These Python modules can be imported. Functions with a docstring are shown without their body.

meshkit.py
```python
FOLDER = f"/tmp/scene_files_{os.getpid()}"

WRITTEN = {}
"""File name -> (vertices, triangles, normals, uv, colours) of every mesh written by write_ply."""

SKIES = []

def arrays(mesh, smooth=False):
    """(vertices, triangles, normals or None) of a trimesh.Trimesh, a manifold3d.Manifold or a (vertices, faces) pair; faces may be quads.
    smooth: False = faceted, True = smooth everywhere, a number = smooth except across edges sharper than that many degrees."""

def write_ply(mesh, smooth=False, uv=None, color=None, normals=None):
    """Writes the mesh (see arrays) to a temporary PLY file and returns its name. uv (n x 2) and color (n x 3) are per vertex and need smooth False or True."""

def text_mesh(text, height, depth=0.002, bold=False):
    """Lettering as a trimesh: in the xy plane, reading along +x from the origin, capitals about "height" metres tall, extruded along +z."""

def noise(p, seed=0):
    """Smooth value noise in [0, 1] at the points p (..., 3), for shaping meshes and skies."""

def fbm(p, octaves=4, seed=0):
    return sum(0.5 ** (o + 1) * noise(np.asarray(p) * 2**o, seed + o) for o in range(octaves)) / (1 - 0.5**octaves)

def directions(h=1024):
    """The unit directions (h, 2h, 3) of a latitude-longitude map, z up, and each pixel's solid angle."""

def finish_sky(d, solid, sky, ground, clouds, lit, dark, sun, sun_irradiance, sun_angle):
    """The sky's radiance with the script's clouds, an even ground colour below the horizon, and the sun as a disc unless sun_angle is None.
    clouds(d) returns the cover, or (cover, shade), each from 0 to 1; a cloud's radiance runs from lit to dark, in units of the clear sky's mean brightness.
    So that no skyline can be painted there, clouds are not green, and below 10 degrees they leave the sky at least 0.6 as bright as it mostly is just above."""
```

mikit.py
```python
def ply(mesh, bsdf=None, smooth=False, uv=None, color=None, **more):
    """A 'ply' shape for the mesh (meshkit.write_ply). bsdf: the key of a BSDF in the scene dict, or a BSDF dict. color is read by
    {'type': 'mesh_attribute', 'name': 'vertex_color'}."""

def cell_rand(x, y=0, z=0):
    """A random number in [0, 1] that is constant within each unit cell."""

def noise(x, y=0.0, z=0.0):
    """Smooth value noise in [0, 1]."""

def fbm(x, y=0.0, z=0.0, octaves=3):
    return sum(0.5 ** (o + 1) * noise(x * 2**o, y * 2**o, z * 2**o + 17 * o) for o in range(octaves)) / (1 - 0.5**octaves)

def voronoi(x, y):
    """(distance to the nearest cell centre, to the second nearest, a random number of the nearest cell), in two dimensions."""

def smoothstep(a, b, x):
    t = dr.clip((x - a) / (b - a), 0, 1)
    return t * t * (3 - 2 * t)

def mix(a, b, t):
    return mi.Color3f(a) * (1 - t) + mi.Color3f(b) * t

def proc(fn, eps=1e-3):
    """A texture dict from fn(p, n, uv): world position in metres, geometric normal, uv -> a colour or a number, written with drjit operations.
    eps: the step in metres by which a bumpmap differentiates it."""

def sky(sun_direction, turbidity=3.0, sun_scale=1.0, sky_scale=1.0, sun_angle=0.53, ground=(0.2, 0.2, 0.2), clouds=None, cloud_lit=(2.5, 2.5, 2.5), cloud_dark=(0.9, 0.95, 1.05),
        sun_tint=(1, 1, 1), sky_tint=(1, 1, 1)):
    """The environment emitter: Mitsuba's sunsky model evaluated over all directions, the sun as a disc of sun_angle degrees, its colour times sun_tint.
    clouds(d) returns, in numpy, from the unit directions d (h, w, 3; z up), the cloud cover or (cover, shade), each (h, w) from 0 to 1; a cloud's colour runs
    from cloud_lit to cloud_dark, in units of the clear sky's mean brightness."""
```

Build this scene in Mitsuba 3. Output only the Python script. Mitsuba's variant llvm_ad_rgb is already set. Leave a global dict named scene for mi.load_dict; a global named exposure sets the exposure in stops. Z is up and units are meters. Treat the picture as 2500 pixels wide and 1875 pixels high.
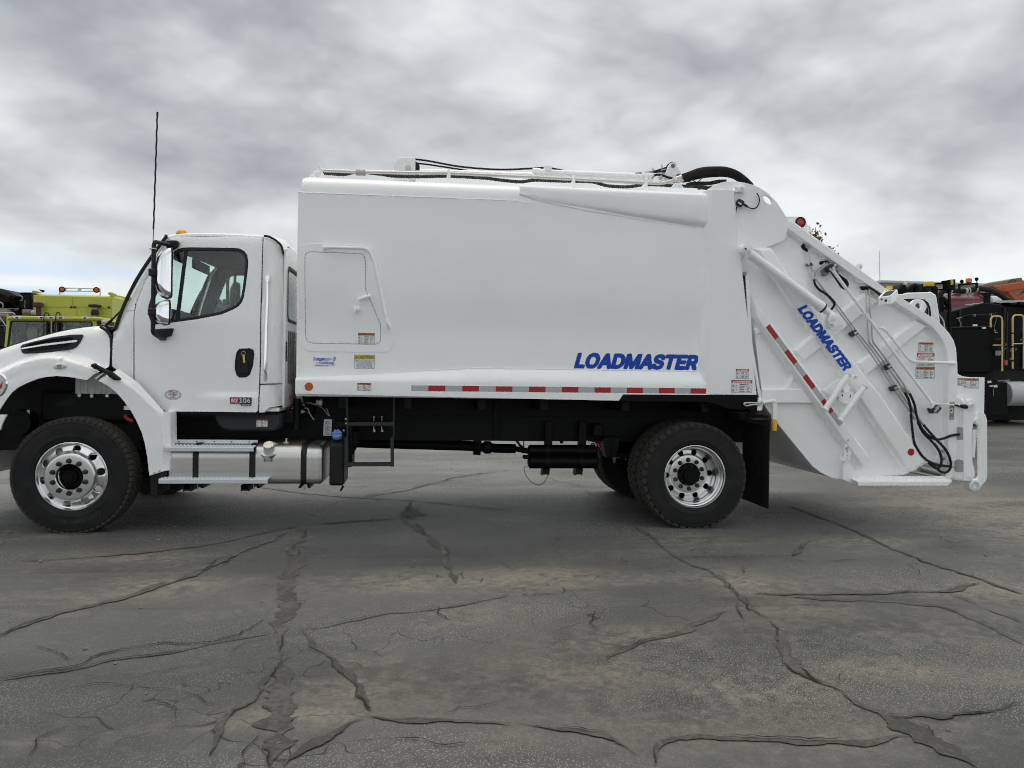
import math, random
import numpy as np
import trimesh
import mapbox_earcut
import manifold3d as m3
from shapely.geometry import Polygon
from shapely.ops import unary_union
import drjit as dr
import mitsuba as mi
import mikit, meshkit
from mikit import noise, fbm, voronoi, smoothstep, mix, cell_rand

random.seed(7)
RNG = np.random.default_rng(7)
scene, labels = {}, {}
T4 = mi.ScalarTransform4f
CLOUD_SEED = 83.5

# ------------------------------------------------------------------ camera, sky, exposure
EYE = np.array([0.0, -7.185, 1.463])
FWD = np.array([0.11198, 0.99364, -0.01197])
UP = np.array([-0.01396, 0.01362, 0.99981])
scene['camera'] = {'type': 'perspective', 'fov': 67.267, 'fov_axis': 'x', 'near_clip': 0.05, 'far_clip': 3000.0,
                   'to_world': T4().look_at(origin=EYE.tolist(), target=(EYE + FWD).tolist(), up=UP.tolist())}


def cloud_cover(d):
    """An overcast deck: rolls of cloud laid out on a plane overhead, thinner near the horizon where blue shows through, brighter towards the zenith."""
    z = np.clip(d[..., 2], 0.0, 1.0)
    k = 1.0 / (z + 0.42)
    p = np.stack([d[..., 0] * k, d[..., 1] * k, z * 2.0], -1)
    warp = np.stack([meshkit.fbm(p * 2.1 + 5.1, 5, 3), meshkit.fbm(p * 2.1 + 9.7, 5, 4), 0 * z], -1) - 0.5
    q = p * np.array([1.25, 1.25, 1.25]) + warp * np.array([0.5, 0.5, 0])
    big = meshkit.fbm(q * 1.25 + CLOUD_SEED, 4, 11)
    mid = meshkit.fbm(q * 3.6 + 1.7, 5, 21)
    edge = 1 - np.abs(2 * meshkit.fbm(q * 2.4 + 4.4, 5, 33) - 1)
    fine = meshkit.fbm(q * 11.0 + 1.7, 5, 31)
    t = (0.50 * big + 0.30 * mid + 0.12 * fine + 0.08 * edge - 0.525) * 3.1
    puff = meshkit.fbm(d * np.array([5.5, 5.5, 8.5]) + warp * 0.9 + 2.9, 6, 51)
    puff2 = 1 - np.abs(2 * meshkit.fbm(d * np.array([9.0, 9.0, 15.0]) + warp * 0.7 + 6.1, 5, 57) - 1)
    t = 0.72 * t + 1.25 * (puff - 0.5) + 0.50 * (puff2 - 0.68)
    low = np.exp(-(z / 0.15) ** 2)
    shade = 0.46 + 0.84 * t - 0.88 * low - 0.75 * np.clip((z - 0.40) / 0.5, 0, 1)
    r = np.stack([d[..., 0] * 5.0, d[..., 1] * 5.0, z * 34], -1)
    gap = meshkit.fbm(r + warp * 2.0 + 14.2, 5, 41)
    cover = 1 - 0.62 * np.exp(-((z - 0.065) / 0.055) ** 2) * np.clip((gap - 0.55) * 9, 0, 1)
    return cover, 1 / (1 + np.exp(-3.7 * (shade - 0.5)))


scene['sky'] = mikit.sky((-0.10, 0.30, 0.95), turbidity=3, sun_scale=0.12, sun_angle=36, sky_scale=1.0, ground=(0.09, 0.09, 0.088),
                         clouds=cloud_cover, cloud_lit=(2.56, 2.66, 2.66), cloud_dark=(0.66, 0.735, 0.84))
exposure = 2.06


# ------------------------------------------------------------------ helpers
def key_for(name):
    if name not in scene and name not in labels and not any(k.startswith(name + '__') for k in scene):
        return name
    n = 1
    while '%s_%03d' % (name, n) in scene or '%s_%03d' % (name, n) in labels:
        n += 1
    return '%s_%03d' % (name, n)


def tag(key, label, category=None, group=None, kind=None):
    labels[key] = {'label': label}
    for k, v in (('category', category), ('group', group), ('kind', kind)):
        if v:
            labels[key][k] = v


def add(name, mesh, mat, smooth=32, label=None):
    """One mesh of the scene under the next free key."""
    key = key_for(name)
    scene[key] = mikit.ply(mesh, mat, smooth=smooth)
    if label:
        labels[key] = {'label': label}
    return key


def join(*ms):
    out = []
    for m in ms:
        out.extend(m) if isinstance(m, (list, tuple)) and not hasattr(m, 'vertices') else out.append(m)
    return trimesh.util.concatenate([mesh(m) for m in out])


def mesh(m):
    if hasattr(m, 'to_mesh'):
        q = m.to_mesh()
        return trimesh.Trimesh(np.array(q.vert_properties[:, :3]), np.array(q.tri_verts), process=False)
    return m


def area2(p):
    p = np.asarray(p, float)
    return float(np.sum(p[:, 0] * np.roll(p[:, 1], -1) - np.roll(p[:, 0], -1) * p[:, 1]))


def ccw(p):
    p = np.asarray(p, float)
    return p if area2(p) > 0 else p[::-1]


def rnd(p, r, n=4):
    """The polygon with its corners rounded; r a number or one per corner."""
    p = np.asarray(p, float)
    r = np.broadcast_to(r, (len(p),))
    out = []
    for i in range(len(p)):
        a, b, c = p[i - 1], p[i], p[(i + 1) % len(p)]
        u, v = a - b, c - b
        lu, lv = np.linalg.norm(u), np.linalg.norm(v)
        u, v = u / lu, v / lv
        ang = math.acos(np.clip(u @ v, -1, 1))
        if r[i] <= 0 or ang > math.pi - 0.05:
            out.append(b)
            continue
        t = min(r[i] / math.tan(ang / 2), 0.48 * lu, 0.48 * lv)
        s, e = b + u * t, b + v * t
        for k in range(n + 1):
            w = k / n
            out.append((1 - w) ** 2 * s + 2 * w * (1 - w) * b + w ** 2 * e)
    return np.array(out)


def inset(p, b):
    """Every vertex of the counter-clockwise polygon moved inwards by b (mitred)."""
    p = np.asarray(p, float)
    e = np.roll(p, -1, 0) - p
    e /= np.maximum(np.linalg.norm(e, axis=1, keepdims=True), 1e-12)
    n = np.stack([-e[:, 1], e[:, 0]], 1)
    m = n + np.roll(n, 1, 0)
    m /= np.maximum((m * m).sum(1, keepdims=True), 0.5)
    return p + 2 * b * m


def cap(rings):
    v = np.vstack(rings)
    f = mapbox_earcut.triangulate_float64(v, np.cumsum([len(r) for r in rings]).astype(np.uint32))
    f = np.asarray(f, int).reshape(-1, 3)
    a = v[f]
    s = (a[:, 1, 0] - a[:, 0, 0]) * (a[:, 2, 1] - a[:, 0, 1]) - (a[:, 1, 1] - a[:, 0, 1]) * (a[:, 2, 0] - a[:, 0, 0])
    f[s < 0] = f[s < 0][:, ::-1]
    return v, f


def prism(p, y0, y1, b=0.0, holes=()):
    """The (x, z) polygon from the plane y0 (nearer) to y1, its edges at y0 chamfered by b."""
    rings = [ccw(p)] + [ccw(h)[::-1] for h in holes]
    layers = [([inset(r, b) for r in rings], y0)] + ([(rings, y0 + b)] if b else []) + [(rings, y1)]
    vs, fs, n = [], [], sum(len(r) for r in rings)
    for rr, y in layers:
        q = np.vstack(rr)
        vs.append(np.stack([q[:, 0], np.full(len(q), y), q[:, 1]], 1))
    f0 = cap(layers[0][0])[1]
    fs.append(f0)
    fs.append(cap(layers[-1][0])[1][:, ::-1] + n * (len(layers) - 1))
    at = 0
    for r in rings:
        i = np.arange(len(r))
        j = (i + 1) % len(r)
        for k in range(len(layers) - 1):
            a, c = at + n * k, at + n * (k + 1)
            fs += [np.stack([a + i, c + i, c + j], 1), np.stack([a + i, c + j, a + j], 1)]
        at += len(r)
    return trimesh.Trimesh(np.vstack(vs), np.vstack(fs), process=False)


def skin(p, yfun, thick=0.012, holes=(), size=0.06):
    """A pressed sheet: the (x, z) polygon, finely divided, pushed to y = yfun(x, z), with an edge of its own."""
    m = prism(p, 0.0, thick, 0.0, holes)
    v, f = trimesh.remesh.subdivide_to_size(m.vertices, m.faces, size, max_iter=14)
    m = trimesh.Trimesh(v, f, process=False)
    m.merge_vertices()
    v = np.array(m.vertices)
    v[:, 1] += yfun(v[:, 0], v[:, 2])
    return trimesh.Trimesh(v, m.faces, process=False)


def box(x0, x1, y0, y1, z0, z1, b=0.0):
    """A box, chamfered on all edges by b."""
    if b <= 0:
        return trimesh.creation.box(bounds=[[x0, y0, z0], [x1, y1, z1]])
    pts = []
    for x, sx in ((x0, 1), (x1, -1)):
        for y, sy in ((y0, 1), (y1, -1)):
            for z, sz in ((z0, 1), (z1, -1)):
                pts += [(x, y + sy * b, z + sz * b), (x + sx * b, y, z + sz * b), (x + sx * b, y + sy * b, z)]
    return trimesh.convex.convex_hull(np.array(pts))


def hull(pts):
    return trimesh.convex.convex_hull(np.array(pts, float))


def spline(pts, n=6):
    """A Catmull-Rom curve through the points."""
    p = np.asarray(pts, float)
    q = np.vstack([2 * p[0] - p[1], p, 2 * p[-1] - p[-2]])
    out = []
    for i in range(1, len(q) - 2):
        a, b, c, d = q[i - 1:i + 3]
        for t in np.arange(n) / n:
            out.append(0.5 * (2 * b + (c - a) * t + (2 * a - 5 * b + 4 * c - d) * t * t + (3 * b - a - 3 * c + d) * t ** 3))
    out.append(p[-1])
    return np.array(out)


def bend(pts, r, n=5):
    """A polyline with its inner corners rounded."""
    p = np.asarray(pts, float)
    out = [p[0]]
    for i in range(1, len(p) - 1):
        u, v = p[i - 1] - p[i], p[i + 1] - p[i]
        t = min(r, 0.48 * np.linalg.norm(u), 0.48 * np.linalg.norm(v))
        s, e = p[i] + u / np.linalg.norm(u) * t, p[i] + v / np.linalg.norm(v) * t
        out += [(1 - w) ** 2 * s + 2 * w * (1 - w) * p[i] + w * w * e for w in np.arange(n + 1) / n]
    return np.array(out + [p[-1]])


def tube(pts, r, n=12, closed=False):
    """A round bar along the points; r a number or one per point."""
    p = np.asarray(pts, float)
    r = np.broadcast_to(r, (len(p),))
    t = np.gradient(p, axis=0)
    if closed:
        t = np.roll(p, -1, 0) - np.roll(p, 1, 0)
    t /= np.maximum(np.linalg.norm(t, axis=1, keepdims=True), 1e-12)
    a = np.cross(t[0], [0, 0, 1.0] if abs(t[0][2]) < 0.9 else [1.0, 0, 0])
    ang = np.arange(n) * 2 * np.pi / n
    rings = []
    for i in range(len(p)):
        a = a - t[i] * (a @ t[i])
        a /= max(np.linalg.norm(a), 1e-12)
        b = np.cross(t[i], a)
        rings.append(p[i] + r[i] * (np.cos(ang)[:, None] * a + np.sin(ang)[:, None] * b))
    v = np.vstack(rings)
    fs, i = [], np.arange(n)
    j = (i + 1) % n
    for k in range(len(p) if closed else len(p) - 1):
        a0, b0 = k * n, ((k + 1) % len(p)) * n
        fs += [np.stack([a0 + i, a0 + j, b0 + j], 1), np.stack([a0 + i, b0 + j, b0 + i], 1)]
    if not closed:
        v = np.vstack([v, p[:1], p[-1:]])
        fs += [np.stack([j, i, np.full(n, len(v) - 2)], 1), np.stack([(len(p) - 1) * n + i, (len(p) - 1) * n + j, np.full(n, len(v) - 1)], 1)]
    return trimesh.Trimesh(v, np.vstack(fs), process=False)


def cyl(p0, p1, r0, r1=None, n=20):
    return tube([p0, p1], [r0, r0 if r1 is None else r1], n)


def lathe(prof, c, n=64, axis='y'):
    """The closed profile of (radius, y) pairs turned about the axis through c (x, y, z)."""
    prof = np.asarray(prof, float)
    ang = np.arange(n) * 2 * np.pi / n
    v = np.stack([prof[:, None, 0] * np.cos(ang), np.broadcast_to(prof[:, 1:2], (len(prof), n)), prof[:, None, 0] * np.sin(ang)], -1).reshape(-1, 3)
    i, j, fs = np.arange(n), (np.arange(n) + 1) % n, []
    for k in range(len(prof)):
        a, b = k * n, ((k + 1) % len(prof)) * n
        fs += [np.stack([a + i, b + i, b + j], 1), np.stack([a + i, b + j, a + j], 1)]
    m = trimesh.Trimesh(v, np.vstack(fs), process=False)
    if m.volume < 0:
        m.invert()
    if axis == 'z':
        m.vertices = m.vertices[:, [0, 2, 1]]
        m.invert()
    if axis == 'x':
        m.vertices = m.vertices[:, [1, 0, 2]]
        m.invert()
    m.vertices = m.vertices + np.asarray(c, float)
    return m


def solid(m):
    m = mesh(m).copy()
    m.merge_vertices()
    return m3.Manifold(m3.Mesh(np.asarray(m.vertices, np.float32), np.asarray(m.faces, np.uint32)))


def glyphs(text, height, width, fat=0.0, slant=0.0, bold=True):
    """Lettering as (x, z) outlines, "width" wide, standing on z = 0 and starting at x = 0."""
    m = meshkit.text_mesh(text, 1.0, 0.1, bold)
    t = m.triangles[np.all(m.triangles[:, :, 2] < 0.01, axis=1)][:, :, :2]
    g = unary_union([Polygon(q).buffer(1e-4) for q in t])
    if fat:
        g = g.buffer(fat, join_style=2)
    g = g.simplify(0.012)
    x0, y0, x1, y1 = g.bounds
    polys = list(getattr(g, 'geoms', [g]))
    sx = (width - abs(slant) * height) / (x1 - x0)

    def fix(r):
        r = np.asarray(r.coords)[:-1]
        z = r[:, 1] * height
        return np.stack([(r[:, 0] - x0) * sx + slant * z, z], 1)

    return [(fix(q.exterior), [fix(h) for h in q.interiors]) for q in polys]


def letters(text, at, height, width, y, fat=0.0, slant=0.0, thick=0.0007, bold=True, dirx=(1, 0)):
    """Lettering as a mesh on the plane y, from "at" (x, z), running along dirx."""
    c, s = dirx
    out = []
    for p, hs in glyphs(text, height, width, fat, slant, bold):
        f = lambda r: np.stack([at[0] + r[:, 0] * c - r[:, 1] * s, at[1] + r[:, 0] * s + r[:, 1] * c], 1)
        out.append(prism(f(p), y - thick, y, 0, [f(h) for h in hs]))
    return trimesh.util.concatenate(out)


def plate(x0, x1, z0, z1, y, thick=0.001):
    return box(x0, x1, y - thick, y, z0, z1)


def bolt(x, y, z, r=0.012, h=0.01, n=6):
    """A hexagon head facing the camera side of the truck."""
    return join(cyl((x, y, z), (x, y - h, z), r, r * 0.95, n), cyl((x, y, z), (x, y - h * 0.35, z), r * 1.35, None, 14))


def moved(m, d):
    m = mesh(m).copy()
    m.vertices = m.vertices + np.asarray(d, float)
    return m


def mirrored(m, mid=1.22):
    m = mesh(m).copy()
    v = np.array(m.vertices)
    v[:, 1] = 2 * mid - v[:, 1]
    return trimesh.Trimesh(v, np.array(m.faces)[:, ::-1], process=False)


def loft(rows, close=False):
    """A sheet through rows of equally many points."""
    rows = [np.asarray(r, float) for r in rows]
    n = len(rows[0])
    i = np.arange(n if close else n - 1)
    j = (i + 1) % n
    fs = []
    for k in range(len(rows) - 1):
        a, b = k * n, (k + 1) * n
        fs += [np.stack([a + i, a + j, b + j], 1), np.stack([a + i, b + j, b + i], 1)]
    return trimesh.Trimesh(np.vstack(rows), np.vstack(fs), process=False)


def add2(name, m, mat, smooth=32):
    """A part and its twin on the truck's far side, each an entry of its own."""
    m = mesh(m)
    return add(name, m, mat, smooth), add(name, mirrored(m), mat, smooth)


# ------------------------------------------------------------------ materials
def rgb(c):
    return {'type': 'rgb', 'value': list(c)}


def paint(name, color, rough=0.4, metal=0.0, coat=0.0, spec=0.5, coat_gloss=0.9):
    scene[name] = {'type': 'twosided', 'bsdf': {'type': 'principled', 'base_color': rgb(color) if not isinstance(color, dict) else color, 'roughness': rough,
                                                'metallic': metal, 'clearcoat': coat, 'clearcoat_gloss': coat_gloss, 'specular': spec}}


def white_dust(p, n, uv):
    g = fbm(p.x * 1.7, p.y * 1.7, p.z * 2.3, 4)
    low = smoothstep(1.5, 0.5, p.z)
    return mix((0.86, 0.87, 0.87), (0.81, 0.81, 0.79), smoothstep(0.45, 0.75, g) * (0.35 + 0.5 * low))


def waves(p, n, uv):
    return 0.0008 * fbm(p.x * 2.2, p.y * 2.2, p.z * 2.2, 2) + 0.00006 * noise(p.x * 120, p.y * 120, p.z * 120)


scene['white_paint'] = {'type': 'twosided', 'bsdf': {'type': 'bumpmap', 'arbitrary': mikit.proc(waves, 0.004), 'scale': 1.0, 'bsdf': {
    'type': 'principled', 'base_color': mikit.proc(white_dust), 'roughness': 0.28, 'specular': 0.5, 'clearcoat': 1.0, 'clearcoat_gloss': 0.96}}}
paint('white_plastic', (0.74, 0.75, 0.75), 0.5)
paint('black_plastic', (0.010, 0.010, 0.011), 0.45, spec=0.3)
paint('black_paint', (0.004, 0.004, 0.0045), 0.38, spec=0.12)
paint('chassis_black', (0.005, 0.0055, 0.006), 0.5, spec=0.18)
paint('deep_black', (0.004, 0.004, 0.004), 0.8)
paint('charcoal', (0.028, 0.030, 0.033), 0.55, spec=0.3)
paint('cab_grey', (0.045, 0.048, 0.05), 0.7, spec=0.3)
paint('chrome', (0.86, 0.87, 0.88), 0.06, 1.0)
paint('polished_aluminium', (0.80, 0.80, 0.80), 0.25, 1.0)
paint('zinc', (0.55, 0.56, 0.55), 0.33, 1.0)
paint('steel_dull', (0.30, 0.30, 0.29), 0.45, 1.0)
paint('step_aluminium', (0.62, 0.65, 0.67), 0.45, 0.35)
paint('red_tape', (0.36, 0.010, 0.014), 0.3)
paint('silver_tape', (0.42, 0.44, 0.45), 0.35)
paint('blue_vinyl', (0.004, 0.058, 0.42), 0.35, spec=0.3)
paint('decal_white', (0.74, 0.75, 0.74), 0.4)
paint('decal_orange', (0.62, 0.20, 0.06), 0.4)
paint('decal_red', (0.50, 0.02, 0.04), 0.4)
paint('decal_yellow', (0.68, 0.55, 0.06), 0.4)
paint('decal_black', (0.02, 0.02, 0.02), 0.4)
paint('decal_ink', (0.12, 0.12, 0.13), 0.5)
paint('amber_reflector', (0.45, 0.10, 0.015), 0.3)
paint('amber_lens', (0.80, 0.33, 0.02), 0.12, coat=0.6)
paint('red_lens', (0.42, 0.02, 0.03), 0.12, coat=0.6)
paint('clear_lens', (0.62, 0.60, 0.58), 0.10, coat=0.8)
paint('blue_cap', (0.16, 0.29, 0.58), 0.45)
paint('yellow_paint', (0.72, 0.42, 0.03), 0.4)
scene['window_glass'] = {'type': 'thindielectric', 'int_ior': 1.34, 'ext_ior': 1.0, 'specular_transmittance': rgb((0.88, 0.96, 0.93))}
scene['dark_glass'] = {'type': 'twosided', 'bsdf': {'type': 'principled', 'base_color': rgb((0.02, 0.026, 0.03)), 'roughness': 0.06, 'specular': 0.6}}


def rubber_look(p, n, uv):
    g = fbm(p.x * 9, p.y * 9, p.z * 9, 4)
    return mix((0.010, 0.010, 0.011), (0.017, 0.0165, 0.0155), smoothstep(0.35, 0.8, g))


paint('rubber', mikit.proc(rubber_look), 0.72, spec=0.3)
paint('tread_rubber', (0.042, 0.039, 0.034), 0.85, spec=0.25)
paint('slot_shade_grey', (0.34, 0.35, 0.34), 0.6)  # shade inside the white slots, put into the colour


def brushed(p, n, uv):
    g = fbm(p.x * 2, p.y * 40, p.z * 40, 3)
    return mix((0.54, 0.53, 0.51), (0.68, 0.67, 0.65), g)


paint('brushed_aluminium', mikit.proc(brushed), 0.34, 1.0)


# ------------------------------------------------------------------ the yard: worn asphalt
DUST = [(-1.72, -1.85, 0.45, 0.25, 0.9), (-2.11, -2.14, 0.12, 0.2, 0.6), (-0.50, -3.86, 0.35, 0.12, 1), (-0.28, -1.76, 0.55, 0.3, 1), (0.53, -1.74, 0.4, 0.25, 0.9), (-0.30, -3.61, 0.3, 0.25, 0.8), (-2.37, -0.91, 0.6, 0.2, 0.6), (0.85, -1.63, 0.6, 0.25, 1), (1.13, -3.06, 0.7, 0.3, 0.8), (1.53, -3.72, 0.5, 0.3, 1), (2.38, -3.52, 0.4, 0.2, 1), (2.39, -2.56, 0.5, 0.2, 0.7), (3.95, -0.58, 0.7, 0.3, 0.9), (3.97, -2.23, 0.6, 0.3, 1), (6.18, 1.23, 1.6, 1.3, 1.1), (2.29, -1.90, 0.3, 0.4, 0.8), (2.65, -3.01, 1.2, 0.5, 0.6), (0.79, -3.47, 0.8, 0.4, 0.7), (1.20, -3.97, 1, 0.4, 0.6), (5.79, -0.00, 1.2, 0.8, 1), (2.55, -0.52, 0.8, 0.25, 0.7), (-0.11, 7.06, 0.9, 0.6, 0.5), (0.31, -2.61, 0.5, 0.3, 0.4), (-0.02, -3.63, 0.5, 0.4, 0.5), (2.49, -2.36, 0.4, 0.2, 0.8), (2.71, -3.70, 0.7, 0.3, 0.4)]


def asphalt(p, n, uv):
    x, y = p.x, p.y
    w1, w2 = fbm(x * 0.7, y * 0.7, 3.0, 3) - 0.5, fbm(x * 0.7, y * 0.7, 9.0, 3) - 0.5
    big = fbm(x * 0.35 + w1, y * 0.9 + w2, 0.0, 4)
    streak = fbm(x * 0.9 + y * 0.25, y * 2.4 - x * 0.4, 4.0, 5)
    base = mix((0.048, 0.0485, 0.0475), (0.085, 0.0845, 0.081), smoothstep(0.32, 0.68, 0.6 * big + 0.4 * streak))
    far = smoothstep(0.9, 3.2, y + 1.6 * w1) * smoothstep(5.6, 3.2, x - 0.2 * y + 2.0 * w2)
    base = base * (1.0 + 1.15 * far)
    # stone showing in the worn binder
    st1, st2, st3 = voronoi(x * 105, y * 105)
    worn = smoothstep(0.40, 0.66, fbm(x * 0.55 + 7.0, y * 1.1, 2.0, 4))
    stone = smoothstep(0.36, 0.20, st1) * smoothstep(0.55 - 0.25 * worn, 0.85, st3)
    base = mix(base * (1.0 - 0.10 * worn), (0.34, 0.33, 0.30), stone * (0.20 + 0.68 * worn))
    # pale dust blown into patches
    d = mi.Float(0)
    for cx, cy, rx, ry, k in DUST:
        q = dr.square((x - cx) / rx) + dr.square((y - cy) / ry)
        d = dr.maximum(d, k * dr.exp(-q))
    grain = fbm(x * 17, y * 20, 1.0, 3)
    sand = noise(x * 55, y * 60, 0.0)
    d = d * smoothstep(0.25, 0.62, 0.5 * fbm(x * 1.9 + w1 * 2, y * 2.9 + w2 * 2, 6.0, 5) + 0.5 * grain)
    d = dr.clip(d + 0.42 * smoothstep(0.52, 0.78, 0.6 * streak + 0.4 * grain), 0, 1)
    base = mix(base, (0.235, 0.212, 0.162), d * (0.30 + 0.58 * sand))
    scuff = smoothstep(0.60, 0.82, fbm(x * 0.45 + 5.0, y * 7.0, 3.0, 4)) * smoothstep(0.3, 0.7, noise(x * 0.8, y * 0.8, 4.0))
    base = base * (1.0 - 0.30 * scuff)
    # hairline crazing
    v1, v2, v3 = voronoi(x * 3.0 + 2.2 * w1 + 0.45 * noise(x * 9, y * 9, 0.0), y * 3.0 + 2.2 * w2 + 0.45 * noise(x * 9, y * 9, 5.0))
    craze = smoothstep(0.030, 0.008, v2 - v1) * smoothstep(0.46, 0.60, fbm(x * 0.5 + 3.0, y * 0.5, 8.0, 3)) * smoothstep(0.35, 0.6, noise(x * 3, y * 3, 2.0))
    return base * (1.0 - 0.70 * craze)


def asphalt_relief(p, n, uv):
    v = voronoi(p.x * 95, p.y * 95)[0]
    return 0.0016 * (1 - v) + 0.004 * fbm(p.x * 5, p.y * 5, 0.0, 3)


def tar_look(p, n, uv):
    g = fbm(p.x * 7, p.y * 7, 0.0, 4)
    k = noise(p.x * 60, p.y * 60, 0.0)
    return mix((0.054, 0.0525, 0.048), (0.094, 0.090, 0.080), smoothstep(0.35, 0.7, 0.65 * g + 0.35 * k))


def tar_relief(p, n, uv):
    return 0.0010 * fbm(p.x * 22, p.y * 22, 0.0, 3)


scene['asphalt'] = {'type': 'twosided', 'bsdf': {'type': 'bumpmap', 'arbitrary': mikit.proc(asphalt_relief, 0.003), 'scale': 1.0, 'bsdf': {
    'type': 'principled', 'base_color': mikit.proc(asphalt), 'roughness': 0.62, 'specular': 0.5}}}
scene['tar'] = {'type': 'twosided', 'bsdf': {'type': 'bumpmap', 'arbitrary': mikit.proc(tar_relief, 0.003), 'scale': 1.0, 'bsdf': {
    'type': 'principled', 'base_color': mikit.proc(tar_look), 'roughness': 0.72, 'specular': 0.35}}}
paint('crack_and_edge_shadow', (0.026, 0.025, 0.023), 0.9, spec=0.2)  # for cracks, and for the painted shadow beside tar seams

add('ground', trimesh.Trimesh([(-700, -200, 0), (700, -200, 0), (700, 1500, 0), (-700, 1500, 0)], [(0, 1, 2), (0, 2, 3)], process=False), 'asphalt', False)
tag('ground', 'worn grey asphalt yard with cracks, tar seams and dusty patches', kind='structure')


EDGES = []


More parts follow.
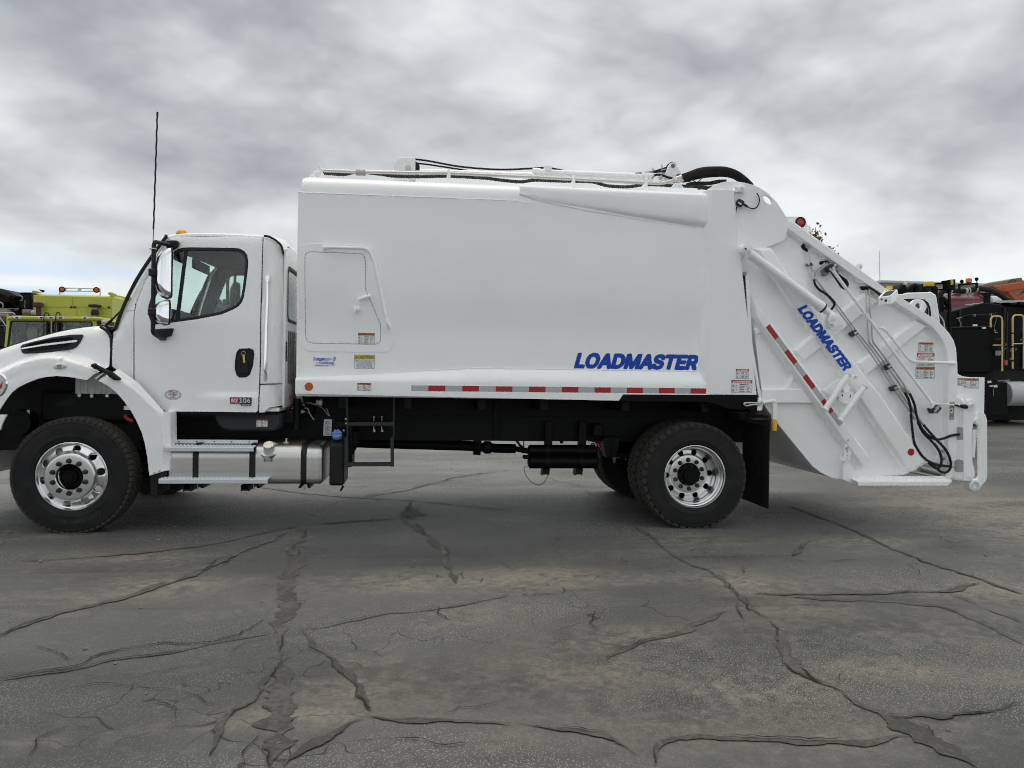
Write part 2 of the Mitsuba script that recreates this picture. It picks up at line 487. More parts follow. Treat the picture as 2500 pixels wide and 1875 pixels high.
def strip(name, pts, w0, w1, z, mat, seed, crack=False):
    """A ragged band lying on the asphalt along the points: jagged edges, thin ends, bare where the filler has gone."""
    p = np.array([(x, y, 0) for x, y in pts], float)
    length = np.linalg.norm(np.diff(p, axis=0), axis=1).sum()
    q = spline(p, max(4, int(length / 0.06 / max(len(p) - 1, 1))))
    t = np.r_[0, np.cumsum(np.linalg.norm(np.diff(q, axis=0), axis=1))]
    u = np.arange(0, t[-1], 0.011)
    q = np.stack([np.interp(u, t, q[:, k]) for k in range(3)], 1)
    d = np.gradient(q, axis=0)
    nrm = np.stack([-d[:, 1], d[:, 0], 0 * d[:, 0]], 1) / np.maximum(np.linalg.norm(d, axis=1, keepdims=True), 1e-9)
    s = np.linspace(0, 1, len(q))
    n3 = lambda f, o, sd: meshkit.fbm(q * f + sd * 1.7, o, sd)
    taper = np.clip(np.minimum(s, 1 - s) * t[-1] / 0.22, 0.04, 1)
    if crack:
        q = q + nrm * (0.20 * (n3(4, 3, seed) - 0.5) + 0.05 * (n3(17, 3, seed + 5) - 0.5))[:, None] * np.clip(taper * 1.5, 0, 1)[:, None]
        w = 0.8 * (w0 + (w1 - w0) * s) * taper ** 0.5 * np.clip((n3(7, 3, seed + 9) - 0.30) * 4.5, 0.06, 1.5)
        ea, eb = 0.5 * w * (0.6 + 0.8 * n3(60, 2, seed + 1)), 0.5 * w * (0.6 + 0.8 * n3(60, 2, seed + 2))
    else:
        q = q + nrm * (0.13 * (n3(3, 3, seed) - 0.5) + 0.03 * (n3(14, 3, seed + 7) - 0.5))[:, None]
        w = 0.58 * (w0 + (w1 - w0) * s) * taper * np.clip((n3(4.5, 3, seed + 9) - 0.26) * 5.0, 0.10, 1.15)
        ea = w * np.clip(0.5 + 1.5 * (n3(9, 2, seed + 1) - 0.5) + 0.55 * (n3(38, 3, seed + 3) - 0.5), 0.03, 1.3)
        eb = w * np.clip(0.5 + 1.5 * (n3(9, 2, seed + 2) - 0.5) + 0.55 * (n3(38, 3, seed + 4) - 0.5), 0.03, 1.3)
    a, b = q + nrm * ea[:, None], q - nrm * eb[:, None]
    EDGES[:] = [a, b]
    m = loft([np.stack([b[i], a[i]]) for i in range(len(q))])
    v = np.array(m.vertices)
    v[:, 2] = z
    f = np.array(m.faces)
    nz = np.cross(v[f[:, 1]] - v[f[:, 0]], v[f[:, 2]] - v[f[:, 0]])[:, 2]
    f[nz < 0] = f[nz < 0][:, ::-1]
    return add(name, trimesh.Trimesh(v, f, process=False), mat, False)


SEAMS = [(0.13, 0.15, [(-1.126, 0.235), (-1.066, -0.643), (-0.96, -1.404), (-0.85, -2.164), (-0.796, -2.625), (-0.73, -3.078)]),
         (0.15, 0.17, [(-0.73, -3.078), (-0.655, -3.45), (-0.597, -3.852), (-0.56, -4.101), (-0.518, -4.3)]),
         (0.05, 0.11, [(-0.144, 1.595), (-0.198, 0.742), (-0.085, 0.2), (0.066, -0.326), (0.164, -0.947), (0.197, -1.396), (0.24, -1.846)]),
         (0.2, 0.26, [(-0.152, 1.365), (-0.107, 0.938), (-0.089, 0.49)]),
         (0.03, 0.06, [(-3.124, -1.089), (-2.689, -0.966), (-2.242, -0.796), (-1.784, -0.525), (-1.414, -0.02), (-1.113, 0.291)]),
         (0.06, 0.05, [(-1.113, 0.291), (-0.739, 0.451), (-0.206, 0.616)]),
         (0.05, 0.09, [(-2.264, -2.762), (-2.099, -2.326), (-1.921, -2.1), (-1.643, -1.622), (-1.494, -0.948), (-1.229, -0.027)]),
         (0.07, 0.03, [(-1.938, -3.397), (-1.741, -3.272), (-1.599, -3.177), (-1.378, -3.082), (-1.134, -2.929), (-0.796, -2.804)]),
         (0.02, 0.03, [(-0.678, -2.754), (-0.496, -2.665), (-0.241, -2.487), (0.038, -2.413), (0.412, -2.214), (0.596, -2.093)]),
         (0.03, 0.08, [(-0.678, -2.754), (-0.594, -2.984), (-0.47, -3.194), (-0.384, -3.355), (-0.273, -3.613), (-0.206, -3.837)]),
         (0.04, 0.05, [(-0.709, -3.145), (-0.76, -3.298), (-0.758, -3.415), (-0.775, -3.626), (-0.812, -3.768), (-0.793, -3.902), (-0.784, -4.064), (-0.772, -4.193)]),
         (0.07, 0.07, [(-0.223, -3.87), (-0.114, -3.912), (0.032, -3.934), (0.139, -3.942), (0.382, -3.994)]),
         (0.08, 0.04, [(0.381, -4.005), (0.562, -4.092), (0.742, -4.147), (0.8, -4.22), (0.832, -4.324)]),
         (0.06, 0.1, [(-0.222, -3.881), (-0.339, -4.041), (-0.451, -4.202), (-0.502, -4.301)]),
         (0.03, 0.06, [(-2.469, 3.078), (-1.348, 2.201), (-0.667, 1.847), (-0.079, 1.674), (0.435, 1.352), (0.941, 0.979)]),
         (0.05, 0.02, [(-0.673, 1.931), (-0.231, 2.463), (0.214, 3.289), (0.732, 4.014), (1.089, 4.201)]),
         (0.05, 0.05, [(2.027, 0.127), (2.067, -0.503), (2.036, -1.114), (2.145, -1.6), (2.117, -2.068), (2.074, -2.441), (2.098, -2.725)]),
         (0.05, 0.13, [(2.098, -2.725), (2.052, -2.974), (1.977, -3.266), (1.903, -3.49), (1.911, -3.639), (1.947, -3.806)]),
         (0.13, 0.17, [(1.947, -3.806), (1.957, -3.981), (2.022, -4.1), (2.041, -4.23), (2.079, -4.389), (2.09, -4.515)]),
         (0.05, 0.07, [(4.202, 1.269), (4.183, 0.55), (4.149, -0.172), (4.05, -0.955), (4.032, -1.444), (4.106, -1.871), (4.1, -2.353)]),
         (0.04, 0.06, [(2.224, -2.242), (2.636, -2.239), (2.974, -2.231), (3.585, -2.21), (4.018, -2.057)]),
         (0.05, 0.08, [(2.418, -2.281), (2.724, -2.378), (3.101, -2.427), (3.33, -2.568), (3.389, -2.808), (3.372, -3.021), (3.286, -3.322)]),
         (0.03, 0.04, [(3.618, -2.212), (3.61, -2.431), (3.611, -2.683), (3.63, -2.912)]),
         (0.1, 0.05, [(1.91, -2.576), (1.626, -2.782), (1.467, -2.916), (1.228, -3.035), (1.008, -3.233), (0.943, -3.294)]),
         (0.05, 0.07, [(0.88, -4.389), (0.948, -4.26), (1.056, -4.192), (1.21, -4.194), (1.486, -4.236), (1.776, -4.249), (2.018, -4.248)]),
         (0.07, 0.06, [(2.022, -4.1), (2.307, -4.078), (2.703, -4.014)]),
         (0.09, 0.05, [(3.023, -1.161), (3.337, -0.744), (3.519, -0.562)]),
         (0.03, 0.02, [(2.018, -2.388), (1.976, -2.58), (1.951, -2.76)])]
CRACKS = [(0.014, 0.0112, [(-1.967, -3.34), (-1.677, -3.172), (-1.638, -3.08), (-1.371, -2.93), (-1.06, -2.843), (-0.922, -2.554)]),
          (0.008, 0.0064, [(-1.595, -3.367), (-1.386, -3.34), (-1.096, -3.274), (-0.981, -3.252)]),
          (0.008, 0.0064, [(-1.088, -3.552), (-0.956, -3.662), (-0.829, -3.755)]),
          (0.01, 0.008, [(-0.441, -3.244), (-0.322, -3.299), (-0.234, -3.424)]),
          (0.012, 0.0096, [(0.103, -2.37), (0.133, -2.6), (0.192, -2.689)]),
          (0.008, 0.0064, [(0.413, -3.716), (0.235, -3.825), (0.072, -3.904)]),
          (0.012, 0.0096, [(-0.635, -3.967), (-0.663, -4.13), (-0.64, -4.273)]),
          (0.01, 0.008, [(-0.285, -4.123), (-0.153, -4.085), (-0.014, -4.106), (0.104, -4.173), (0.266, -4.196)]),
          (0.008, 0.0064, [(-1.935, -2.468), (-1.874, -2.295), (-1.782, -2.254)]),
          (0.007, 0.0056, [(-2.012, -2.921), (-1.821, -3.067), (-1.733, -3.168)]),
          (0.008, 0.0064, [(-0.975, -3.094), (-0.927, -2.996), (-0.785, -2.862)]),
          (0.007, 0.0056, [(-1.46, -4.137), (-1.48, -3.97), (-1.418, -3.895), (-1.298, -3.924)]),
          (0.007, 0.0056, [(-1.292, -3.753), (-1.209, -3.667), (-1.059, -3.771), (-1.005, -3.885)]),
          (0.008, 0.0064, [(-1.642, -3.536), (-1.492, -3.443), (-1.251, -3.488), (-1.088, -3.552)]),
          (0.012, 0.0096, [(2.771, -1.189), (3.118, -1.323), (3.845, -1.397)]),
          (0.008, 0.0064, [(3.845, -1.397), (3.747, -1.718), (3.624, -1.845)]),
          (0.01, 0.008, [(0.933, 0.91), (1.541, 0.826), (2.111, 0.611)]),
          (0.01, 0.008, [(2.231, -1.834), (2.456, -1.511)]),
          (0.009, 0.0072, [(1.092, -2.478), (1.027, -2.7), (1.002, -2.904)]),
          (0.008, 0.0064, [(1.635, -2.464), (1.749, -2.566)]),
          (0.014, 0.0112, [(0.581, -2.224), (0.739, -2.182), (0.947, -2.058), (0.903, -1.942), (0.746, -1.904)]),
          (0.014, 0.0112, [(2.067, -3.166), (2.166, -3.244)]),
          (0.016, 0.0128, [(2.039, -2.337), (1.977, -2.255)]),
          (0.018, 0.0144, [(2.084, -2.417), (2.086, -2.587), (2.098, -2.725)]),
          (0.018, 0.0144, [(1.903, -3.49), (1.903, -3.652), (1.909, -3.709)]),
          (0.008, 0.0064, [(1.857, -3.187), (1.861, -3.424)]),
          (0.008, 0.0064, [(1.995, -3.701), (2.096, -3.564)]),
          (0.012, 0.0096, [(-0.69, 1.888), (-0.232, 2.701), (0.238, 3.168), (0.465, 3.619), (0.963, 4.115), (1.473, 4.664)]),
          (0.012, 0.0096, [(1.748, 3.62), (1.901, 3.171), (2.044, 2.96), (2.125, 2.723)]),
          (0.01, 0.008, [(2.031, 2.891), (2.023, 2.373), (2.082, 1.876)]),
          (0.01, 0.008, [(1.883, 3.983), (2.2, 4.198), (2.633, 4.201)]),
          (0.01, 0.008, [(-1.039, 1.367), (-0.8, 1.797), (-0.69, 1.888)])]
def edge_line(p, z, seed):
    """A broken dark line painted as the shadow along a seam's edge: thin, of uneven width, missing in places."""
    d = np.gradient(p, axis=0)
    n = np.stack([-d[:, 1], d[:, 0], 0 * d[:, 0]], 1) / np.maximum(np.linalg.norm(d, axis=1, keepdims=True), 1e-9)
    w = 0.0030 * np.clip((meshkit.fbm(p * 4.5 + seed, 3, seed) - 0.47) * 6, 0, 1.4) * (0.5 + meshkit.noise(p * 45 + seed))
    w = np.maximum(w, 0.0002)[:, None]
    m = loft([np.stack([p[i] - n[i] * w[i], p[i] + n[i] * w[i]]) for i in range(len(p))])
    v, f = np.array(m.vertices), np.array(m.faces)
    v[:, 2] = z
    c = np.cross(v[f[:, 1]] - v[f[:, 0]], v[f[:, 2]] - v[f[:, 0]])[:, 2]
    f[c < 0] = f[c < 0][:, ::-1]
    return trimesh.Trimesh(v, f, process=False)


for i, (w0, w1, pts) in enumerate(SEAMS):
    strip('ground__tar_seam', pts, w0, w1, 0.003 + 0.0006 * (i % 7), 'tar', 100 + i)
    for e in (i % 2,):
        add('ground__seam_edge_shadow', edge_line(EDGES[e], 0.0110 + 0.0004 * (i % 5) + 0.0002 * e, 700 + 2 * i + e), 'crack_and_edge_shadow', False)  # the seam's edge shadow, drawn as a thin dark strip
for i, (w0, w1, pts) in enumerate(CRACKS):
    strip('ground__crack', pts, w0, w1, 0.0085 + 0.0004 * (i % 5), 'crack_and_edge_shadow', 300 + i, True)
st = []
for i in range(260):
    x, y = RNG.uniform(-5, 5.5), RNG.uniform(-6.3, 1.5)
    r = abs(RNG.normal(0, 0.006)) + 0.003
    s = trimesh.creation.icosphere(0, r)
    s.vertices = s.vertices * RNG.uniform(0.6, 1.2, (len(s.vertices), 3)) * (1, 1, 0.6) + (x, y, r * 0.3)
    st.append(s)
paint('pebble', (0.16, 0.15, 0.135), 0.9)
add('loose_grit', join(st), 'pebble', False)
tag('loose_grit', 'tiny stones and grit scattered over the asphalt', 'grit', kind='stuff')


# ------------------------------------------------------------------ the refuse truck: cab and bonnet
G = 'garbage_truck'
tag(G, 'white rear loader garbage truck with blue lettering, parked side on across the yard', 'garbage truck')


def ycab(x, z):
    """The cab's near side: upright below the belt line, leaning in above it, turned in at the rear corner and the roof edge."""
    y = 0.20 + 0.09 * np.clip((z - 1.9) / 0.85, 0, 1.2)
    r = 0.12
    t = np.clip((x + 1.462) / r, 0, 0.985)
    y = y + r - r * np.sqrt(1 - t * t)
    y = y + 2.6 * np.clip(z - 2.64, 0, 1) ** 2
    d = ((x + 2.83) * 0.866 - (z - 1.83) * 0.42) / 0.96          # distance behind the windscreen edge
    y = y + np.where(z > 1.75, 0.05 * np.clip(1 - d / 0.13, 0, 1.3) ** 2, 0)
    fade = np.clip((x + 2.12) / 0.25, 0, 1) * np.clip((-1.50 - x) / 0.06, 0, 1)
    return y - 0.022 * fade * np.clip((1.262 + 0.05 * np.clip(x + 1.7, 0, 1) - z) / 0.05, 0, 1)


CG = G + '__cab'
COWL = [(-2.851, 1.795), (-2.824, 1.83), (-2.748, 2.017), (-2.632, 2.3), (-2.525, 2.546), (-2.502, 2.578), (-2.443, 2.646), (-2.413, 2.672), (-2.43, 2.646), (-2.483, 2.568), (-2.516, 2.481), (-2.609, 2.216), (-2.65, 2.078), (-2.66, 1.973), (-2.653, 1.371), (-2.657, 1.361), (-2.83, 1.468), (-2.842, 1.494), (-2.836, 1.725)]
REAR = [(-1.531, 2.726), (-1.519, 2.727), (-1.489, 2.72), (-1.43, 2.691), (-1.377, 2.646), (-1.356, 2.599), (-1.326, 1.151), (-1.34, 1.14), (-1.441, 1.123), (-1.466, 1.103), (-1.485, 1.078), (-1.53, 1.075), (-1.532, 1.094), (-1.522, 1.568)]
DOOR = [(-2.389, 2.695), (-1.54, 2.726), (-1.534, 1.568), (-1.544, 1.093), (-1.559, 1.079), (-2.359, 1.077), (-2.38, 1.085), (-2.633, 1.345), (-2.644, 1.371), (-2.652, 1.974), (-2.642, 2.071), (-2.603, 2.209), (-2.507, 2.477), (-2.474, 2.565), (-2.432, 2.633)]
WIN = [(-2.524, 1.95), (-2.533, 1.991), (-2.531, 2.039), (-2.514, 2.115), (-2.473, 2.219), (-2.432, 2.327), (-2.376, 2.468), (-2.355, 2.517), (-2.327, 2.556), (-2.295, 2.58), (-2.246, 2.594), (-2.18, 2.599), (-1.788, 2.605), (-1.747, 2.603), (-1.706, 2.581), (-1.678, 2.547), (-1.666, 2.494), (-1.666, 2.424), (-1.681, 2.242), (-1.694, 2.144), (-1.709, 2.098), (-1.741, 2.059), (-1.793, 2.027), (-1.891, 1.983), (-2.087, 1.937), (-2.38, 1.888), (-2.471, 1.876), (-2.504, 1.899)]
PANE = inset(ccw(WIN), 0.022)


def frame_piece(a, b, yf, d0, d1):
    return skin(a, lambda x, z: yf(x, z) + d0, d1 - d0, [b], 0.05)


def both(m):
    return join(m, mirrored(m))


shell = [both(skin(COWL, ycab, 0.02)), both(skin(REAR, ycab, 0.02, size=0.03))]
# roof: rows across the cab, from the windscreen's top edge back over the rear corner
rx = np.array([-2.415, -2.36, -2.28, -2.1, -1.9, -1.7, -1.56, -1.47, -1.40, -1.36, -1.342])
rz = np.array([2.694, 2.712, 2.724, 2.735, 2.738, 2.736, 2.732, 2.722, 2.695, 2.655, 2.60])
rows, liner = [], []
for x, z in zip(rx, rz):
    ye = float(ycab(np.array([min(x, -1.4)]), np.array([z]))[0])
    s = np.linspace(-1, 1, 25)
    k = np.sign(s) * np.abs(s) ** 0.8
    bow = 0.17 * max(0.0, 1 - (x + 2.415) / 0.35) * (1 - s * s)
    r_ = np.stack([x - bow + 0 * s, 1.22 + k * (1.22 - ye), z + 0.075 * (1 - np.abs(s) ** 3.0)], 1)
    rows.append(np.vstack([[(x, ye - 0.004, z - 0.022)], r_, [(x, 2.44 - ye + 0.004, z - 0.022)]]))
    liner.append(np.stack([x - bow + 0 * s, 1.22 + k * (1.20 - ye), z - 0.05 + 0.05 * (1 - np.abs(s) ** 3.0)], 1))
shell.append(loft(rows))
yb0, yb1 = 0.315, 2.125
back = prism([(yb0, 1.12), (yb1, 1.12), (yb1, 2.62), (1.9, 2.68), (0.54, 2.68), (yb0, 2.62)], 0, 0.02, 0, [rnd([(0.42, 1.96), (2.02, 1.96), (2.02, 2.46), (0.42, 2.46)], 0.08)])
bv = np.array(back.vertices)
shell.append(trimesh.Trimesh(np.stack([-1.345 + bv[:, 1], bv[:, 0], bv[:, 2]], 1), np.array(back.faces)[:, ::-1], process=False))
shell.append(box(-2.75, -1.36, 0.24, 2.20, 1.085, 1.12))
add(CG, join(shell), 'white_paint', 35)
inner = [loft(liner), both(skin(inset(ccw(REAR), 0.006), lambda x, z: ycab(x, z) + 0.03, 0.01, size=0.06)), both(skin(inset(ccw(COWL), 0.008), lambda x, z: ycab(x, z) + 0.03, 0.01)),
         box(-2.72, -1.36, 0.26, 2.18, 1.13, 1.16)]
iv = np.array(back.vertices)
inner.append(trimesh.Trimesh(np.stack([-1.38 + iv[:, 1] * 0.5, iv[:, 0], iv[:, 2]], 1), np.array(back.faces)[:, ::-1], process=False))
add(CG + '__lining', join(inner), 'cab_grey', 35)
sealp = [(-1.523, 0.27, 2.729), (-1.505, 0.27, 2.731), (-1.473, 0.27, 2.725), (-1.421, 0.27, 2.699), (-1.369, 0.27, 2.655), (-1.35, 0.27, 2.608), (-1.346, 0.27, 2.566)]
add2(CG + '__roof_seal', tube(bend(sealp, 0.02), 0.010, 8), 'black_plastic')
add2(CG + '__door_pillar_gap', tube([(-1.522, 0.222, 2.715), (-1.533, 0.222, 1.569), (-1.541, 0.222, 1.082)], 0.0035, 6), 'deep_black')

paint('grey_panel', (0.13, 0.135, 0.135), 0.45, 0.3)  # grey of the lower back wall, darker than the white shell
add(CG + '__back_panel', join(box(-1.342, -1.336, 0.325, 2.115, 1.125, 1.945), *[box(-1.337, -1.318, y, y + 0.05, 1.34, 1.86, 0.008) for y in (0.46, 0.56, 0.66, 0.76, 0.9, 1.05, 1.25, 1.45, 1.65, 1.85)]), 'grey_panel', False)
# windscreen
ga, gb = (-2.835, 0.235, 1.825), (-2.415, 0.31, 2.70)
s = np.linspace(-1, 1, 21)
low = np.stack([ga[0] - 0.27 * (1 - s * s), 1.22 + s * (1.22 - ga[1]), ga[2] + 0 * s], 1)
top = np.stack([gb[0] - 0.17 * (1 - s * s), 1.22 + s * (1.22 - gb[1]), gb[2] + 0.075 * (1 - np.abs(s) ** 3)], 1)
wrows = [low * (1 - t) + top * t - np.array([0.05 * math.sin(math.pi * t), 0, 0]) for t in np.linspace(0, 1, 9)]
add(CG + '__windscreen', loft(wrows), 'window_glass', True)
edge = np.array([r[0] for r in wrows])
edge2 = edge * (1, -1, 1) + (0, 2.44, 0)
for gm in (tube(edge + (0.006, -0.008, 0), 0.017, 8), tube(edge2 + (0.006, 0.008, 0), 0.017, 8), tube(top, 0.014, 8), tube(low, 0.016, 8)):
    add(CG + '__windscreen_seal', gm, 'black_plastic')
wip = [(-3.081, 0.5, 1.855), (-3.037, 0.5, 1.851), (-2.955, 0.5, 1.933), (-2.89, 0.5, 2.004)]
add(CG + '__wiper', join(tube(bend(wip[:3], 0.03), 0.012, 8), tube(wip[2:], 0.008, 6), cyl((-3.081, 0.5, 1.853), (-3.036, 0.52, 1.842), 0.03, 0.02)), 'black_plastic')
cw = [(-3.074, 1.861), (-3.046, 1.877), (-2.986, 1.863), (-2.929, 1.856), (-2.92, 1.837), (-2.967, 1.823), (-3.017, 1.835)]
add(CG + '__cowl_tray', prism(cw, 0.42, 2.0), 'black_plastic')
# the roof's marker lamps
for y in (0.42, 0.95, 1.22, 1.49, 2.02):
    c = np.array((-2.309, 0.4, 2.749)) * (1, 0, 1) + (-0.04 * (y > 0.5), y, 0.055 * (y > 0.5))
    m = trimesh.creation.icosphere(2, 1.0)
    v = np.array(m.vertices) * (0.052, 0.045, 0.040)
    v[:, 2] = np.maximum(v[:, 2], -0.006)
    k = add(CG + '__roof_lamp', trimesh.Trimesh(v + c, m.faces, process=False), 'amber_lens', True)
add(CG + '__vent', join([box(-1.333, -1.322, 0.335, 0.40, 1.555, 1.75, 0.003)] + [box(-1.324, -1.318, 0.34, 0.395, 1.565 + 0.022 * i, 1.575 + 0.022 * i) for i in range(8)]), 'black_plastic')
add(CG + '__rear_window', box(-1.338, -1.333, 0.40, 2.04, 1.94, 2.48), 'window_glass', False)
add(CG + '__rear_window_seal', prism(rnd([(0.40, 1.94), (2.04, 1.94), (2.04, 2.48), (0.40, 2.48)], 0.09), 0, 0.012, 0, [rnd([(0.43, 1.97), (2.01, 1.97), (2.01, 2.45), (0.43, 2.45)], 0.08)]).apply_transform(
    [[0, 1, 0, -1.332], [1, 0, 0, 0], [0, 0, 1, 0], [0, 0, 0, 1]]), 'black_plastic', False)
lou = [box(-1.34, -1.326, 0.36 + 0.045 * i, 0.385 + 0.045 * i, 2.50, 2.545) for i in range(34)]
add(CG + '__louvre', join(lou), 'charcoal', False)
# inside the cab
dash = [(-2.677, 1.869), (-2.653, 1.988), (-2.565, 2.037), (-2.349, 2.029), (-2.246, 1.972), (-2.207, 1.88), (-2.242, 1.559), (-2.662, 1.552)]
add(CG + '__dashboard', prism(rnd(dash, 0.05), 0.30, 2.14), 'charcoal')
wheel = [(-2.30 + 0.225 * math.cos(a) * 0.42, 0.72 + 0.225 * math.sin(a), 1.835 + 0.225 * math.cos(a) * -0.86) for a in np.arange(28) * 2 * math.pi / 28]
add(CG + '__steering_wheel', join(tube(wheel, 0.016, 8, True), cyl((-2.30, 0.72, 1.835), (-2.50, 0.72, 1.60), 0.035), *[cyl((-2.32, 0.72, 1.825), wheel[i], 0.013, None, 6) for i in (2, 14, 24)]), 'black_plastic')
for y in (0.48, 1.52):
    add(CG + '__seat', join(box(-2.05, -1.52, y, y + 0.5, 1.45, 1.60, 0.04), hull([(-1.62, y, 1.58), (-1.47, y, 1.58), (-1.55, y, 2.02), (-1.45, y, 2.02), (-1.62, y + 0.5, 1.58), (-1.47, y + 0.5, 1.58), (-1.55, y + 0.5, 2.02), (-1.45, y + 0.5, 2.02)]), box(-1.98, -1.6, y + 0.1, y + 0.4, 1.16, 1.45)), 'charcoal')
add2(CG + '__sun_visor', box(-2.50, -2.47, 0.45, 1.05, 2.55, 2.66, 0.01), 'charcoal')
# chrome grab bar behind the door
gb_ = [(-1.465, 0.15, 2.29), (-1.461, 0.15, 2.167), (-1.471, 0.15, 1.829), (-1.473, 0.15, 1.445)]
feet = [hull([np.array(p) + (dx, 0, dz) for dx in (-0.018, 0.018) for dz in (-0.028, 0.028)] + [np.array(p) * (1, 0, 1) + (dx, 0.222, dz) for dx in (-0.024, 0.024) for dz in (-0.034, 0.034)]) for p in ((-1.472, 0.19, 2.325), (-1.479, 0.19, 1.407))]
gk = add(CG + '__grab_bar', join(tube(bend(np.vstack([[np.array(gb_[0]) + (0, 0.05, 0.02)], gb_, [np.array(gb_[-1]) + (0, 0.05, -0.02)]]), 0.03), 0.016, 12), *feet), 'chrome')
gp = np.array([(-2.654, 0.2, 2.063), (-2.651, 0.2, 1.677), (-2.65, 0.2, 1.371), (-2.636, 0.2, 1.347), (-2.515, 0.2, 1.219), (-2.382, 0.2, 1.081)])
gp[:, 1] = ycab(gp[:, 0], gp[:, 2]) + 0.001
add2(CG + '__door_gap', tube(bend(gp, 0.02), 0.0042, 6), 'deep_black')
cs = np.array([(-2.737, 0.2, 1.994), (-2.694, 0.2, 1.994), (-2.656, 0.2, 1.996)])
cs[:, 1] = ycab(cs[:, 0], cs[:, 2]) + 0.001
add2(CG + '__cowl_seam', tube(cs, 0.003, 6), 'charcoal')
cs = np.array([(-2.836, 0.2, 1.477), (-2.75, 0.2, 1.418), (-2.651, 0.2, 1.355)])
cs[:, 1] = ycab(cs[:, 0], cs[:, 2]) - 0.002
add2(CG + '__cowl_seam', tube(cs, 0.003, 6), 'charcoal')
# lower corner panel
low_c = [(-1.529, 1.343), (-1.329, 1.352), (-1.329, 1.342), (-1.529, 1.332)]
add(CG + '__corner_seam', prism(low_c, 0.196, 0.21), 'charcoal')

# ---- doors
def door_set(side):
    dk = key_for(G + '__door')
    flip = (lambda m: m) if side == 0 else mirrored
    add(dk, flip(skin(DOOR, ycab, 0.025, [inset(ccw(WIN), -0.004)], 0.045)), 'white_paint', 35)
    add(dk + '__lining', flip(skin(inset(ccw(DOOR), 0.012), lambda x, z: ycab(x, z) + 0.03, 0.02, [WIN])), 'cab_grey', 35)
    add(dk + '__window_frame', flip(frame_piece(WIN, PANE, ycab, 0.0015, 0.03)), 'black_plastic', 35)
    add(dk + '__window_pane', flip(skin(inset(ccw(WIN), 0.012), lambda x, z: ycab(x, z) + 0.018, 0.001)), 'window_glass', False)
    bar = [(-2.243, 2.57), (-2.215, 2.571), (-2.264, 1.919), (-2.296, 1.914)]
    add(dk + '__division_bar', flip(skin(bar, lambda x, z: ycab(x, z) + 0.007, 0.02)), 'black_plastic')
    hp = rnd([(-1.718, 1.666), (-1.629, 1.673), (-1.591, 1.658), (-1.584, 1.619), (-1.593, 1.515), (-1.62, 1.429), (-1.652, 1.403), (-1.715, 1.398), (-1.74, 1.418), (-1.756, 1.473), (-1.757, 1.551), (-1.743, 1.636)], 0.015)
    add(dk + '__handle', flip(join(prism(hp, 0.192, 0.205, 0.004, [inset(ccw(hp), 0.012)]), prism(inset(ccw(hp), 0.01), 0.199, 0.206), box(*[(-1.701, 1.565)[0], (-1.634, 1.566)[0]], 0.178, 0.20, (-1.715, 1.434)[1], (-1.716, 1.552)[1], 0.008),
        cyl((-1.667, 0.18, 1.644), (-1.672, 0.2, 1.644), 0.016))), 'black_plastic')
    return dk


paint('cab_gap', (0.01, 0.01, 0.01), 0.9)
DK = door_set(0)
DK2 = door_set(1)
add(DK + '__key_ring', tube([np.array((-1.676, 0.176, 1.624)) + (0.018 * math.cos(a), 0, 0.018 * math.sin(a)) for a in np.arange(14) * 2 * math.pi / 14], 0.0022, 6, True), 'zinc')
add(DK + '__key_tag', prism(rnd([(-1.684, 1.609), (-1.666, 1.612), (-1.66, 1.537), (-1.676, 1.534)], 0.006), 0.175, 0.179), 'decal_yellow')
# behind the door gaps
for gm in (skin([(-2.67, 2.064), (-2.646, 2.065), (-2.637, 1.356), (-2.371, 1.085), (-1.542, 1.088), (-1.542, 1.044), (-2.402, 1.062), (-2.657, 1.348)], lambda x, z: ycab(x, z) + 0.027, 0.01), skin([(-1.574, 2.706), (-1.521, 2.708), (-1.508, 1.083), (-1.556, 1.083)], lambda x, z: ycab(x, z) + 0.027, 0.01)):
    add2(CG + '__gap_filler', gm, 'cab_gap')
# badge and oval sticker on the door
YD = 0.198
bx0, bz0 = (-1.79, 1.158)
bx1, bz1 = (-1.598, 1.216)
DB = float(ycab(np.array([(bx0 + bx1) / 2]), np.array([bz0]))[0]) - 0.2
bw, bh = bx1 - bx0, bz1 - bz0
bk = add(DK + '__badge', join(prism([(bx0, bz0), (bx1, bz0 - 0.001), (bx1, bz1), (bx0, bz1)], DB + 0.186, DB + 0.197, 0.003), prism([(bx0 + 0.52 * bw, bz0 - 0.33 * bh), (bx1 - 0.05 * bw, bz0 - 0.33 * bh), (bx1 - 0.02 * bw, bz0 - 0.002), (bx0 + 0.48 * bw, bz0 - 0.002)], DB + 0.187, DB + 0.197, 0.002)), 'charcoal')
add(DK + '__badge_field', plate(bx0 + 0.03 * bw, bx0 + 0.40 * bw, bz0 + 0.12 * bh, bz1 - 0.12 * bh, DB + 0.1859), 'decal_red', False)
add(DK + '__badge_lettering', join(letters('M2', (bx0 + 0.05 * bw, bz0 + 0.22 * bh), 0.56 * bh, 0.33 * bw, DB + 0.1848, 0.02, 0.15), letters('106', (bx0 + 0.43 * bw, bz0 + 0.16 * bh), 0.68 * bh, 0.52 * bw, DB + 0.1858, 0.02), letters('PLUS', (bx0 + 0.56 * bw, bz0 - 0.27 * bh), 0.2 * bh, 0.36 * bw, DB + 0.1868, 0.02, 0.2)), 'step_aluminium', False)
ox, oz = (-2.305, 1.231)
el = np.stack([ox + 0.074 * np.cos(np.arange(40) * math.pi / 20), oz + 0.047 * np.sin(np.arange(40) * math.pi / 20)], 1)
add(DK + '__sticker', prism(el, YD, YD + 0.004), 'decal_white', False)
ring = [prism(inset(el, a), YD - 0.0008, YD + 0.001, 0, [inset(el, a + 0.0028)[::-1]]) for a in (0.001, 0.0085)]
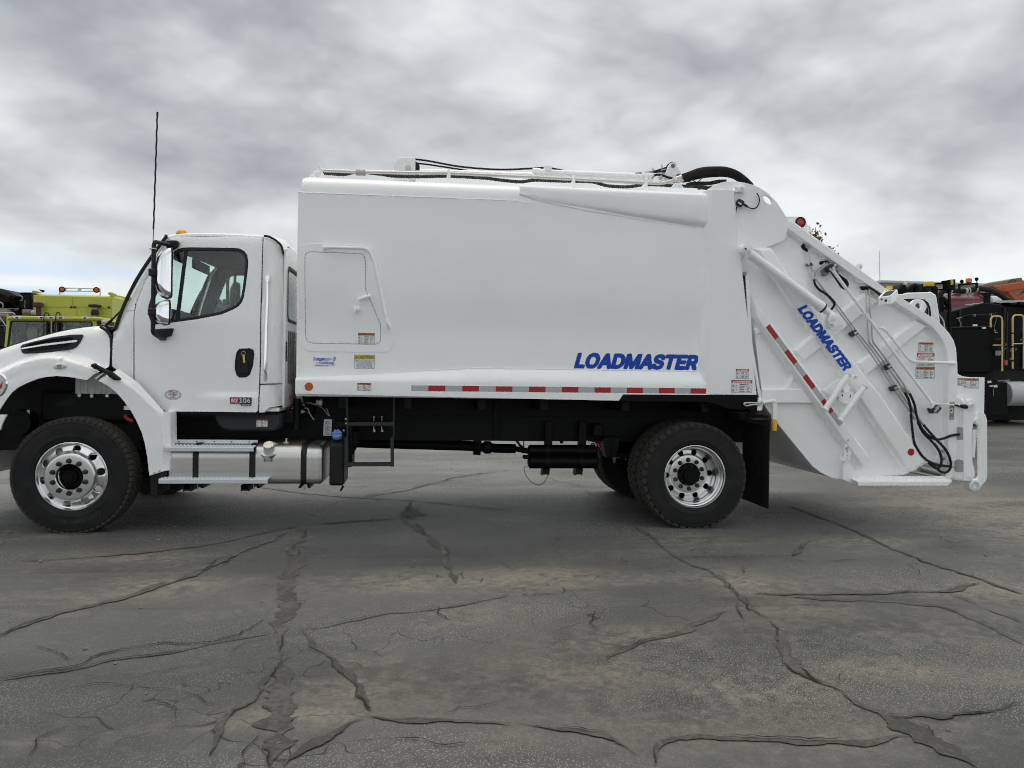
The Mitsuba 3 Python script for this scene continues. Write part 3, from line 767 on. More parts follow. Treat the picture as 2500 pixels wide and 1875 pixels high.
ink = [letters('CERTIFIED', (ox - 0.040, oz + 0.011), 0.0125, 0.080, YD, 0.01), letters('CLEAN IDLE', (ox - 0.046, oz - 0.007), 0.0125, 0.092, YD, 0.01), letters('EPA', (ox - 0.026, oz - 0.027), 0.011, 0.026, YD, 0.01), letters('C', (ox + 0.012, oz - 0.027), 0.011, 0.012, YD, 0.02)]
add(DK + '__sticker_print', join(*ring, *ink), 'decal_black', False)
add(DK + '__sticker_mark', join(plate(ox + 0.004, ox + 0.010, oz - 0.03, oz + 0.03, YD - 0.0012, 0.0006), plate(ox - 0.03, ox + 0.0, oz + 0.026, oz + 0.032, YD - 0.0004, 0.0006)), 'decal_red', False)

# ---- mirrors on the driver's side
MK = G + '__mirror'
YM = -0.06
pole = bend(np.vstack([[(-2.344, 0.25, 2.611)], [(-2.371, 0.05, 2.595)], [(-2.39, -0.06, 2.589)], [(-2.4, -0.06, 2.548)], [(-2.399, -0.06, 1.829)], [(-2.4, -0.06, 1.789)], [(-2.391, 0.02, 1.761)], [(-2.386, 0.17, 1.748)]]), 0.05)
add(MK, tube(pole, 0.019, 12), 'black_plastic')
ub = rnd([(-2.407, 2.626), (-2.391, 2.647), (-2.345, 2.655), (-2.292, 2.654), (-2.281, 2.64), (-2.285, 2.609), (-2.311, 2.585), (-2.357, 2.552), (-2.383, 2.577)], 0.02)
lb = rnd([(-2.462, 1.829), (-2.305, 1.842), (-2.302, 1.832), (-2.321, 1.77), (-2.363, 1.763), (-2.372, 1.729), (-2.418, 1.728), (-2.433, 1.748), (-2.448, 1.795)], 0.012)
add(MK + '__mounting_bracket', join(prism(ub, 0.225, 0.29, 0.006), bolt(*(-2.307, 0.224, 2.628), 0.007)), 'black_plastic')
add(MK + '__mounting_bracket', join(prism(lb, 0.165, 0.21, 0.006), bolt(*(-2.32, 0.164, 1.823), 0.007), bolt(*(-2.329, 0.164, 1.793), 0.007)), 'black_plastic')
for cy in (585, 1118):
    c = np.array((-2.401, -0.06, 2.316)) if cy == 585 else np.array((-2.402, -0.06, 1.967))
    add(MK + '__clamp', join(box(c[0] - 0.032, c[0] + 0.032, -0.10, 0.0, c[2] - 0.032, c[2] + 0.032, 0.008), cyl(c, c + (0.06, 0, 0), 0.016)), 'black_plastic')


def mirror_shell(x_back, x_front, z0, z1, y0, y1, bulge):
    """A bowl: a rounded rectangle at the rear, drawn to a smaller one at the front."""
    rows = []
    for t in np.linspace(0, 1, 9):
        w = math.sqrt(max(0.0, 1 - t * t)) if t < 1 else 0.03
        k = 0.30 + 0.70 * w
        zc, yc = (z0 + z1) / 2 + bulge * (1 - w), (y0 + y1) / 2
        q = rnd([(yc - k * (yc - y0), zc - k * (z1 - z0) / 2), (yc + k * (y1 - yc), zc - k * (z1 - z0) / 2), (yc + k * (y1 - yc), zc + k * (z1 - z0) / 2), (yc - k * (yc - y0), zc + k * (z1 - z0) / 2)], 0.05, 5)
        rows.append(np.stack([np.full(len(q), x_back + (x_front - x_back) * t), q[:, 0], q[:, 1]], 1))
    last = rows[-1]
    rows.append(np.repeat(last.mean(0)[None], len(last), 0))
    return loft(rows, True)


def turned(m, x, y, deg):
    m = mesh(m).copy()
    a = math.radians(deg)
    v = np.array(m.vertices) - (x, y, 0)
    m.vertices = np.stack([v[:, 0] * math.cos(a) - v[:, 1] * math.sin(a) + x, v[:, 0] * math.sin(a) + v[:, 1] * math.cos(a) + y, v[:, 2]], 1)
    return m


xb, zt = (-2.275, 2.531)
xf, zb = (-2.369, 2.095)
add(MK + '__housing', turned(mirror_shell(xb, xf, zb, zt, -0.155, 0.055, 0.0), xb, -0.06, 33), 'chrome', 40)
xb2, zt2 = (-2.288, 2.074)
xf2, zb2 = (-2.377, 1.861)
add(MK + '__housing', turned(mirror_shell(xb2, xf2, zb2, zt2, -0.15, 0.05, 0.0), xb2, -0.06, 33), 'chrome', 40)
for X, Z0, Z1 in ((xb, zb, zt), (xb2, zb2, zt2)):
    q = rnd([(-0.16, Z0 - 0.006), (0.06, Z0 - 0.006), (0.06, Z1 + 0.006), (-0.16, Z1 + 0.006)], 0.05)
    r = prism(q, 0, 0.014, 0.003)
    v = np.array(r.vertices)
    add(MK + '__rim', turned(trimesh.Trimesh(np.stack([X + 0.012 - v[:, 1], v[:, 0], v[:, 2]], 1), r.faces, process=False), X, -0.06, 33), 'black_plastic')
    r = prism(inset(ccw(q), 0.012), 0, 0.002)
    v = np.array(r.vertices)
    add(MK + '__glass', turned(trimesh.Trimesh(np.stack([X + 0.0155 - v[:, 1], v[:, 0], v[:, 2]], 1), r.faces, process=False), X, -0.06, 33), 'chrome', False)
# far-side mirror, seen through the cab
mk2 = key_for(MK)
add(mk2, mirrored(tube(pole, 0.019, 10)), 'black_plastic')
add(mk2 + '__housing', mirrored(mirror_shell(xb, xf, zb, zt, -0.175, 0.055, 0.0)), 'black_plastic', 40)
# whip aerial clamped to the mirror pole
a0, a1 = np.array((-2.407, -0.06, 2.527)), np.array((-2.38, -0.06, 3.731))
tt = np.linspace(0, 1, 60)[:, None]
wob = np.stack([0.0016 * np.sin(np.arange(60) * 1.1), 0.0016 * np.cos(np.arange(60) * 1.1), 0 * np.arange(60)], 1) * (tt > 0.15)
add(G + '__antenna', join(tube(a0 + (a1 - a0) * tt + wob, np.where(tt[:, 0] < 0.14, 0.0035, 0.0075), 8), cyl(a1 - (a1 - a0) * 0.03, a1, 0.009, None, 8)), 'black_plastic')
add(G + '__antenna__clamp', join(box(a0[0] - 0.025, a0[0] + 0.03, -0.085, -0.035, a0[2] - 0.006, a0[2] + 0.004, 0.002), cyl(a0 - (0, 0, 0.06), a0 + (0, 0, 0.03), 0.008)), 'zinc')

# ---- bonnet with its wings
FZ = np.array([(-3.935, 1.263), (-3.851, 1.328), (-3.71, 1.4), (-3.636, 1.437), (-3.539, 1.484), (-3.425, 1.526), (-3.31, 1.54), (-3.224, 1.533), (-3.137, 1.511), (-3.05, 1.482), (-2.962, 1.451), (-2.857, 1.41), (-2.81, 1.389)])
HT = np.array([(-4.026, 1.564), (-3.938, 1.602), (-3.85, 1.643), (-3.703, 1.697), (-3.496, 1.767), (-3.376, 1.804), (-3.257, 1.833), (-3.137, 1.855), (-3.028, 1.869), (-2.992, 1.865)])


def yhood(x, z):
    """The bonnet's near side: wing flat at 0.03 below its crown, then a shelf, then the side leaning in and rolling over at the top."""
    zf = np.interp(x, FZ[:, 0], FZ[:, 1])
    zt = np.interp(x, HT[:, 0], HT[:, 1])
    d = z - zf
    k = np.clip(d / 0.085, 0, 1)
    y = 0.03 + 0.13 * k * k * (3 - 2 * k) * np.clip((zt - zf) / 0.25, 0.25, 1)
    y = y + 0.004 * np.clip(1 - np.abs(d + 0.005) / 0.03, 0, 1)
    y = y + np.clip(d, 0, 1) * 0.16
    t = np.clip((z - zt + 0.13) / 0.13, 0, 0.99)
    y = y + 0.15 * (1 - np.sqrt(1 - t * t))
    lip = np.clip(1 - (0.14 + d) / 0.05, 0, 1)
    return y - 0.006 * lip


HOOD = np.array([(-3.972, 1.55), (-3.885, 1.588), (-3.799, 1.628), (-3.653, 1.682), (-3.449, 1.751), (-3.331, 1.788), (-3.213, 1.818), (-3.095, 1.84), (-2.988, 1.853), (-2.946, 1.845), (-2.892, 1.806), (-2.868, 1.775), (-2.859, 1.728), (-2.857, 1.476), (-2.895, 1.428), (-2.925, 1.412), (-2.988, 1.358), (-3.121, 1.382), (-3.239, 1.391), (-3.328, 1.38), (-3.387, 1.366), (-3.446, 1.342), (-3.504, 1.315), (-3.563, 1.28), (-3.609, 1.239), (-3.65, 1.183), (-3.696, 1.107), (-3.733, 1.04), (-3.968, 1.041)])
HK = G + '__hood'
VH = rnd([(-3.585, 1.663), (-3.538, 1.681), (-3.349, 1.726), (-3.2, 1.745), (-3.165, 1.743), (-3.176, 1.698), (-3.2, 1.658), (-3.229, 1.646), (-3.378, 1.618), (-3.537, 1.604), (-3.567, 1.621)], 0.02)
hm = skin(HOOD, yhood, 0.012, [VH], size=0.028)
deck = []
for x, z in HT:
    ye = float(yhood(np.array([x]), np.array([z - 0.018]))[0])
    s = np.linspace(-1, 1, 15)
    deck.append(np.stack([x + 0 * s - 0.0 * s, 1.22 + s * (1.22 - ye), z - 0.018 + 0.035 * (1 - np.abs(s) ** 2.4)], 1))
front = [deck[0], deck[0] * (0, 1, 0) + (deck[0][0, 0] - 0.12, 0, 1.25), deck[0] * (0, 1, 0) + (deck[0][0, 0] - 0.14, 0, 0.95)]
hoodmesh = join(both(hm), loft(deck), loft(front))
add(HK, hoodmesh, 'white_paint', 35)
bump = (skin([(-3.88, 1.044), (-3.653, 1.044), (-3.675, 1.005), (-3.698, 0.95), (-3.709, 0.907), (-3.879, 0.9)], lambda x, z: 0.036 + 0 * x, 0.02))
add2(G + '__bumper_end', bump, 'white_paint', 35)
add(G + '__bumper', join(box(-4.30, -4.05, 0.2, 2.24, 0.45, 0.95, 0.03)), 'white_paint', 35)
# wheel-house plate behind the opening, added in black to block light
house = [prism([(-4.133, 1.541), (-3.405, 1.756), (-2.978, 1.758), (-2.975, 1.509), (-2.905, 1.339), (-2.721, 1.012), (-2.718, 0.683), (-4.127, 0.677)], 0.56, 0.60)]
add2(HK + '__wheel_house_light_block', join(*house), 'deep_black', False)
add(HK + '__seam', tube(bend([(-2.95, 0.21, 1.843), (-2.902, 0.21, 1.816), (-2.865, 0.21, 1.775), (-2.852, 0.21, 1.728), (-2.85, 0.21, 1.476)], 0.05), 0.014, 8), 'black_plastic')
# air outlet
VN = rnd([(-3.623, 1.654), (-3.614, 1.667), (-3.538, 1.691), (-3.349, 1.74), (-3.2, 1.764), (-3.111, 1.769), (-3.092, 1.764), (-3.092, 1.75), (-3.11, 1.699), (-3.134, 1.658), (-3.164, 1.638), (-3.199, 1.627), (-3.377, 1.601), (-3.525, 1.588), (-3.584, 1.586), (-3.599, 1.595), (-3.617, 1.633)], 0.02)
VH = rnd([(-3.585, 1.663), (-3.538, 1.681), (-3.349, 1.726), (-3.2, 1.745), (-3.165, 1.743), (-3.176, 1.698), (-3.2, 1.658), (-3.229, 1.646), (-3.378, 1.618), (-3.537, 1.604), (-3.567, 1.621)], 0.02)
YV = lambda x, z: yhood(x, z) - 0.012
vk = add(HK + '__air_outlet', skin(VN, YV, 0.03, [inset(ccw(VH), 0.004)]), 'black_plastic')
add(HK + '__outlet_mesh', skin(inset(ccw(VH), -0.01), lambda x, z: yhood(x, z) + 0.016, 0.004), 'deep_black')
hx = []
for i in range(9):
    for j in range(5):
        x, z = VH[:, 0].min() + 0.09 + i * 0.055 + 0.027 * (j % 2), VH[:, 1].min() + 0.02 + j * 0.028 + 0.010 * i
        hx.append(box(x, x + 0.03, float(yhood(np.array([x]), np.array([z]))[0]) + 0.004, float(yhood(np.array([x]), np.array([z]))[0]) + 0.02, z, z + 0.008))
add(HK + '__outlet_bar', skin(rnd([(-3.608, 1.632), (-3.596, 1.637), (-3.408, 1.676), (-3.134, 1.718), (-3.127, 1.71), (-3.134, 1.699), (-3.408, 1.659), (-3.596, 1.624)], 0.006), lambda x, z: yhood(x, z) - 0.026, 0.012), 'chrome', 35)
# side lamp, strap latch, headlamp
lx, lz = (-3.211, 1.477)
e2 = lambda rx, rz: np.stack([lx + rx * np.cos(np.arange(32) * math.pi / 16), lz + rz * np.sin(np.arange(32) * math.pi / 16) + 0.10 * (rx * np.cos(np.arange(32) * math.pi / 16))], 1)
add(HK + '__side_lamp', prism(e2(0.054, 0.024), 0.008, 0.03, 0.008), 'clear_lens')
paint('lamp_core', (0.30, 0.20, 0.17), 0.3)
add(HK + '__side_lamp_bulb', prism(e2(0.022, 0.016), 0.0065, 0.012, 0.002), 'lamp_core')
st_ = [(-2.946, 1.479), (-2.942, 1.498), (-2.913, 1.509), (-2.901, 1.495), (-2.799, 1.445), (-2.763, 1.43), (-2.699, 1.378), (-2.697, 1.367), (-2.707, 1.361), (-2.734, 1.364), (-2.745, 1.359), (-2.792, 1.389), (-2.81, 1.414), (-2.881, 1.443)]
add(HK + '__strap_latch', join(prism(st_, -0.005, 0.035, 0.01), prism([(-2.924, 1.473), (-2.898, 1.504), (-2.886, 1.492), (-2.909, 1.455)], -0.02, 0.0, 0.006)), 'rubber')
hx0, hz0 = (-3.736, 1.299)
eh = lambda rx, rz: np.stack([hx0 + rx * np.cos(np.arange(40) * math.pi / 20) + 0.12 * rz * np.sin(np.arange(40) * math.pi / 20), hz0 + rz * np.sin(np.arange(40) * math.pi / 20)], 1)
add(G + '__headlamp', prism(eh(0.095, 0.112), 0.012, 0.05, 0.012, [eh(0.065, 0.085)]), 'chrome')
add(G + '__headlamp__lens', prism(eh(0.072, 0.09), 0.022, 0.04, 0.01), 'clear_lens')
add(G + '__headlamp__reflector', prism([(hx0 + 0.01, hz0 - 0.05), (hx0 + 0.045, hz0 - 0.02), (hx0 + 0.055, hz0 + 0.04), (hx0 + 0.03, hz0 + 0.0)], 0.0185, 0.024, 0.001), 'red_lens')

# ---- wing extension behind the wheel
WX = [(-2.892, 1.354), (-2.819, 1.422), (-2.794, 1.443), (-2.783, 1.467), (-2.596, 1.346), (-2.343, 1.08), (-2.333, 1.064), (-2.328, 0.547), (-2.449, 0.508), (-2.458, 0.568), (-2.469, 0.672), (-2.492, 0.797), (-2.517, 0.886), (-2.563, 0.995), (-2.613, 1.088), (-2.679, 1.181), (-2.743, 1.255), (-2.803, 1.304)]


def ywing(x, z):
    return 0.035 + 0.14 * np.clip((z - np.interp(x, [-2.75, -2.6, -2.36], [1.36, 1.28, 1.05])) / 0.09, 0, 1) ** 2


add2(G + '__wing_extension', join(skin(WX, ywing, 0.02, size=0.035), prism([(-2.333, 1.082), (-2.28, 1.083), (-2.265, 0.558), (-2.328, 0.547)], 0.045, 0.22)), 'white_paint', 35)
add2(G + '__wing_extension__mud_guard', prism([(-2.451, 0.506), (-2.308, 0.544), (-2.303, 0.515), (-2.382, 0.473), (-2.391, 0.326), (-2.441, 0.334)], 0.05, 0.42), 'rubber')
for x, y in ((1330, 1074), (1376, 1060)):
    add(G + '__wing_extension__bolt', bolt(*(-2.407, 0.034, 0.533), 0.006) if x == 1330 else bolt(*(-2.362, 0.034, 0.548), 0.006), 'zinc')
add(G + '__hood_bracket', join(prism([(-2.948, 1.36), (-2.886, 1.412), (-2.855, 1.428), (-2.852, 1.419), (-2.914, 1.365), (-2.934, 1.369)], 0.05, 0.10)), 'zinc')
# ribbed liner seen through the wheel opening
rib = [box(*[(-3.284, 1.334)[0], (-2.887, 1.34)[0]], 0.50, 0.54, (-3.091, 1.222)[1], (-3.093, 1.415)[1])]
for u in (1130, 1230, 1340, 1440, 1510, 1600):
    x = float(np.interp(u, [1090, 1730], [(-3.284, 1.334)[0], (-2.887, 1.34)[0]]))
    rib.append(box(x, x + 0.022, 0.488, 0.50, (-3.091, 1.225)[1], (-3.093, 1.412)[1]))
add(HK + '__splash_panel', join(rib), 'white_plastic', False)
add(HK + '__panel_bolt', join(*[cyl(np.array(p), np.array(p) - (0, 0.02, 0), 0.016, None, 10) for p in [(-3.237, 0.49, 1.206), (-3.126, 0.49, 1.202), (-2.988, 0.49, 1.206)]]), 'zinc')
add(G + '__engine', join(box(-4.0, -2.5, 0.62, 1.8, 0.72, 1.50), box(-3.6, -2.7, 0.5, 0.62, 0.95, 1.25, 0.03), cyl((-3.75, 0.4, 0.95), (-3.75, 0.62, 0.95), 0.12), cyl((-2.6, 0.45, 0.85), (-2.6, 0.45, 1.25), 0.05)), 'chassis_black')
add(G + '__engine__air_pipe', hull([(-3.473, 0.5, 1.103), (-3.431, 0.5, 1.14), (-3.332, 0.5, 1.183), (-3.286, 0.5, 1.177), (-3.286, 0.5, 1.141), (-3.329, 0.5, 1.103)] + [(-3.519, 0.6, 1.099), (-3.475, 0.6, 1.135), (-3.376, 0.6, 1.18), (-3.329, 0.6, 1.173), (-3.329, 0.6, 1.137), (-3.372, 0.6, 1.098)]), 'charcoal')
add(G + '__engine__tag', prism([(-3.685, 1.066), (-3.66, 1.066), (-3.662, 0.99), (-3.681, 0.987)], 0.44, 0.45), 'decal_white')
add(G + '__engine__tag', prism([(-3.812, 1.019), (-3.795, 1.067), (-3.764, 1.029), (-3.788, 0.985)], 0.43, 0.44), 'decal_white')
add(G + '__engine__hose', tube(spline([(-2.821, 0.45, 1.024), (-2.79, 0.45, 0.988), (-2.74, 0.45, 0.963)]), 0.02, 8), 'red_lens')


# ------------------------------------------------------------------ the refuse body
BK = G + '__body'
XF, XR = -1.176, 2.72
ybody = lambda x, z: 0.04 - 0.026 * np.sin(np.pi * np.clip((z - 1.74) / 1.34, 0, 1)) ** 2


def weld(pts, r, seed, step=0.011):
    """A hand-laid weld bead."""
    p = np.asarray(pts, float)
    d = np.r_[0, np.cumsum(np.linalg.norm(np.diff(p, axis=0), axis=1))]
    t = np.arange(0, d[-1], step)
    q = np.stack([np.interp(t, d, p[:, k]) for k in range(3)], 1)
    rr = r * (0.55 + 0.9 * meshkit.noise(q * 60 + seed))
    q = q + (np.stack([meshkit.noise(q * 40 + seed + 9), 0 * t, meshkit.noise(q * 40 + seed + 19)], 1) - (0.5, 0, 0.5)) * r * 0.9
    return tube(q, rr, 6)


side = skin([(XF, 1.24), (XR, 1.24), (XR, 3.10), (XF, 3.095)], ybody, 0.02, size=0.16)
add(BK, join(side, mirrored(side), box(XF, XR, 0.10, 2.34, 1.235, 1.26), box(XF, XF + 0.02, 0.06, 2.38, 1.24, 3.09)), 'white_paint', 35)
sec = [(0.052, 3.08), (0.052, 3.13), (0.060, 3.175), (0.082, 3.215), (0.118, 3.247), (0.17, 3.272), (0.24, 3.286), (0.36, 3.295), (1.22, 3.33)]
sec = np.array(sec + [(2.44 - y, z) for y, z in sec[-2::-1]])
rows = []
for x, k, dz in ((-1.150, 0.80, -0.10), (-1.158, 0.90, -0.05), (-1.152, 0.96, -0.02), (-1.12, 0.995, -0.003), (-1.05, 1, 0), (0.5, 1, 0), (XR, 1, 0)):
    z = 3.08 + (sec[:, 1] - 3.08) * (1 + dz * 3)
    rows.append(np.stack([x + 0 * z, 1.22 + (sec[:, 0] - 1.22) * (1 if k == 1 else 0.985 + 0.015 * k), z], 1))
rows.insert(0, rows[0] * (1, 1, 0) + (0.0, 0, 3.07))
add(BK + '__roof', loft(rows), 'white_paint', 40)
add(BK + '__weld_bead', weld([(XF, 0.040, 3.098), (0.85, 0.040, 3.103)], 0.0045, 3), 'white_paint', True)

# the side rail along the bottom
xs = [XF + 0.004, -0.6, 0.0, 0.42, 1.0, 1.9, 2.655, 2.70]
rr = []
for x in xs:
    zt = float(np.interp(x, [-1.165, 0.42, 2.655, 2.70], [1.408, 1.517, 1.524, 1.45]))
    zb = float(np.interp(x, [-1.165, 1.80, 2.7], [1.262, 1.232, 1.232]))
    rr.append([(x, 0.06, zt), (x, 0.036, zt), (x, -0.010 if x > -0.9 else 0.0, max(1.402, 1.39 + (zt - 1.39) * 0.45)), (x, -0.029, 1.395 + (zt - 1.39) * 0.12), (x, -0.034, 1.375), (x, -0.034, zb), (x, 0.06, zb)])
RAIL = loft([np.array(r) for r in rr], True)
endc = [trimesh.Trimesh(np.array(rr[i]), [(0, j, j + 1) for j in range(1, 6)], process=False) for i in (0, -1)]
cutx = trimesh.Trimesh(np.array(RAIL.vertices), np.array(RAIL.faces), process=False)
add2(BK + '__side_rail', join(cutx, *endc), 'white_paint', 38)
skirt = [(1.824, 1.226), (1.869, 1.295), (3.203, 1.302), (3.214, 1.158), (2.906, 1.165), (2.815, 1.198), (2.75, 1.217), (2.673, 1.228)]
add2(BK + '__rear_skirt', prism(skirt, -0.0365, 0.05, 0.004), 'black_paint')
add(BK + '__weld_bead', weld([(-1.16, 0.034, 1.412), (-0.6, 0.034, 1.449), (0.42, 0.034, 1.520), (2.64, 0.034, 1.527)], 0.004, 8), 'white_paint', True)

# rear post and the tapering top gusset
zs = [1.305, 1.6, 2.2, 2.7, 3.06, 3.27]
xr = [(1.305, (3.196, 1.304)[0]), (2.2, (3.068, 2.209)[0]), (2.7, (2.998, 2.69)[0]), (3.06, (2.943, 3.059)[0]), (3.16, (2.932, 3.137)[0]), (3.27, (2.929, 3.304)[0])]
xl = [(1.305, (2.685, 1.303)[0]), (3.27, (2.71, 3.298)[0])]
rows = []
for z in sorted(set(zs + [a for a, _ in xr])):
    l, r = np.interp(z, *zip(*xl)), np.interp(z, *zip(*xr))
    rows.append(np.array([(l - 0.058, 0.05, z), (l, -0.035, z), (r - 0.004, -0.035, z), (r, -0.031, z), (r, 0.30, z), (l - 0.058, 0.30, z)]))
post = join(loft(rows, True), *[trimesh.Trimesh(np.array(q), [(0, j, j + 1) for j in range(1, 5)], process=False) for q in (rows[0], rows[-1])])
add2(BK + '__rear_post', post, 'white_paint')
add(BK + '__weld_bead', weld([(float(np.interp(z, *zip(*xl))) - 0.060, 0.040, z) for z in (1.53, 2.84)], 0.0035, 14), 'white_paint', True)
add(BK + '__weld_bead', weld([((2.937, 3.144)[0], -0.032, 3.16), ((2.955, 3.002)[0], -0.032, 3.02), ((2.977, 2.703)[0], -0.032, 2.6)], 0.005, 19), 'white_paint', True)
gt, gf, gl = [(0.862, 3.197), (1.533, 3.225), (2.673, 3.265)], [(0.878, 3.152), (1.054, 3.115), (1.533, 3.075), (2.074, 3.02), (2.675, 2.978)], [(0.861, 3.176), (1.059, 3.111), (1.54, 3.036), (2.083, 2.969), (2.691, 2.902)]
gx = np.linspace(gl[0][0], gl[-1][0], 14)
rows = []
for i, x in enumerate(gx):
    t = i / 13
    yo = 0.046 - 0.050 * min(1, t * 1.15)
    zf, zb = np.interp(x, *zip(*gf)), np.interp(x, *zip(*gl))
    zt = 3.262
    rows.append(np.array([(x, 0.20, 3.279), (x, 0.085, zt), (x, 0.5 * (yo + 0.06), zt - 0.020), (x, yo + 0.006, zt - 0.05), (x, yo, min(zt - 0.085, zf + 0.12)), (x, yo, max(zf, zb + 0.005)), (x, yo + 0.02, 0.5 * zf + 0.5 * zb - 0.005), (x, 0.045, zb)]))
tip = trimesh.Trimesh(rows[0], [(0, j, j + 1) for j in range(1, 7)], process=False)
add2(BK + '__top_gusset', join(loft(rows), tip), 'white_paint', 40)
add(BK + '__weld_bead', weld(np.stack([gx, 0 * gx + 0.036, np.interp(gx, *zip(*gl)) - 0.002], 1), 0.0035, 27), 'white_paint', True)

# access door with its raised surround, pull rail and latch
FR = rnd([(-1.151, 2.628), (-0.528, 2.631), (-0.45, 2.514), (-0.307, 1.841), (-0.305, 1.652), (-1.145, 1.652)], [0.10, 0.16, 0.06, 0.06, 0.17, 0.13], 6)
AD = rnd([(-1.108, 2.559), (-0.563, 2.557), (-0.556, 2.23), (-0.415, 1.908), (-0.415, 1.723), (-1.099, 1.723)], [0.06, 0.07, 0.10, 0.03, 0.06, 0.08], 6)
AK = BK + '__door_surround'
add(AK, skin(FR, lambda x, z: ybody(x, z) - 0.005, 0.02, [AD], 0.12), 'white_paint')
add(BK + '__door_gap', skin(inset(ccw(AD), -0.01), lambda x, z: ybody(x, z) - 0.0015, 0.004, size=0.2), 'cab_gap', False)
add(BK + '__access_door', skin(inset(ccw(AD), 0.0042), lambda x, z: ybody(x, z) - 0.0055, 0.005, size=0.12), 'white_paint')
fw = np.vstack([ccw(FR), ccw(FR)[:1]])
add(BK + '__weld_bead', weld(np.stack([fw[:, 0], ybody(fw[:, 0], fw[:, 1]) - 0.002, fw[:, 1]], 1), 0.0042, 33), 'white_paint', True)
gr = [(-0.919, -0.045, 2.592), (-0.565, -0.045, 2.597), (-0.52, -0.045, 2.569), (-0.484, -0.045, 2.49), (-0.348, -0.045, 1.892)]
gr = np.vstack([[np.array(gr[0]) + (-0.012, 0.075, 0)], gr, [np.array(gr[-1]) + (0.004, 0.075, -0.012)]])
add(BK + '__pull_rail', tube(bend(gr, 0.05), 0.0165, 12), 'white_paint', 40)
lk = add(BK + '__latch', moved(join(prism(rnd([(-0.667, 2.057), (-0.621, 2.063), (-0.613, 2.028), (-0.644, 2.004), (-0.657, 2.013)], 0.006), 0.005, 0.03, 0.003), tube(bend([(-0.603, 0.012, 2.031), (-0.632, 0.012, 2.115), (-0.628, 0.012, 2.128), (-0.608, 0.012, 2.136)], 0.012), 0.006, 8), cyl((-0.611, 0.01, 2.133), (-0.534, 0.01, 2.162), 0.015), cyl((-0.534, 0.01, 2.16), (-0.513, 0.01, 2.167), 0.019)), (0, -0.018, 0)), 'white_paint')
add(BK + '__latch_bolt', bolt(*(-0.633, -0.014, 2.033), 0.009), 'zinc')


# ---- decals: a plate, a coloured heading with its word, and print
def decal(x0, z0, x1, z1, y, head, word, ink='decal_black', lines=5, picto=True, hfrac=0.24, plain=None, tri=True):
    """A safety sticker between the corners (x0, z0) lower left and (x1, z1) upper right."""
    w, h = x1 - x0, z1 - z0
    k = add(G + '__decal', join(plate(x0, x1, z0, z1, y, 0.0012)), 'decal_black', False)
    b = 0.0028
    add(k + '__field', plate(x0 + b, x1 - b, z0 + b, z1 - hfrac * h, y - 0.0011, 0.0006), 'decal_white', False)
    add(k + '__heading', plate(x0 + b, x1 - b, z1 - hfrac * h + 0.001, z1 - b, y - 0.0011, 0.0006), head, False)
    hz, hh = z1 - hfrac * h * 0.84, hfrac * h * 0.60
    tw = 0.20 * w if tri else 0.06 * w
    parts = [letters(word, (x0 + tw, hz), hh, w - tw - 0.08 * w, y - 0.0016, 0.025)]
    if tri:
        tx = x0 + 0.05 * w
        parts.append(prism([(tx, hz), (tx + 0.13 * w, hz), (tx + 0.065 * w, hz + hh * 1.05)], y - 0.0022, y - 0.0016))
    add(k + '__lettering', join(*parts), ink, False)
    fz0, fz1 = z0 + 0.05 * h, z1 - hfrac * h - 0.04 * h
    pr = []
    if plain:
        n = len(plain)
        lh = (fz1 - fz0) / n
        for i, t in enumerate(plain):
            tw_ = w * min(0.9, 0.062 * len(t))
            pr.append(letters(t, (x0 + (w - tw_) / 2, fz1 - (i + 0.82) * lh), 0.60 * lh, tw_, y - 0.0016, 0.01, 0, 0.0006))
    else:
        px = x0 + (0.38 * w if picto else 0.06 * w)
        if picto:
            pr += [plate(px - 0.012 * w, px - 0.002 * w, fz0, fz1, y - 0.0016, 0.0006), plate(x0 + 0.03 * w, px, (fz0 + fz1) / 2 - 0.006 * w, (fz0 + fz1) / 2 + 0.004 * w, y - 0.0018, 0.0006)]
            for cz in (fz0 + 0.24 * (fz1 - fz0), fz0 + 0.76 * (fz1 - fz0)):     # a small figure and a machine part
                fh = 0.32 * (fz1 - fz0)
                cx = x0 + 0.24 * w
                pr += [trimesh.creation.icosphere(1, 0.16 * fh), ]
                pr[-1].apply_translation((cx, y - 0.0016, cz + 0.40 * fh))
                v = np.array(pr[-1].vertices)
                v[:, 1] = y - 0.0016 + (v[:, 1] - y + 0.0016) * 0.02
                pr[-1] = trimesh.Trimesh(v, pr[-1].faces, process=False)
                pr.append(prism([(cx - 0.14 * fh, cz - 0.1 * fh), (cx - 0.05 * fh, cz - 0.5 * fh), (cx + 0.06 * fh, cz - 0.5 * fh), (cx + 0.16 * fh, cz + 0.22 * fh), (cx - 0.2 * fh, cz + 0.22 * fh)], y - 0.0022, y - 0.0015))
                pr.append(prism([(x0 + 0.06 * w, cz - 0.45 * fh), (x0 + 0.14 * w, cz - 0.45 * fh), (x0 + 0.14 * w, cz + 0.2 * fh), (x0 + 0.06 * w, cz + 0.35 * fh)], y - 0.0021, y - 0.0015))
        rng = np.random.default_rng(int(abs(x0 * 1000 + z0 * 77)))
        for i in range(lines):
            z = fz1 - (i + 0.5) * (fz1 - fz0) / lines
            t = (fz1 - fz0) / lines * 0.26
            for a0, a1 in ((0, rng.uniform(0.3, 0.55)), (0.6, rng.uniform(0.7, 1.0))):
                pr.append(plate(px + 0.03 * w + a0 * (x1 - px - 0.08 * w), px + 0.03 * w + a1 * (x1 - px - 0.08 * w), z - t, z + t, y - 0.0016, 0.0006))
    add(k + '__print', join(*pr), 'decal_ink' if not plain else 'decal_black', False)
    return k


def dbox(a, b):
    return a[0], b[1], b[0], a[1]


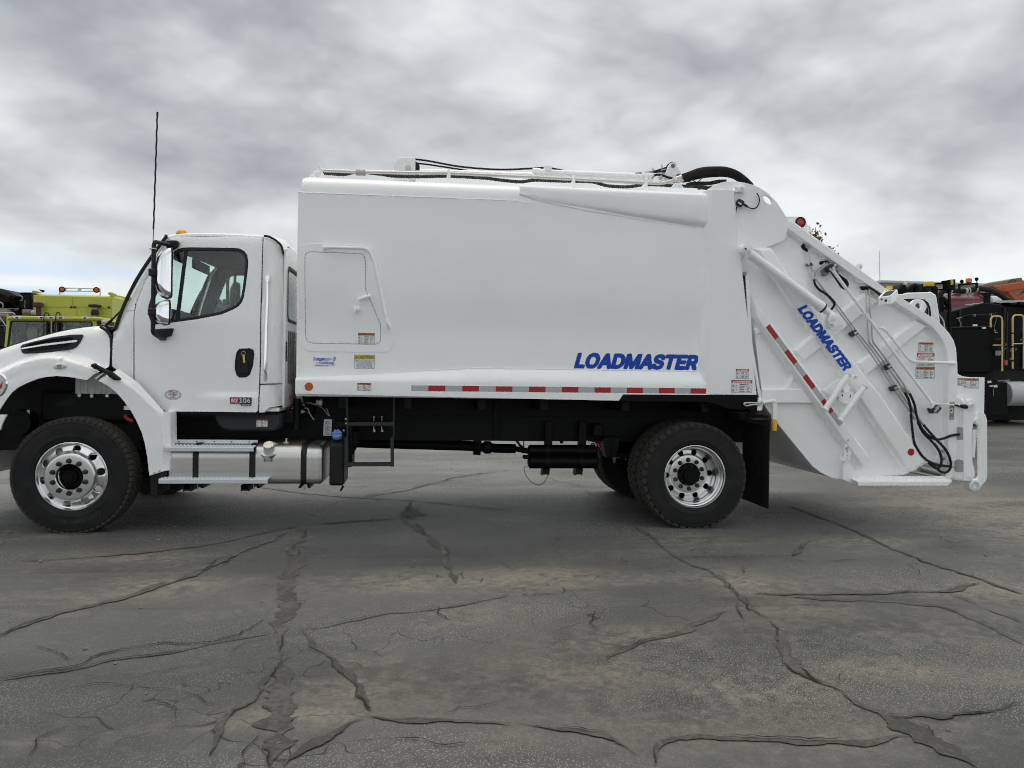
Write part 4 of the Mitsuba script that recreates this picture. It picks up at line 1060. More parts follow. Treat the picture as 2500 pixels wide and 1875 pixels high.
decal(*dbox((-0.623, 1.828), (-0.469, 1.73)), 0.0345, 'decal_orange', 'WARNING')
decal(*dbox((-0.656, 1.625), (-0.466, 1.499)), 0.0385, 'decal_yellow', 'CAUTION', plain=['KEEP ACCESS DOOR', 'CLOSED WHEN', 'EJECTOR PANEL', 'IS IN MOTION'], hfrac=0.32)
decal(*dbox((-0.618, 1.367), (-0.492, 1.295)), -0.0342, 'decal_orange', 'WARNING')
decal(*dbox((2.982, 1.553), (3.112, 1.458)), -0.0352, 'decal_red', 'DANGER', 'decal_white')
decal(*dbox((2.937, 1.446), (3.147, 1.323)), -0.0352, 'decal_red', 'DANGER', 'decal_white')
lg0, lg1 = (-1.024, 1.568), (-0.817, 1.572)
add(BK + '__lettering', letters('Legacy-S', lg0, 0.030, lg1[0] - lg0[0], 0.0385, 0.012, 0.28), 'blue_vinyl', False)
by0, by1, by2 = (-1.002, 1.538), (-0.974, 1.538), (-0.834, 1.541)
add(BK + '__lettering', join(letters('by', by0, 0.013, 0.022, 0.0385, 0, 0.3, bold=False), letters('LOADMASTER', by1, 0.015, by2[0] - by1[0], 0.0385, 0.035, 0.25)), 'blue_vinyl', False)
m0, m1, m2_ = (-1.005, 1.515), (-0.889, 1.517), (-0.878, 1.517)
add(BK + '__lettering', join(letters('Made in the', m0, 0.014, m1[0] - m0[0], 0.0385, 0), letters('USA', m2_, 0.017, 0.052, 0.0385, 0, bold=False)), 'blue_vinyl', False)
a0_, a1_ = (1.406, 1.543), (2.646, 1.55)
lx0 = a0_[0]
add(BK + '__lettering', letters('LOADMASTER', (lx0, 0.5 * (a0_[1] + a1_[1])), 0.125, a1_[0] - lx0, 0.0385, 0.07, 0.26), 'blue_vinyl', False)
rcx, rcz = (-1.05, 1.328)
add(G + '__side_reflector', lathe([(0.0, -0.006), (0.034, -0.006), (0.038, -0.003), (0.038, 0), (0, 0)], (rcx, -0.034, rcz), 32), 'amber_reflector')
for i in range(18):
    t0, t1 = i / 18, (i + 1) / 18
    x0, x1 = -0.128 + 2.816 * t0, -0.128 + 2.816 * t1
    z0, z1 = 1.352 + 0.009 * t0, 1.352 + 0.009 * t1
    add(BK + '__reflective_tape', prism([(x0, z0 - 0.052), (x1, z1 - 0.052), (x1, z1), (x0, z0)], -0.0350, -0.0338), 'silver_tape' if i % 2 == 0 else 'red_tape', False)

# ---- gear along the roof edge
RK = G + '__roof_gear'
yr = 0.42
le = [(-1.135, 3.287), (-1.027, 3.432), (-0.965, 3.294)]
hole = np.stack([(-1.039, 3.335)[0] + 0.030 * np.cos(np.arange(16) * math.pi / 8), (-1.039, 3.335)[1] + 0.033 * np.sin(np.arange(16) * math.pi / 8)], 1)
add(BK + '__lifting_eye', join(prism(rnd(le, 0.012), 0.29, 0.31, 0.002, [hole]), prism(rnd([(-1.048, 3.479), (-1.019, 3.481), (-0.989, 3.412), (-1.002, 3.352), (-1.04, 3.357)], 0.01), 0.5, 0.52)), 'white_paint')
pipe = np.vstack([[(-1.005, 0.42, 3.404), (-0.579, 0.42, 3.406), (0.143, 0.42, 3.431), (1.023, 0.42, 3.43)], [(2.073, 0.42, 3.422), (2.35, 0.42, 3.421), (2.488, 0.42, 3.464)]])
add(RK, tube(bend(pipe, 0.06), 0.0165, 12), 'zinc', 40)
add(RK + '__pipe', tube([(-0.594, 0.62, 3.461), (0.214, 0.62, 3.497), (1.05, 0.62, 3.498)], 0.014, 10), 'zinc', 40)
add(RK + '__pipe_coupling', join(*[cyl((-0.696, 0.42, 3.398), (-0.65, 0.42, 3.397), 0.03, None, 6), cyl((-0.644, 0.42, 3.398), (-0.605, 0.42, 3.398), 0.03, None, 6)]), 'steel_dull')
for cx, ztop, zbot, yy in ((433, 106, 172, 0.36), (1107, 140, 202, 0.36), (1500, 150, 212, 0.36)):
    p = {433: (0.199, 0.36, 3.436), 1107: (1.434, 0.36, 3.429), 1500: (2.174, 0.36, 3.439)}[cx]
    add(RK + '__pipe_clip', join(box(p[0] - 0.014, p[0] + 0.014, 0.355, 0.375, 3.275, p[2] + 0.02, 0.003), box(p[0] - 0.018, p[0] + 0.018, 0.36, 0.46, p[2] - 0.045, p[2] - 0.038), bolt(p[0], 0.355, p[2], 0.008)), 'white_paint')


def loom(pts, r, seed):
    q = spline(pts, 30)
    k = np.arange(len(q))
    return tube(q, r * (1 + 0.10 * np.sign(np.sin(k * 2.4))), 8)


def loom_look(p, n, uv):
    return mix((0.012, 0.012, 0.012), (0.10, 0.095, 0.07), smoothstep(0.60, 0.72, noise(p.x * 90, p.y * 90, p.z * 90)))


paint('braided_loom', mikit.proc(loom_look), 0.6)
lp = np.vstack([[(-1.022, 0.5, 3.4), (-0.82, 0.5, 3.396), (-0.69, 0.5, 3.425), (-0.453, 0.5, 3.412), (-0.348, 0.5, 3.401), (-0.122, 0.5, 3.404), (0.212, 0.5, 3.423)], [(0.548, 0.5, 3.42), (0.734, 0.5, 3.406), (0.92, 0.5, 3.399), (1.07, 0.5, 3.421), (1.353, 0.5, 3.424), (1.638, 0.5, 3.43), (1.811, 0.5, 3.397), (2.023, 0.5, 3.396), (2.216, 0.5, 3.427), (2.489, 0.5, 3.426), (2.823, 0.5, 3.43)]])
add(RK + '__braided_loom', loom(lp, 0.017, 1), 'braided_loom', True)
add(RK + '__braided_loom', loom([(2.675, 0.6, 3.467), (2.803, 0.6, 3.488), (2.914, 0.6, 3.493), (3.01, 0.6, 3.515), (3.099, 0.6, 3.522)], 0.020, 2), 'braided_loom', True)
add(RK + '__braided_loom', loom([(2.752, 0.48, 3.413), (2.807, 0.48, 3.417), (2.859, 0.48, 3.412), (2.918, 0.48, 3.422)], 0.020, 3), 'braided_loom', True)
cab_ = [(-0.155, 0.75, 3.646), (0.014, 0.75, 3.631), (0.336, 0.75, 3.589), (0.717, 0.75, 3.578), (1.006, 0.75, 3.599), (1.2, 0.75, 3.617), (1.297, 0.75, 3.612), (1.493, 0.75, 3.584), (1.69, 0.75, 3.573), (2.086, 0.75, 3.591), (2.286, 0.75, 3.615), (2.506, 0.75, 3.649)]
add(RK + '__cable', tube(spline(cab_, 8), 0.010, 8), 'black_plastic', True)
add(RK + '__cable', tube(spline([(-0.127, 0.8, 3.617), (-0.005, 0.8, 3.61), (0.147, 0.8, 3.594), (0.396, 0.8, 3.567)], 8), 0.009, 8), 'black_plastic', True)
ro = rnd([(-0.338, 3.406), (-0.341, 3.573), (-0.292, 3.625), (-0.131, 3.632), (-0.128, 3.415)], 0.02)
add(RK + '__roller_guard', join(prism(ro, 0.64, 0.66, 0.004), prism(ro, 0.80, 0.82)), 'white_paint')
add(RK + '__roller', lathe([(0.02, 0), (0.075, 0), (0.075, 0.10), (0.02, 0.10)], np.array((-0.16, 0.68, 3.537)), 28), 'black_plastic')
add(RK + '__roller_bolt', bolt(*(-0.202, 0.638, 3.524), 0.022), 'zinc')
add(RK + '__cylinder_rod', tube([(-0.112, 0.72, 3.521), (1.08, 0.72, 3.533)], 0.020, 14), 'chrome', 40)
add(RK + '__cylinder', join(cyl((1.07, 0.72, 3.546), (2.278, 0.72, 3.553), 0.045), cyl((1.07, 0.72, 3.546), (1.148, 0.72, 3.547), 0.055), prism([(1.188, 3.622), (1.259, 3.629), (1.266, 3.593), (1.241, 3.564), (1.193, 3.565)], 0.67, 0.76, 0.004), cyl((2.218, 0.72, 3.554), (2.338, 0.72, 3.554), 0.056)), 'white_paint', 40)
br = rnd([(2.413, 3.49), (2.466, 3.646), (2.489, 3.681), (2.528, 3.691), (2.554, 3.669), (2.626, 3.546), (2.627, 3.492), (2.421, 3.475)], 0.01)
add(RK + '__pivot_bracket', join(prism(br, 0.58, 0.60, 0.003), prism(br, 0.76, 0.78)), 'white_paint')
add(RK + '__bracket_bush', join(cyl((2.514, 0.57, 3.649), (2.589, 0.8, 3.714), 0.021), cyl((2.574, 0.575, 3.548), (2.649, 0.8, 3.609), 0.024)), 'steel_dull')
add(RK + '__bracket_pulley', lathe([(0.01, 0), (0.052, 0), (0.045, 0.03), (0.052, 0.06), (0.01, 0.06)], np.array((2.53, 0.64, 3.659)), 24), 'black_plastic')
add(RK + '__cable', tube(spline([(2.148, 0.7, 3.585), (2.291, 0.7, 3.604), (2.482, 0.7, 3.625)], 8), 0.010, 8), 'black_plastic', True)
add(RK + '__cable', tube(spline([(2.346, 0.7, 3.617), (2.41, 0.7, 3.639), (2.505, 0.7, 3.673)], 8), 0.008, 8), 'black_plastic', True)
add(RK + '__cable_end', join(cyl((2.338, 0.7, 3.655), (2.339, 0.7, 3.597), 0.008), cyl((2.433, 0.7, 3.693), (2.44, 0.7, 3.632), 0.008), box(*[(2.331, 3.643)[0], (2.362, 3.644)[0]], 0.69, 0.71, (2.346, 3.624)[1], (2.346, 3.64)[1])), 'zinc')
add(RK + '__fitting', join(cyl((2.473, 0.42, 3.46), (2.504, 0.42, 3.474), 0.028, None, 6), cyl((2.504, 0.42, 3.474), (2.565, 0.42, 3.501), 0.024), cyl((2.504, 0.42, 3.45), (2.574, 0.42, 3.472), 0.020)), 'zinc')
add(RK + '__fitting', join(cyl((2.276, 0.55, 3.502), (2.302, 0.55, 3.534), 0.018), cyl((2.358, 0.55, 3.502), (2.389, 0.55, 3.53), 0.018)), 'zinc')
add(RK + '__hose', tube(spline([(2.295, 0.55, 3.526), (2.334, 0.55, 3.544), (2.388, 0.55, 3.544), (2.452, 0.55, 3.525), (2.515, 0.55, 3.511)], 8), 0.012, 10), 'rubber', True)


def spiral_hose(pts, r):
    q = spline(pts, 40)
    k = np.arange(len(q))
    return tube(q, r * (1 - 0.10 * (k % 8 == 0)), 12)


add(RK + '__hose', spiral_hose([(2.562, 0.42, 3.49), (2.627, 0.42, 3.517), (2.767, 0.42, 3.57), (2.938, 0.42, 3.589), (3.041, 0.42, 3.583), (3.136, 0.42, 3.553), (3.224, 0.42, 3.496), (3.297, 0.42, 3.431)], 0.036), 'rubber', 60)
add(RK + '__hose', spiral_hose([(2.61, 0.55, 3.502), (2.704, 0.55, 3.529), (2.854, 0.55, 3.564), (3.037, 0.55, 3.583), (3.15, 0.55, 3.571), (3.231, 0.55, 3.529), (3.297, 0.55, 3.462)], 0.030), 'rubber', 60)
add(RK + '__wire', join(tube(spline([(2.593, 0.5, 3.473), (2.672, 0.5, 3.475), (2.743, 0.5, 3.468), (2.797, 0.5, 3.513), (2.844, 0.5, 3.538)], 8), 0.005, 6), tube(spline([(2.687, 0.5, 3.5), (2.735, 0.5, 3.476), (2.774, 0.5, 3.458)], 8), 0.005, 6), tube(spline([(2.641, 0.5, 3.434), (2.688, 0.5, 3.443), (2.759, 0.5, 3.458)], 6), 0.006, 6)), 'black_plastic', True)
add(BK + '__ear_bracket', join(prism(rnd([(2.359, 3.308), (2.389, 3.355), (2.419, 3.367), (2.456, 3.368), (2.483, 3.334), (2.487, 3.314)], 0.012), 0.15, 0.17, 0.003), cyl((2.441, 0.145, 3.334), (2.449, 0.17, 3.341), 0.012)), 'white_paint')


# ------------------------------------------------------------------ the rear loading hopper (tailgate)
TK = G + '__hopper'
YS = 0.08
PL = [(3.025, 2.608), (3.401, 3.044), (3.545, 3.049), (4.267, 2.583), (4.552, 2.397), (4.944, 2.184), (5.158, 2.056), (5.258, 1.963), (5.313, 1.879), (5.342, 1.795), (5.354, 1.556), (5.37, 0.649), (5.191, 0.649), (5.04, 0.63), (4.937, 0.566), (4.81, 0.513), (4.342, 0.493), (4.196, 0.458), (4.049, 0.482), (3.931, 0.537), (3.842, 0.599), (3.471, 1.018), (3.309, 1.223), (3.309, 1.264), (3.209, 1.946)]
add(TK, prism(PL, YS, YS + 0.012), 'white_paint')
add(TK + '__far_side', prism(PL, 2.36, 2.372), 'white_paint')
FO = [(3.511, 3.018), (3.859, 2.795), (4.226, 2.572), (4.508, 2.388), (4.896, 2.177), (5.108, 2.05), (5.207, 1.958), (5.265, 1.875), (5.294, 1.792), (5.308, 1.653), (5.315, 1.541), (5.324, 0.657), (5.231, 0.657), (5.212, 1.595), (5.206, 1.707), (5.181, 1.804), (5.126, 1.9), (5.042, 1.996), (4.883, 2.101), (4.495, 2.319), (4.213, 2.478), (3.861, 2.7), (3.506, 2.928)]
add2(TK + '__flange', prism(rnd(FO, 0.04, 3), 0.0, YS, 0.004), 'white_paint')
# sheets between the two sides: sloping cover above, pan below
def sheet(pts, t, y0=0.092, y1=2.36):
    p = np.asarray(pts, float)
    d = np.gradient(p, axis=0)
    n = np.stack([-d[:, 1], d[:, 0]], 1) / np.linalg.norm(d, axis=1, keepdims=True)
    return prism(np.vstack([p, (p + n * t)[::-1]]), y0, y1)


add(TK + '__cover', sheet([(3.604, 2.98), (4.268, 2.554), (4.552, 2.371), (4.945, 2.158), (5.143, 2.039)], -0.02), 'white_paint')
add(TK + '__pan', sheet([(3.318, 1.263), (3.341, 1.181), (3.488, 1.02), (3.852, 0.604), (3.941, 0.542), (4.06, 0.485), (4.2, 0.461), (4.354, 0.494), (4.816, 0.516)], 0.02), 'white_paint')
add(TK + '__packing_blade', prism([(3.463, 2.584), (3.824, 2.637), (4.279, 1.915), (4.74, 1.224), (4.6, 0.802), (4.156, 0.8), (3.703, 1.489)], 0.3, 2.14), 'white_paint')
# pivot ear with its window
EAR = [(2.686, 3.284), (2.731, 3.316), (2.783, 3.342), (2.835, 3.359), (2.887, 3.369), (2.954, 3.371), (3.014, 3.367), (3.082, 3.357), (3.15, 3.342), (3.199, 3.324), (3.241, 3.302), (3.295, 3.269), (3.341, 3.227), (3.384, 3.186), (3.419, 3.14), (3.489, 3.042), (3.516, 3.014), (3.525, 2.999), (3.512, 2.952), (3.472, 2.832), (3.466, 2.816), (3.452, 2.805), (3.178, 2.707), (3.073, 2.673), (2.96, 2.669), (2.948, 3.287)]
ex, ez = (3.292, 3.206)
th = np.arange(28) * 2 * math.pi / 28
ea = np.radians(-40)
ehole = np.stack([ex + 0.054 * np.cos(th) * math.cos(ea) - 0.031 * np.sin(th) * math.sin(ea), ez + 0.054 * np.cos(th) * math.sin(ea) + 0.031 * np.sin(th) * math.cos(ea)], 1)
eh_ = [ehole[::-1]]
add(TK + '__pivot_ear', prism(EAR, 0.012, 0.045, 0.003, eh_), 'white_paint')
far_ear = prism(EAR, 0.012, 0.045)
add(TK + '__pivot_ear', mirrored(far_ear), 'white_paint')
hg = rnd([(2.935, 3.274), (2.965, 3.293), (2.968, 3.308), (2.927, 3.306), (2.93, 3.181), (3.011, 3.224), (3.047, 3.265), (3.054, 3.294), (3.046, 3.315), (3.016, 3.328), (2.979, 3.326), (2.935, 3.313)], 0.008)
add(TK + '__hinge', join(prism(rnd([(2.933, 3.311), (2.958, 3.312), (2.96, 3.252), (2.934, 3.251)], 0.005), -0.045, 0.02, 0.004), prism(rnd([(2.964, 3.313), (3.009, 3.326), (3.039, 3.314), (3.047, 3.29), (3.032, 3.26), (3.003, 3.25), (2.965, 3.26)], 0.02), -0.03, 0.02, 0.004),
    prism([(2.944, 3.254), (3.048, 3.262), (2.945, 3.186)], -0.005, 0.02, 0.002), cyl((2.998, -0.05, 3.283), (3.019, 0, 3.295), 0.024, None, 8)), 'white_paint')
sen = np.array((3.004, -0.02, 3.163))
add(TK + '__sensor', join(prism(rnd([(2.977, 3.195), (3.037, 3.166), (3.009, 3.118), (2.952, 3.144)], 0.008), -0.045, 0.0, 0.004), cyl((3.008, -0.03, 3.154), (3.068, -0.03, 3.121), 0.012)), 'charcoal')
add(TK + '__sensor_cable', tube(spline([(3.065, -0.02, 3.126), (3.103, -0.02, 3.11), (3.14, -0.02, 3.108), (3.173, -0.02, 3.13), (3.191, -0.02, 3.178), (3.186, -0.02, 3.224), (3.163, -0.02, 3.259)], 8), 0.006, 8), 'black_plastic', True)
add(TK + '__sensor_cable', tube([(2.964, -0.02, 3.119), (2.956, -0.02, 3.061)], 0.005, 6), 'black_plastic', True)
add(TK + '__sensor_clip', prism(rnd([(2.967, 3.161), (3.001, 3.144), (2.996, 3.13), (2.963, 3.148)], 0.004), -0.050, -0.045), 'zinc')
# ribs
def rib_bar(name, p, y0=0.03, b=0.018):
    return add2(name, prism(p, y0, YS + 0.002, b), 'white_paint')


rib_bar(TK + '__rib', [(4.264, 1.629), (4.889, 2.071), (5.003, 2.014), (4.362, 1.502)])
rib_bar(TK + '__rib', [(3.602, 1.74), (4.329, 2.338), (4.478, 2.245), (3.698, 1.626)])
rib_bar(TK + '__rib', [(3.529, 1.356), (3.598, 1.501), (3.631, 1.488), (3.572, 1.357)], 0.05, 0.008)
rib_bar(TK + '__rib', [(3.281, 1.36), (3.732, 1.366), (3.839, 1.23), (3.284, 1.224)], 0.035, 0.006)
rib_bar(TK + '__rib', [(3.196, 1.944), (3.28, 1.987), (3.303, 1.926), (3.211, 1.893)], 0.045, 0.008)
# two slanting channels
CH1 = rnd([(3.139, 2.281), (4.377, 0.741), (4.411, 0.668), (4.316, 0.586), (4.225, 0.692), (3.16, 2.062)], [0, 0.02, 0.01, 0.01, 0.02, 0])
add(TK + '__front_channel', prism(CH1, -0.010, YS, 0.030), 'white_paint')
CH2 = [(3.151, 2.733), (3.331, 2.739), (3.978, 1.903), (4.489, 1.337), (4.842, 0.865), (4.985, 0.651), (4.868, 0.575), (4.784, 0.563), (3.893, 1.777)]
add(TK + '__rear_channel', prism(CH2, -0.016, YS, 0.028), 'white_paint')
add(TK + '__weld_bead', join(weld([(3.141, 0.006, 2.282), (3.257, 0.006, 2.146), (3.592, 0.006, 1.746), (4.096, 0.006, 1.069), (4.373, 0.006, 0.747)], 0.003, 51), weld([(3.337, 0.002, 2.741), (3.985, 0.002, 1.904), (4.497, 0.002, 1.337), (4.85, 0.002, 0.864), (4.986, 0.002, 0.66)], 0.003, 52), weld([(3.942, 0.08, 1.769), (4.432, 0.08, 1.124), (4.844, 0.08, 0.545)], 0.004, 53)), 'white_paint', True)
# reflective tape on the front channel
(tx0, tz0), (tx1, tz1) = (3.304, 1.979), (4.078, 1.021)
tl = math.hypot(tx1 - tx0, tz1 - tz0)
ux, uz = (tx1 - tx0) / tl, (tz1 - tz0) / tl
for i in range(8):
    p0, p1 = tl * i / 8, tl * (i + 1) / 8
    q = [(tx0 + ux * p - uz * s * 0.0255, tz0 + uz * p + ux * s * 0.0255) for p, s in ((p0, -1), (p1, -1), (p1, 1), (p0, 1))]
    add(TK + '__reflective_tape', prism(q, -0.0118, -0.0100), 'red_tape' if i % 2 == 0 else 'silver_tape', False)
(bx0_, bz0_), (bx1_, bz1_) = (3.605, 2.152), (4.117, 1.534)
bl = math.hypot(bx1_ - bx0_, bz1_ - bz0_)
add(TK + '__lettering', letters('LOADMASTER', (bx0_, bz0_), 0.084, bl, -0.0165, 0.08, 0.26, dirx=((bx1_ - bx0_) / bl, (bz1_ - bz0_) / bl)), 'blue_vinyl', False)
rx_, rz_ = (4.82, 0.754)
add(TK + '__round_reflector', lathe([(0, -0.002), (0.036, -0.002), (0.036, 0), (0, 0)], (rx_, -0.0155, rz_), 32), 'red_tape')
# seal and edge bar beside the post
add(TK + '__edge_seal', prism([(3.041, 2.481), (3.071, 2.492), (3.123, 1.795), (3.224, 1.276), (3.194, 1.272), (3.095, 1.795)], -0.005, 0.05), 'rubber')
add(TK + '__edge_bar', prism([(3.068, 2.46), (3.1, 2.468), (3.151, 1.796), (3.256, 1.268), (3.229, 1.265), (3.119, 1.795)], -0.018, 0.05, 0.004), 'white_paint')
add(TK + '__edge_bar_cap', prism([(3.04, 2.49), (3.077, 2.499), (3.079, 2.464), (3.047, 2.455)], -0.02, 0.04, 0.003), 'steel_dull')
add(TK + '__cheek', prism(rnd([(3.018, 2.709), (3.082, 2.644), (3.048, 2.613), (3.027, 2.601)], 0.004), -0.02, 0.03, 0.003), 'white_paint')

# ---- lift cylinder
CK = G + '__lift_cylinder'
c0, c1 = np.array((3.062, -0.085, 2.665)), np.array((3.828, -0.085, 2.155))
ax = (c1 - c0) / np.linalg.norm(c1 - c0)
add(CK, join(tube([c0, c0 + ax * 0.02, c0 + ax * 0.021, c1 - ax * 0.075, c1 - ax * 0.072, c1], [0.043, 0.050, 0.0465, 0.0465, 0.049, 0.049], 28)), 'white_paint', 40)
eye = np.array((3.035, -0.085, 2.707))
add(CK + '__eye', join(cyl(eye - (0, 0.055, 0), eye + (0, 0.055, 0), 0.048, None, 24), hull([eye + (0.02, dy, dz) for dy in (-0.03, 0.03) for dz in (-0.04, 0.04)] + [c0 + ax * 0.02 + (0, dy, dz) for dy in (-0.035, 0.035) for dz in (-0.04, 0.04)])), 'white_paint')
add(CK + '__pin', join(cyl(eye - (0, 0.07, 0), eye + (0, 0.10, 0), 0.026, None, 20), cyl(np.array((3.038, -0.14, 2.673)), np.array((3.055, -0.1, 2.68)), 0.011)), 'white_paint')
add(CK + '__pin_hole', cyl(np.array((3.003, -0.158, 2.694)), np.array((3.007, -0.15, 2.696)), 0.008), 'deep_black')
add(CK + '__gland', cyl(c1 - ax * 0.012, c1 + ax * 0.006, 0.0505, None, 28), 'charcoal')
add(CK + '__rod', join(cyl(c1, c1 + ax * 0.05, 0.036), cyl(c1 + ax * 0.05, c1 + ax * 0.14, 0.033)), 'white_paint', 40)
cv = rnd([(3.874, 2.073), (3.894, 2.096), (3.924, 2.106), (3.965, 2.097), (3.978, 2.066), (3.957, 2.003), (3.932, 1.976), (3.901, 1.978), (3.881, 2.001), (3.867, 2.03)], 0.006)
add(CK + '__clevis', join(prism(cv, -0.135, -0.115, 0.004), prism(cv, -0.055, -0.035), prism(rnd([(3.912, 2.083), (3.947, 2.108), (3.998, 2.103), (4.069, 2.05), (4.064, 2.009), (3.951, 1.939), (3.925, 1.958), (3.903, 2.02)], 0.01), -0.05, -0.02, 0.004), prism([(3.904, 2.007), (3.946, 1.96), (3.942, 1.911), (3.927, 1.891), (3.919, 1.911), (3.931, 1.959), (3.899, 1.997)], -0.04, 0.0, 0.003)), 'white_paint')
add(CK + '__pin', join(cyl((3.897, -0.15, 2.059), (3.98, 0, 2.072), 0.028, None, 24), cyl((3.893, -0.158, 2.059), (3.903, -0.14, 2.06), 0.017)), 'white_paint')
add(CK + '__bolt', bolt(*(3.902, -0.135, 1.995), 0.011, 0.012), 'zinc')

# ---- slots in the side, lines, hoses
def slot(name, p):
    return add(name, prism(rnd(p, 0.02, 5), YS - 0.003, YS + 0.002), 'deep_black')


slot(TK + '__slot', [(3.674, 2.789), (3.699, 2.805), (3.73, 2.796), (3.76, 2.758), (3.758, 2.728), (3.732, 2.725), (3.695, 2.746), (3.674, 2.77)])
slot(TK + '__slot', [(3.866, 2.624), (3.883, 2.638), (3.955, 2.647), (3.973, 2.638), (3.972, 2.618), (3.941, 2.61), (3.884, 2.601), (3.866, 2.61)])
slot(TK + '__slot', [(3.984, 2.54), (4.046, 2.537), (4.162, 2.462), (4.184, 2.423), (4.176, 2.384), (4.138, 2.361), (4.101, 2.377), (4.005, 2.506)])
slot(TK + '__slot', [(4.299, 2.382), (4.32, 2.396), (4.383, 2.399), (4.425, 2.381), (4.404, 2.368), (4.321, 2.363)])
HL = G + '__hydraulic_line'
def line(pts, r, mat='zinc', n=8):
    return add(HL, tube(bend(pts, 0.03, 4), r, n), mat, 40)


line([(3.695, 0.03, 2.77), (3.721, 0.03, 2.765), (3.734, 0.03, 2.739), (3.752, 0.03, 2.599), (3.777, 0.03, 2.513)], 0.0115)
line([(3.787, 0.03, 2.513), (3.898, 0.03, 2.609), (3.893, 0.03, 2.618)], 0.009)
line([(3.803, 0.03, 2.499), (3.924, 0.03, 2.605), (3.918, 0.03, 2.619)], 0.009)
for pa in ([(4.021, 0.03, 2.18), (4.215, 0.03, 1.944), (4.395, 0.03, 1.734), (4.638, 0.03, 1.406), (4.883, 0.03, 1.089)], [(4.045, 0.03, 2.192), (4.241, 0.03, 1.952), (4.424, 0.03, 1.746), (4.665, 0.03, 1.417), (4.905, 0.03, 1.103)]):
    line(np.vstack([[(3.804, 0.03, 2.455)], pa]), 0.0072)
for pa in ([(4.334, 0.03, 2.361), (4.349, 0.03, 2.175), (4.378, 0.03, 1.838), (4.423, 0.03, 1.79), (4.575, 0.03, 1.606), (4.757, 0.03, 1.38)], [(4.371, 0.03, 2.368), (4.382, 0.03, 2.19), (4.418, 0.03, 1.848), (4.46, 0.03, 1.798), (4.611, 0.03, 1.614), (4.798, 0.03, 1.377)]):
    line(pa, 0.0085)
add(HL + '__union', join(cyl((3.777, 0.03, 2.522), (3.781, 0.03, 2.454), 0.017), cyl((3.78, 0.03, 2.503), (3.781, 0.03, 2.476), 0.022, None, 6), cyl((3.785, 0.03, 2.464), (3.794, 0.03, 2.44), 0.013)), 'zinc')
for p, d in (((4.217, 0.02, 1.926), 0), ((4.579, 0.02, 1.599), 1), ((4.655, 0.02, 1.388), 2)):
    p = np.array(p)
    w = np.array([0.58, 0, -0.81]) * 0.022
    a = np.array([0.86, 0, 0.5]) * 0.03
    add(HL + '__clamp', hull([p + s * w + t * a + (0, dy, 0) for s in (-1, 1) for t in (-1, 1) for dy in (-0.012, 0.05)]), 'charcoal')
    add(HL + '__clamp_bolt', join(bolt(*(p + (0, -0.012, 0)), 0.010, 0.012), bolt(*(p + a * 0.6 + (0, -0.012, 0)), 0.008, 0.01)), 'zinc')
add(HL + '__clamp', box(*[(3.724, 2.597)[0], (3.78, 2.599)[0]], 0.01, 0.07, (3.75, 2.582)[1], (3.749, 2.609)[1], 0.006), 'charcoal')
add(HL + '__clamp_bolt', join(bolt(*(3.721, 0.01, 2.595), 0.010), bolt(*(3.765, 0.01, 2.599), 0.010)), 'zinc')
HS = G + '__hydraulic_hose'
def hose(pts, r=0.0125, mat='rubber'):
    return add(HS, tube(spline(pts, 8), r, 10), mat, True)


hose([(3.783, 0.02, 2.448), (3.8, 0.02, 2.396), (3.842, 0.02, 2.348), (3.904, 0.02, 2.311), (3.967, 0.02, 2.264), (4.004, 0.02, 2.221), (3.994, 0.02, 2.187), (3.969, 0.02, 2.152)], 0.0115)
hose([(4.74, 0, 1.361), (4.772, 0, 1.315), (4.8, 0, 1.257), (4.82, 0, 1.173), (4.823, 0, 1.123), (4.832, 0, 1.031), (4.845, 0, 0.947), (4.865, 0, 0.846), (4.92, 0, 0.754), (4.993, 0, 0.679), (5.085, 0, 0.633), (5.148, 0, 0.62), (5.257, 0, 0.61)])
hose([(4.77, -0.015, 1.366), (4.807, -0.015, 1.312), (4.845, -0.015, 1.233), (4.864, -0.015, 1.158), (4.884, -0.015, 1.082), (4.931, -0.015, 0.991), (5.004, -0.015, 0.92), (5.077, -0.015, 0.884), (5.149, -0.015, 0.887), (5.23, -0.015, 0.915), (5.293, -0.015, 0.93), (5.343, -0.015, 0.933)])
hose([(4.94, -0.02, 1.033), (5, -0.02, 0.966), (5.092, -0.02, 0.875), (5.175, -0.02, 0.795), (5.227, -0.02, 0.715), (5.246, -0.02, 0.64), (5.234, -0.02, 0.58), (5.19, -0.02, 0.55), (5.135, -0.02, 0.562), (5.08, -0.02, 0.605), (5.035, -0.02, 0.631)])
hose([(4.891, -0.005, 1.057), (4.947, -0.005, 0.956), (5.039, -0.005, 0.869), (5.114, -0.005, 0.789), (5.153, -0.005, 0.705), (5.152, -0.005, 0.629), (5.118, -0.005, 0.591), (5.073, -0.005, 0.605), (5.018, -0.005, 0.646)])
for p0, p1, r in (((5.241, -0.01, 0.611), (5.357, 0, 0.602), 0.009), ((4.734, -0.015, 1.399), (4.784, -0.015, 1.341), 0.014), ((4.708, 0, 1.39), (4.745, 0, 1.352), 0.014), ((4.889, -0.02, 1.091), (4.94, -0.02, 1.033), 0.014)):
    add(HS + '__end', cyl(p0, p1, r), 'zinc')
add(HL, join(tube([(4.646, 0, 1.355), (4.867, 0, 1.073)], 0.0075, 8)), 'zinc')
add(HL, join(tube([(4.749, 0.02, 1.356), (4.916, 0.02, 1.089)], 0.0075, 8)), 'zinc')

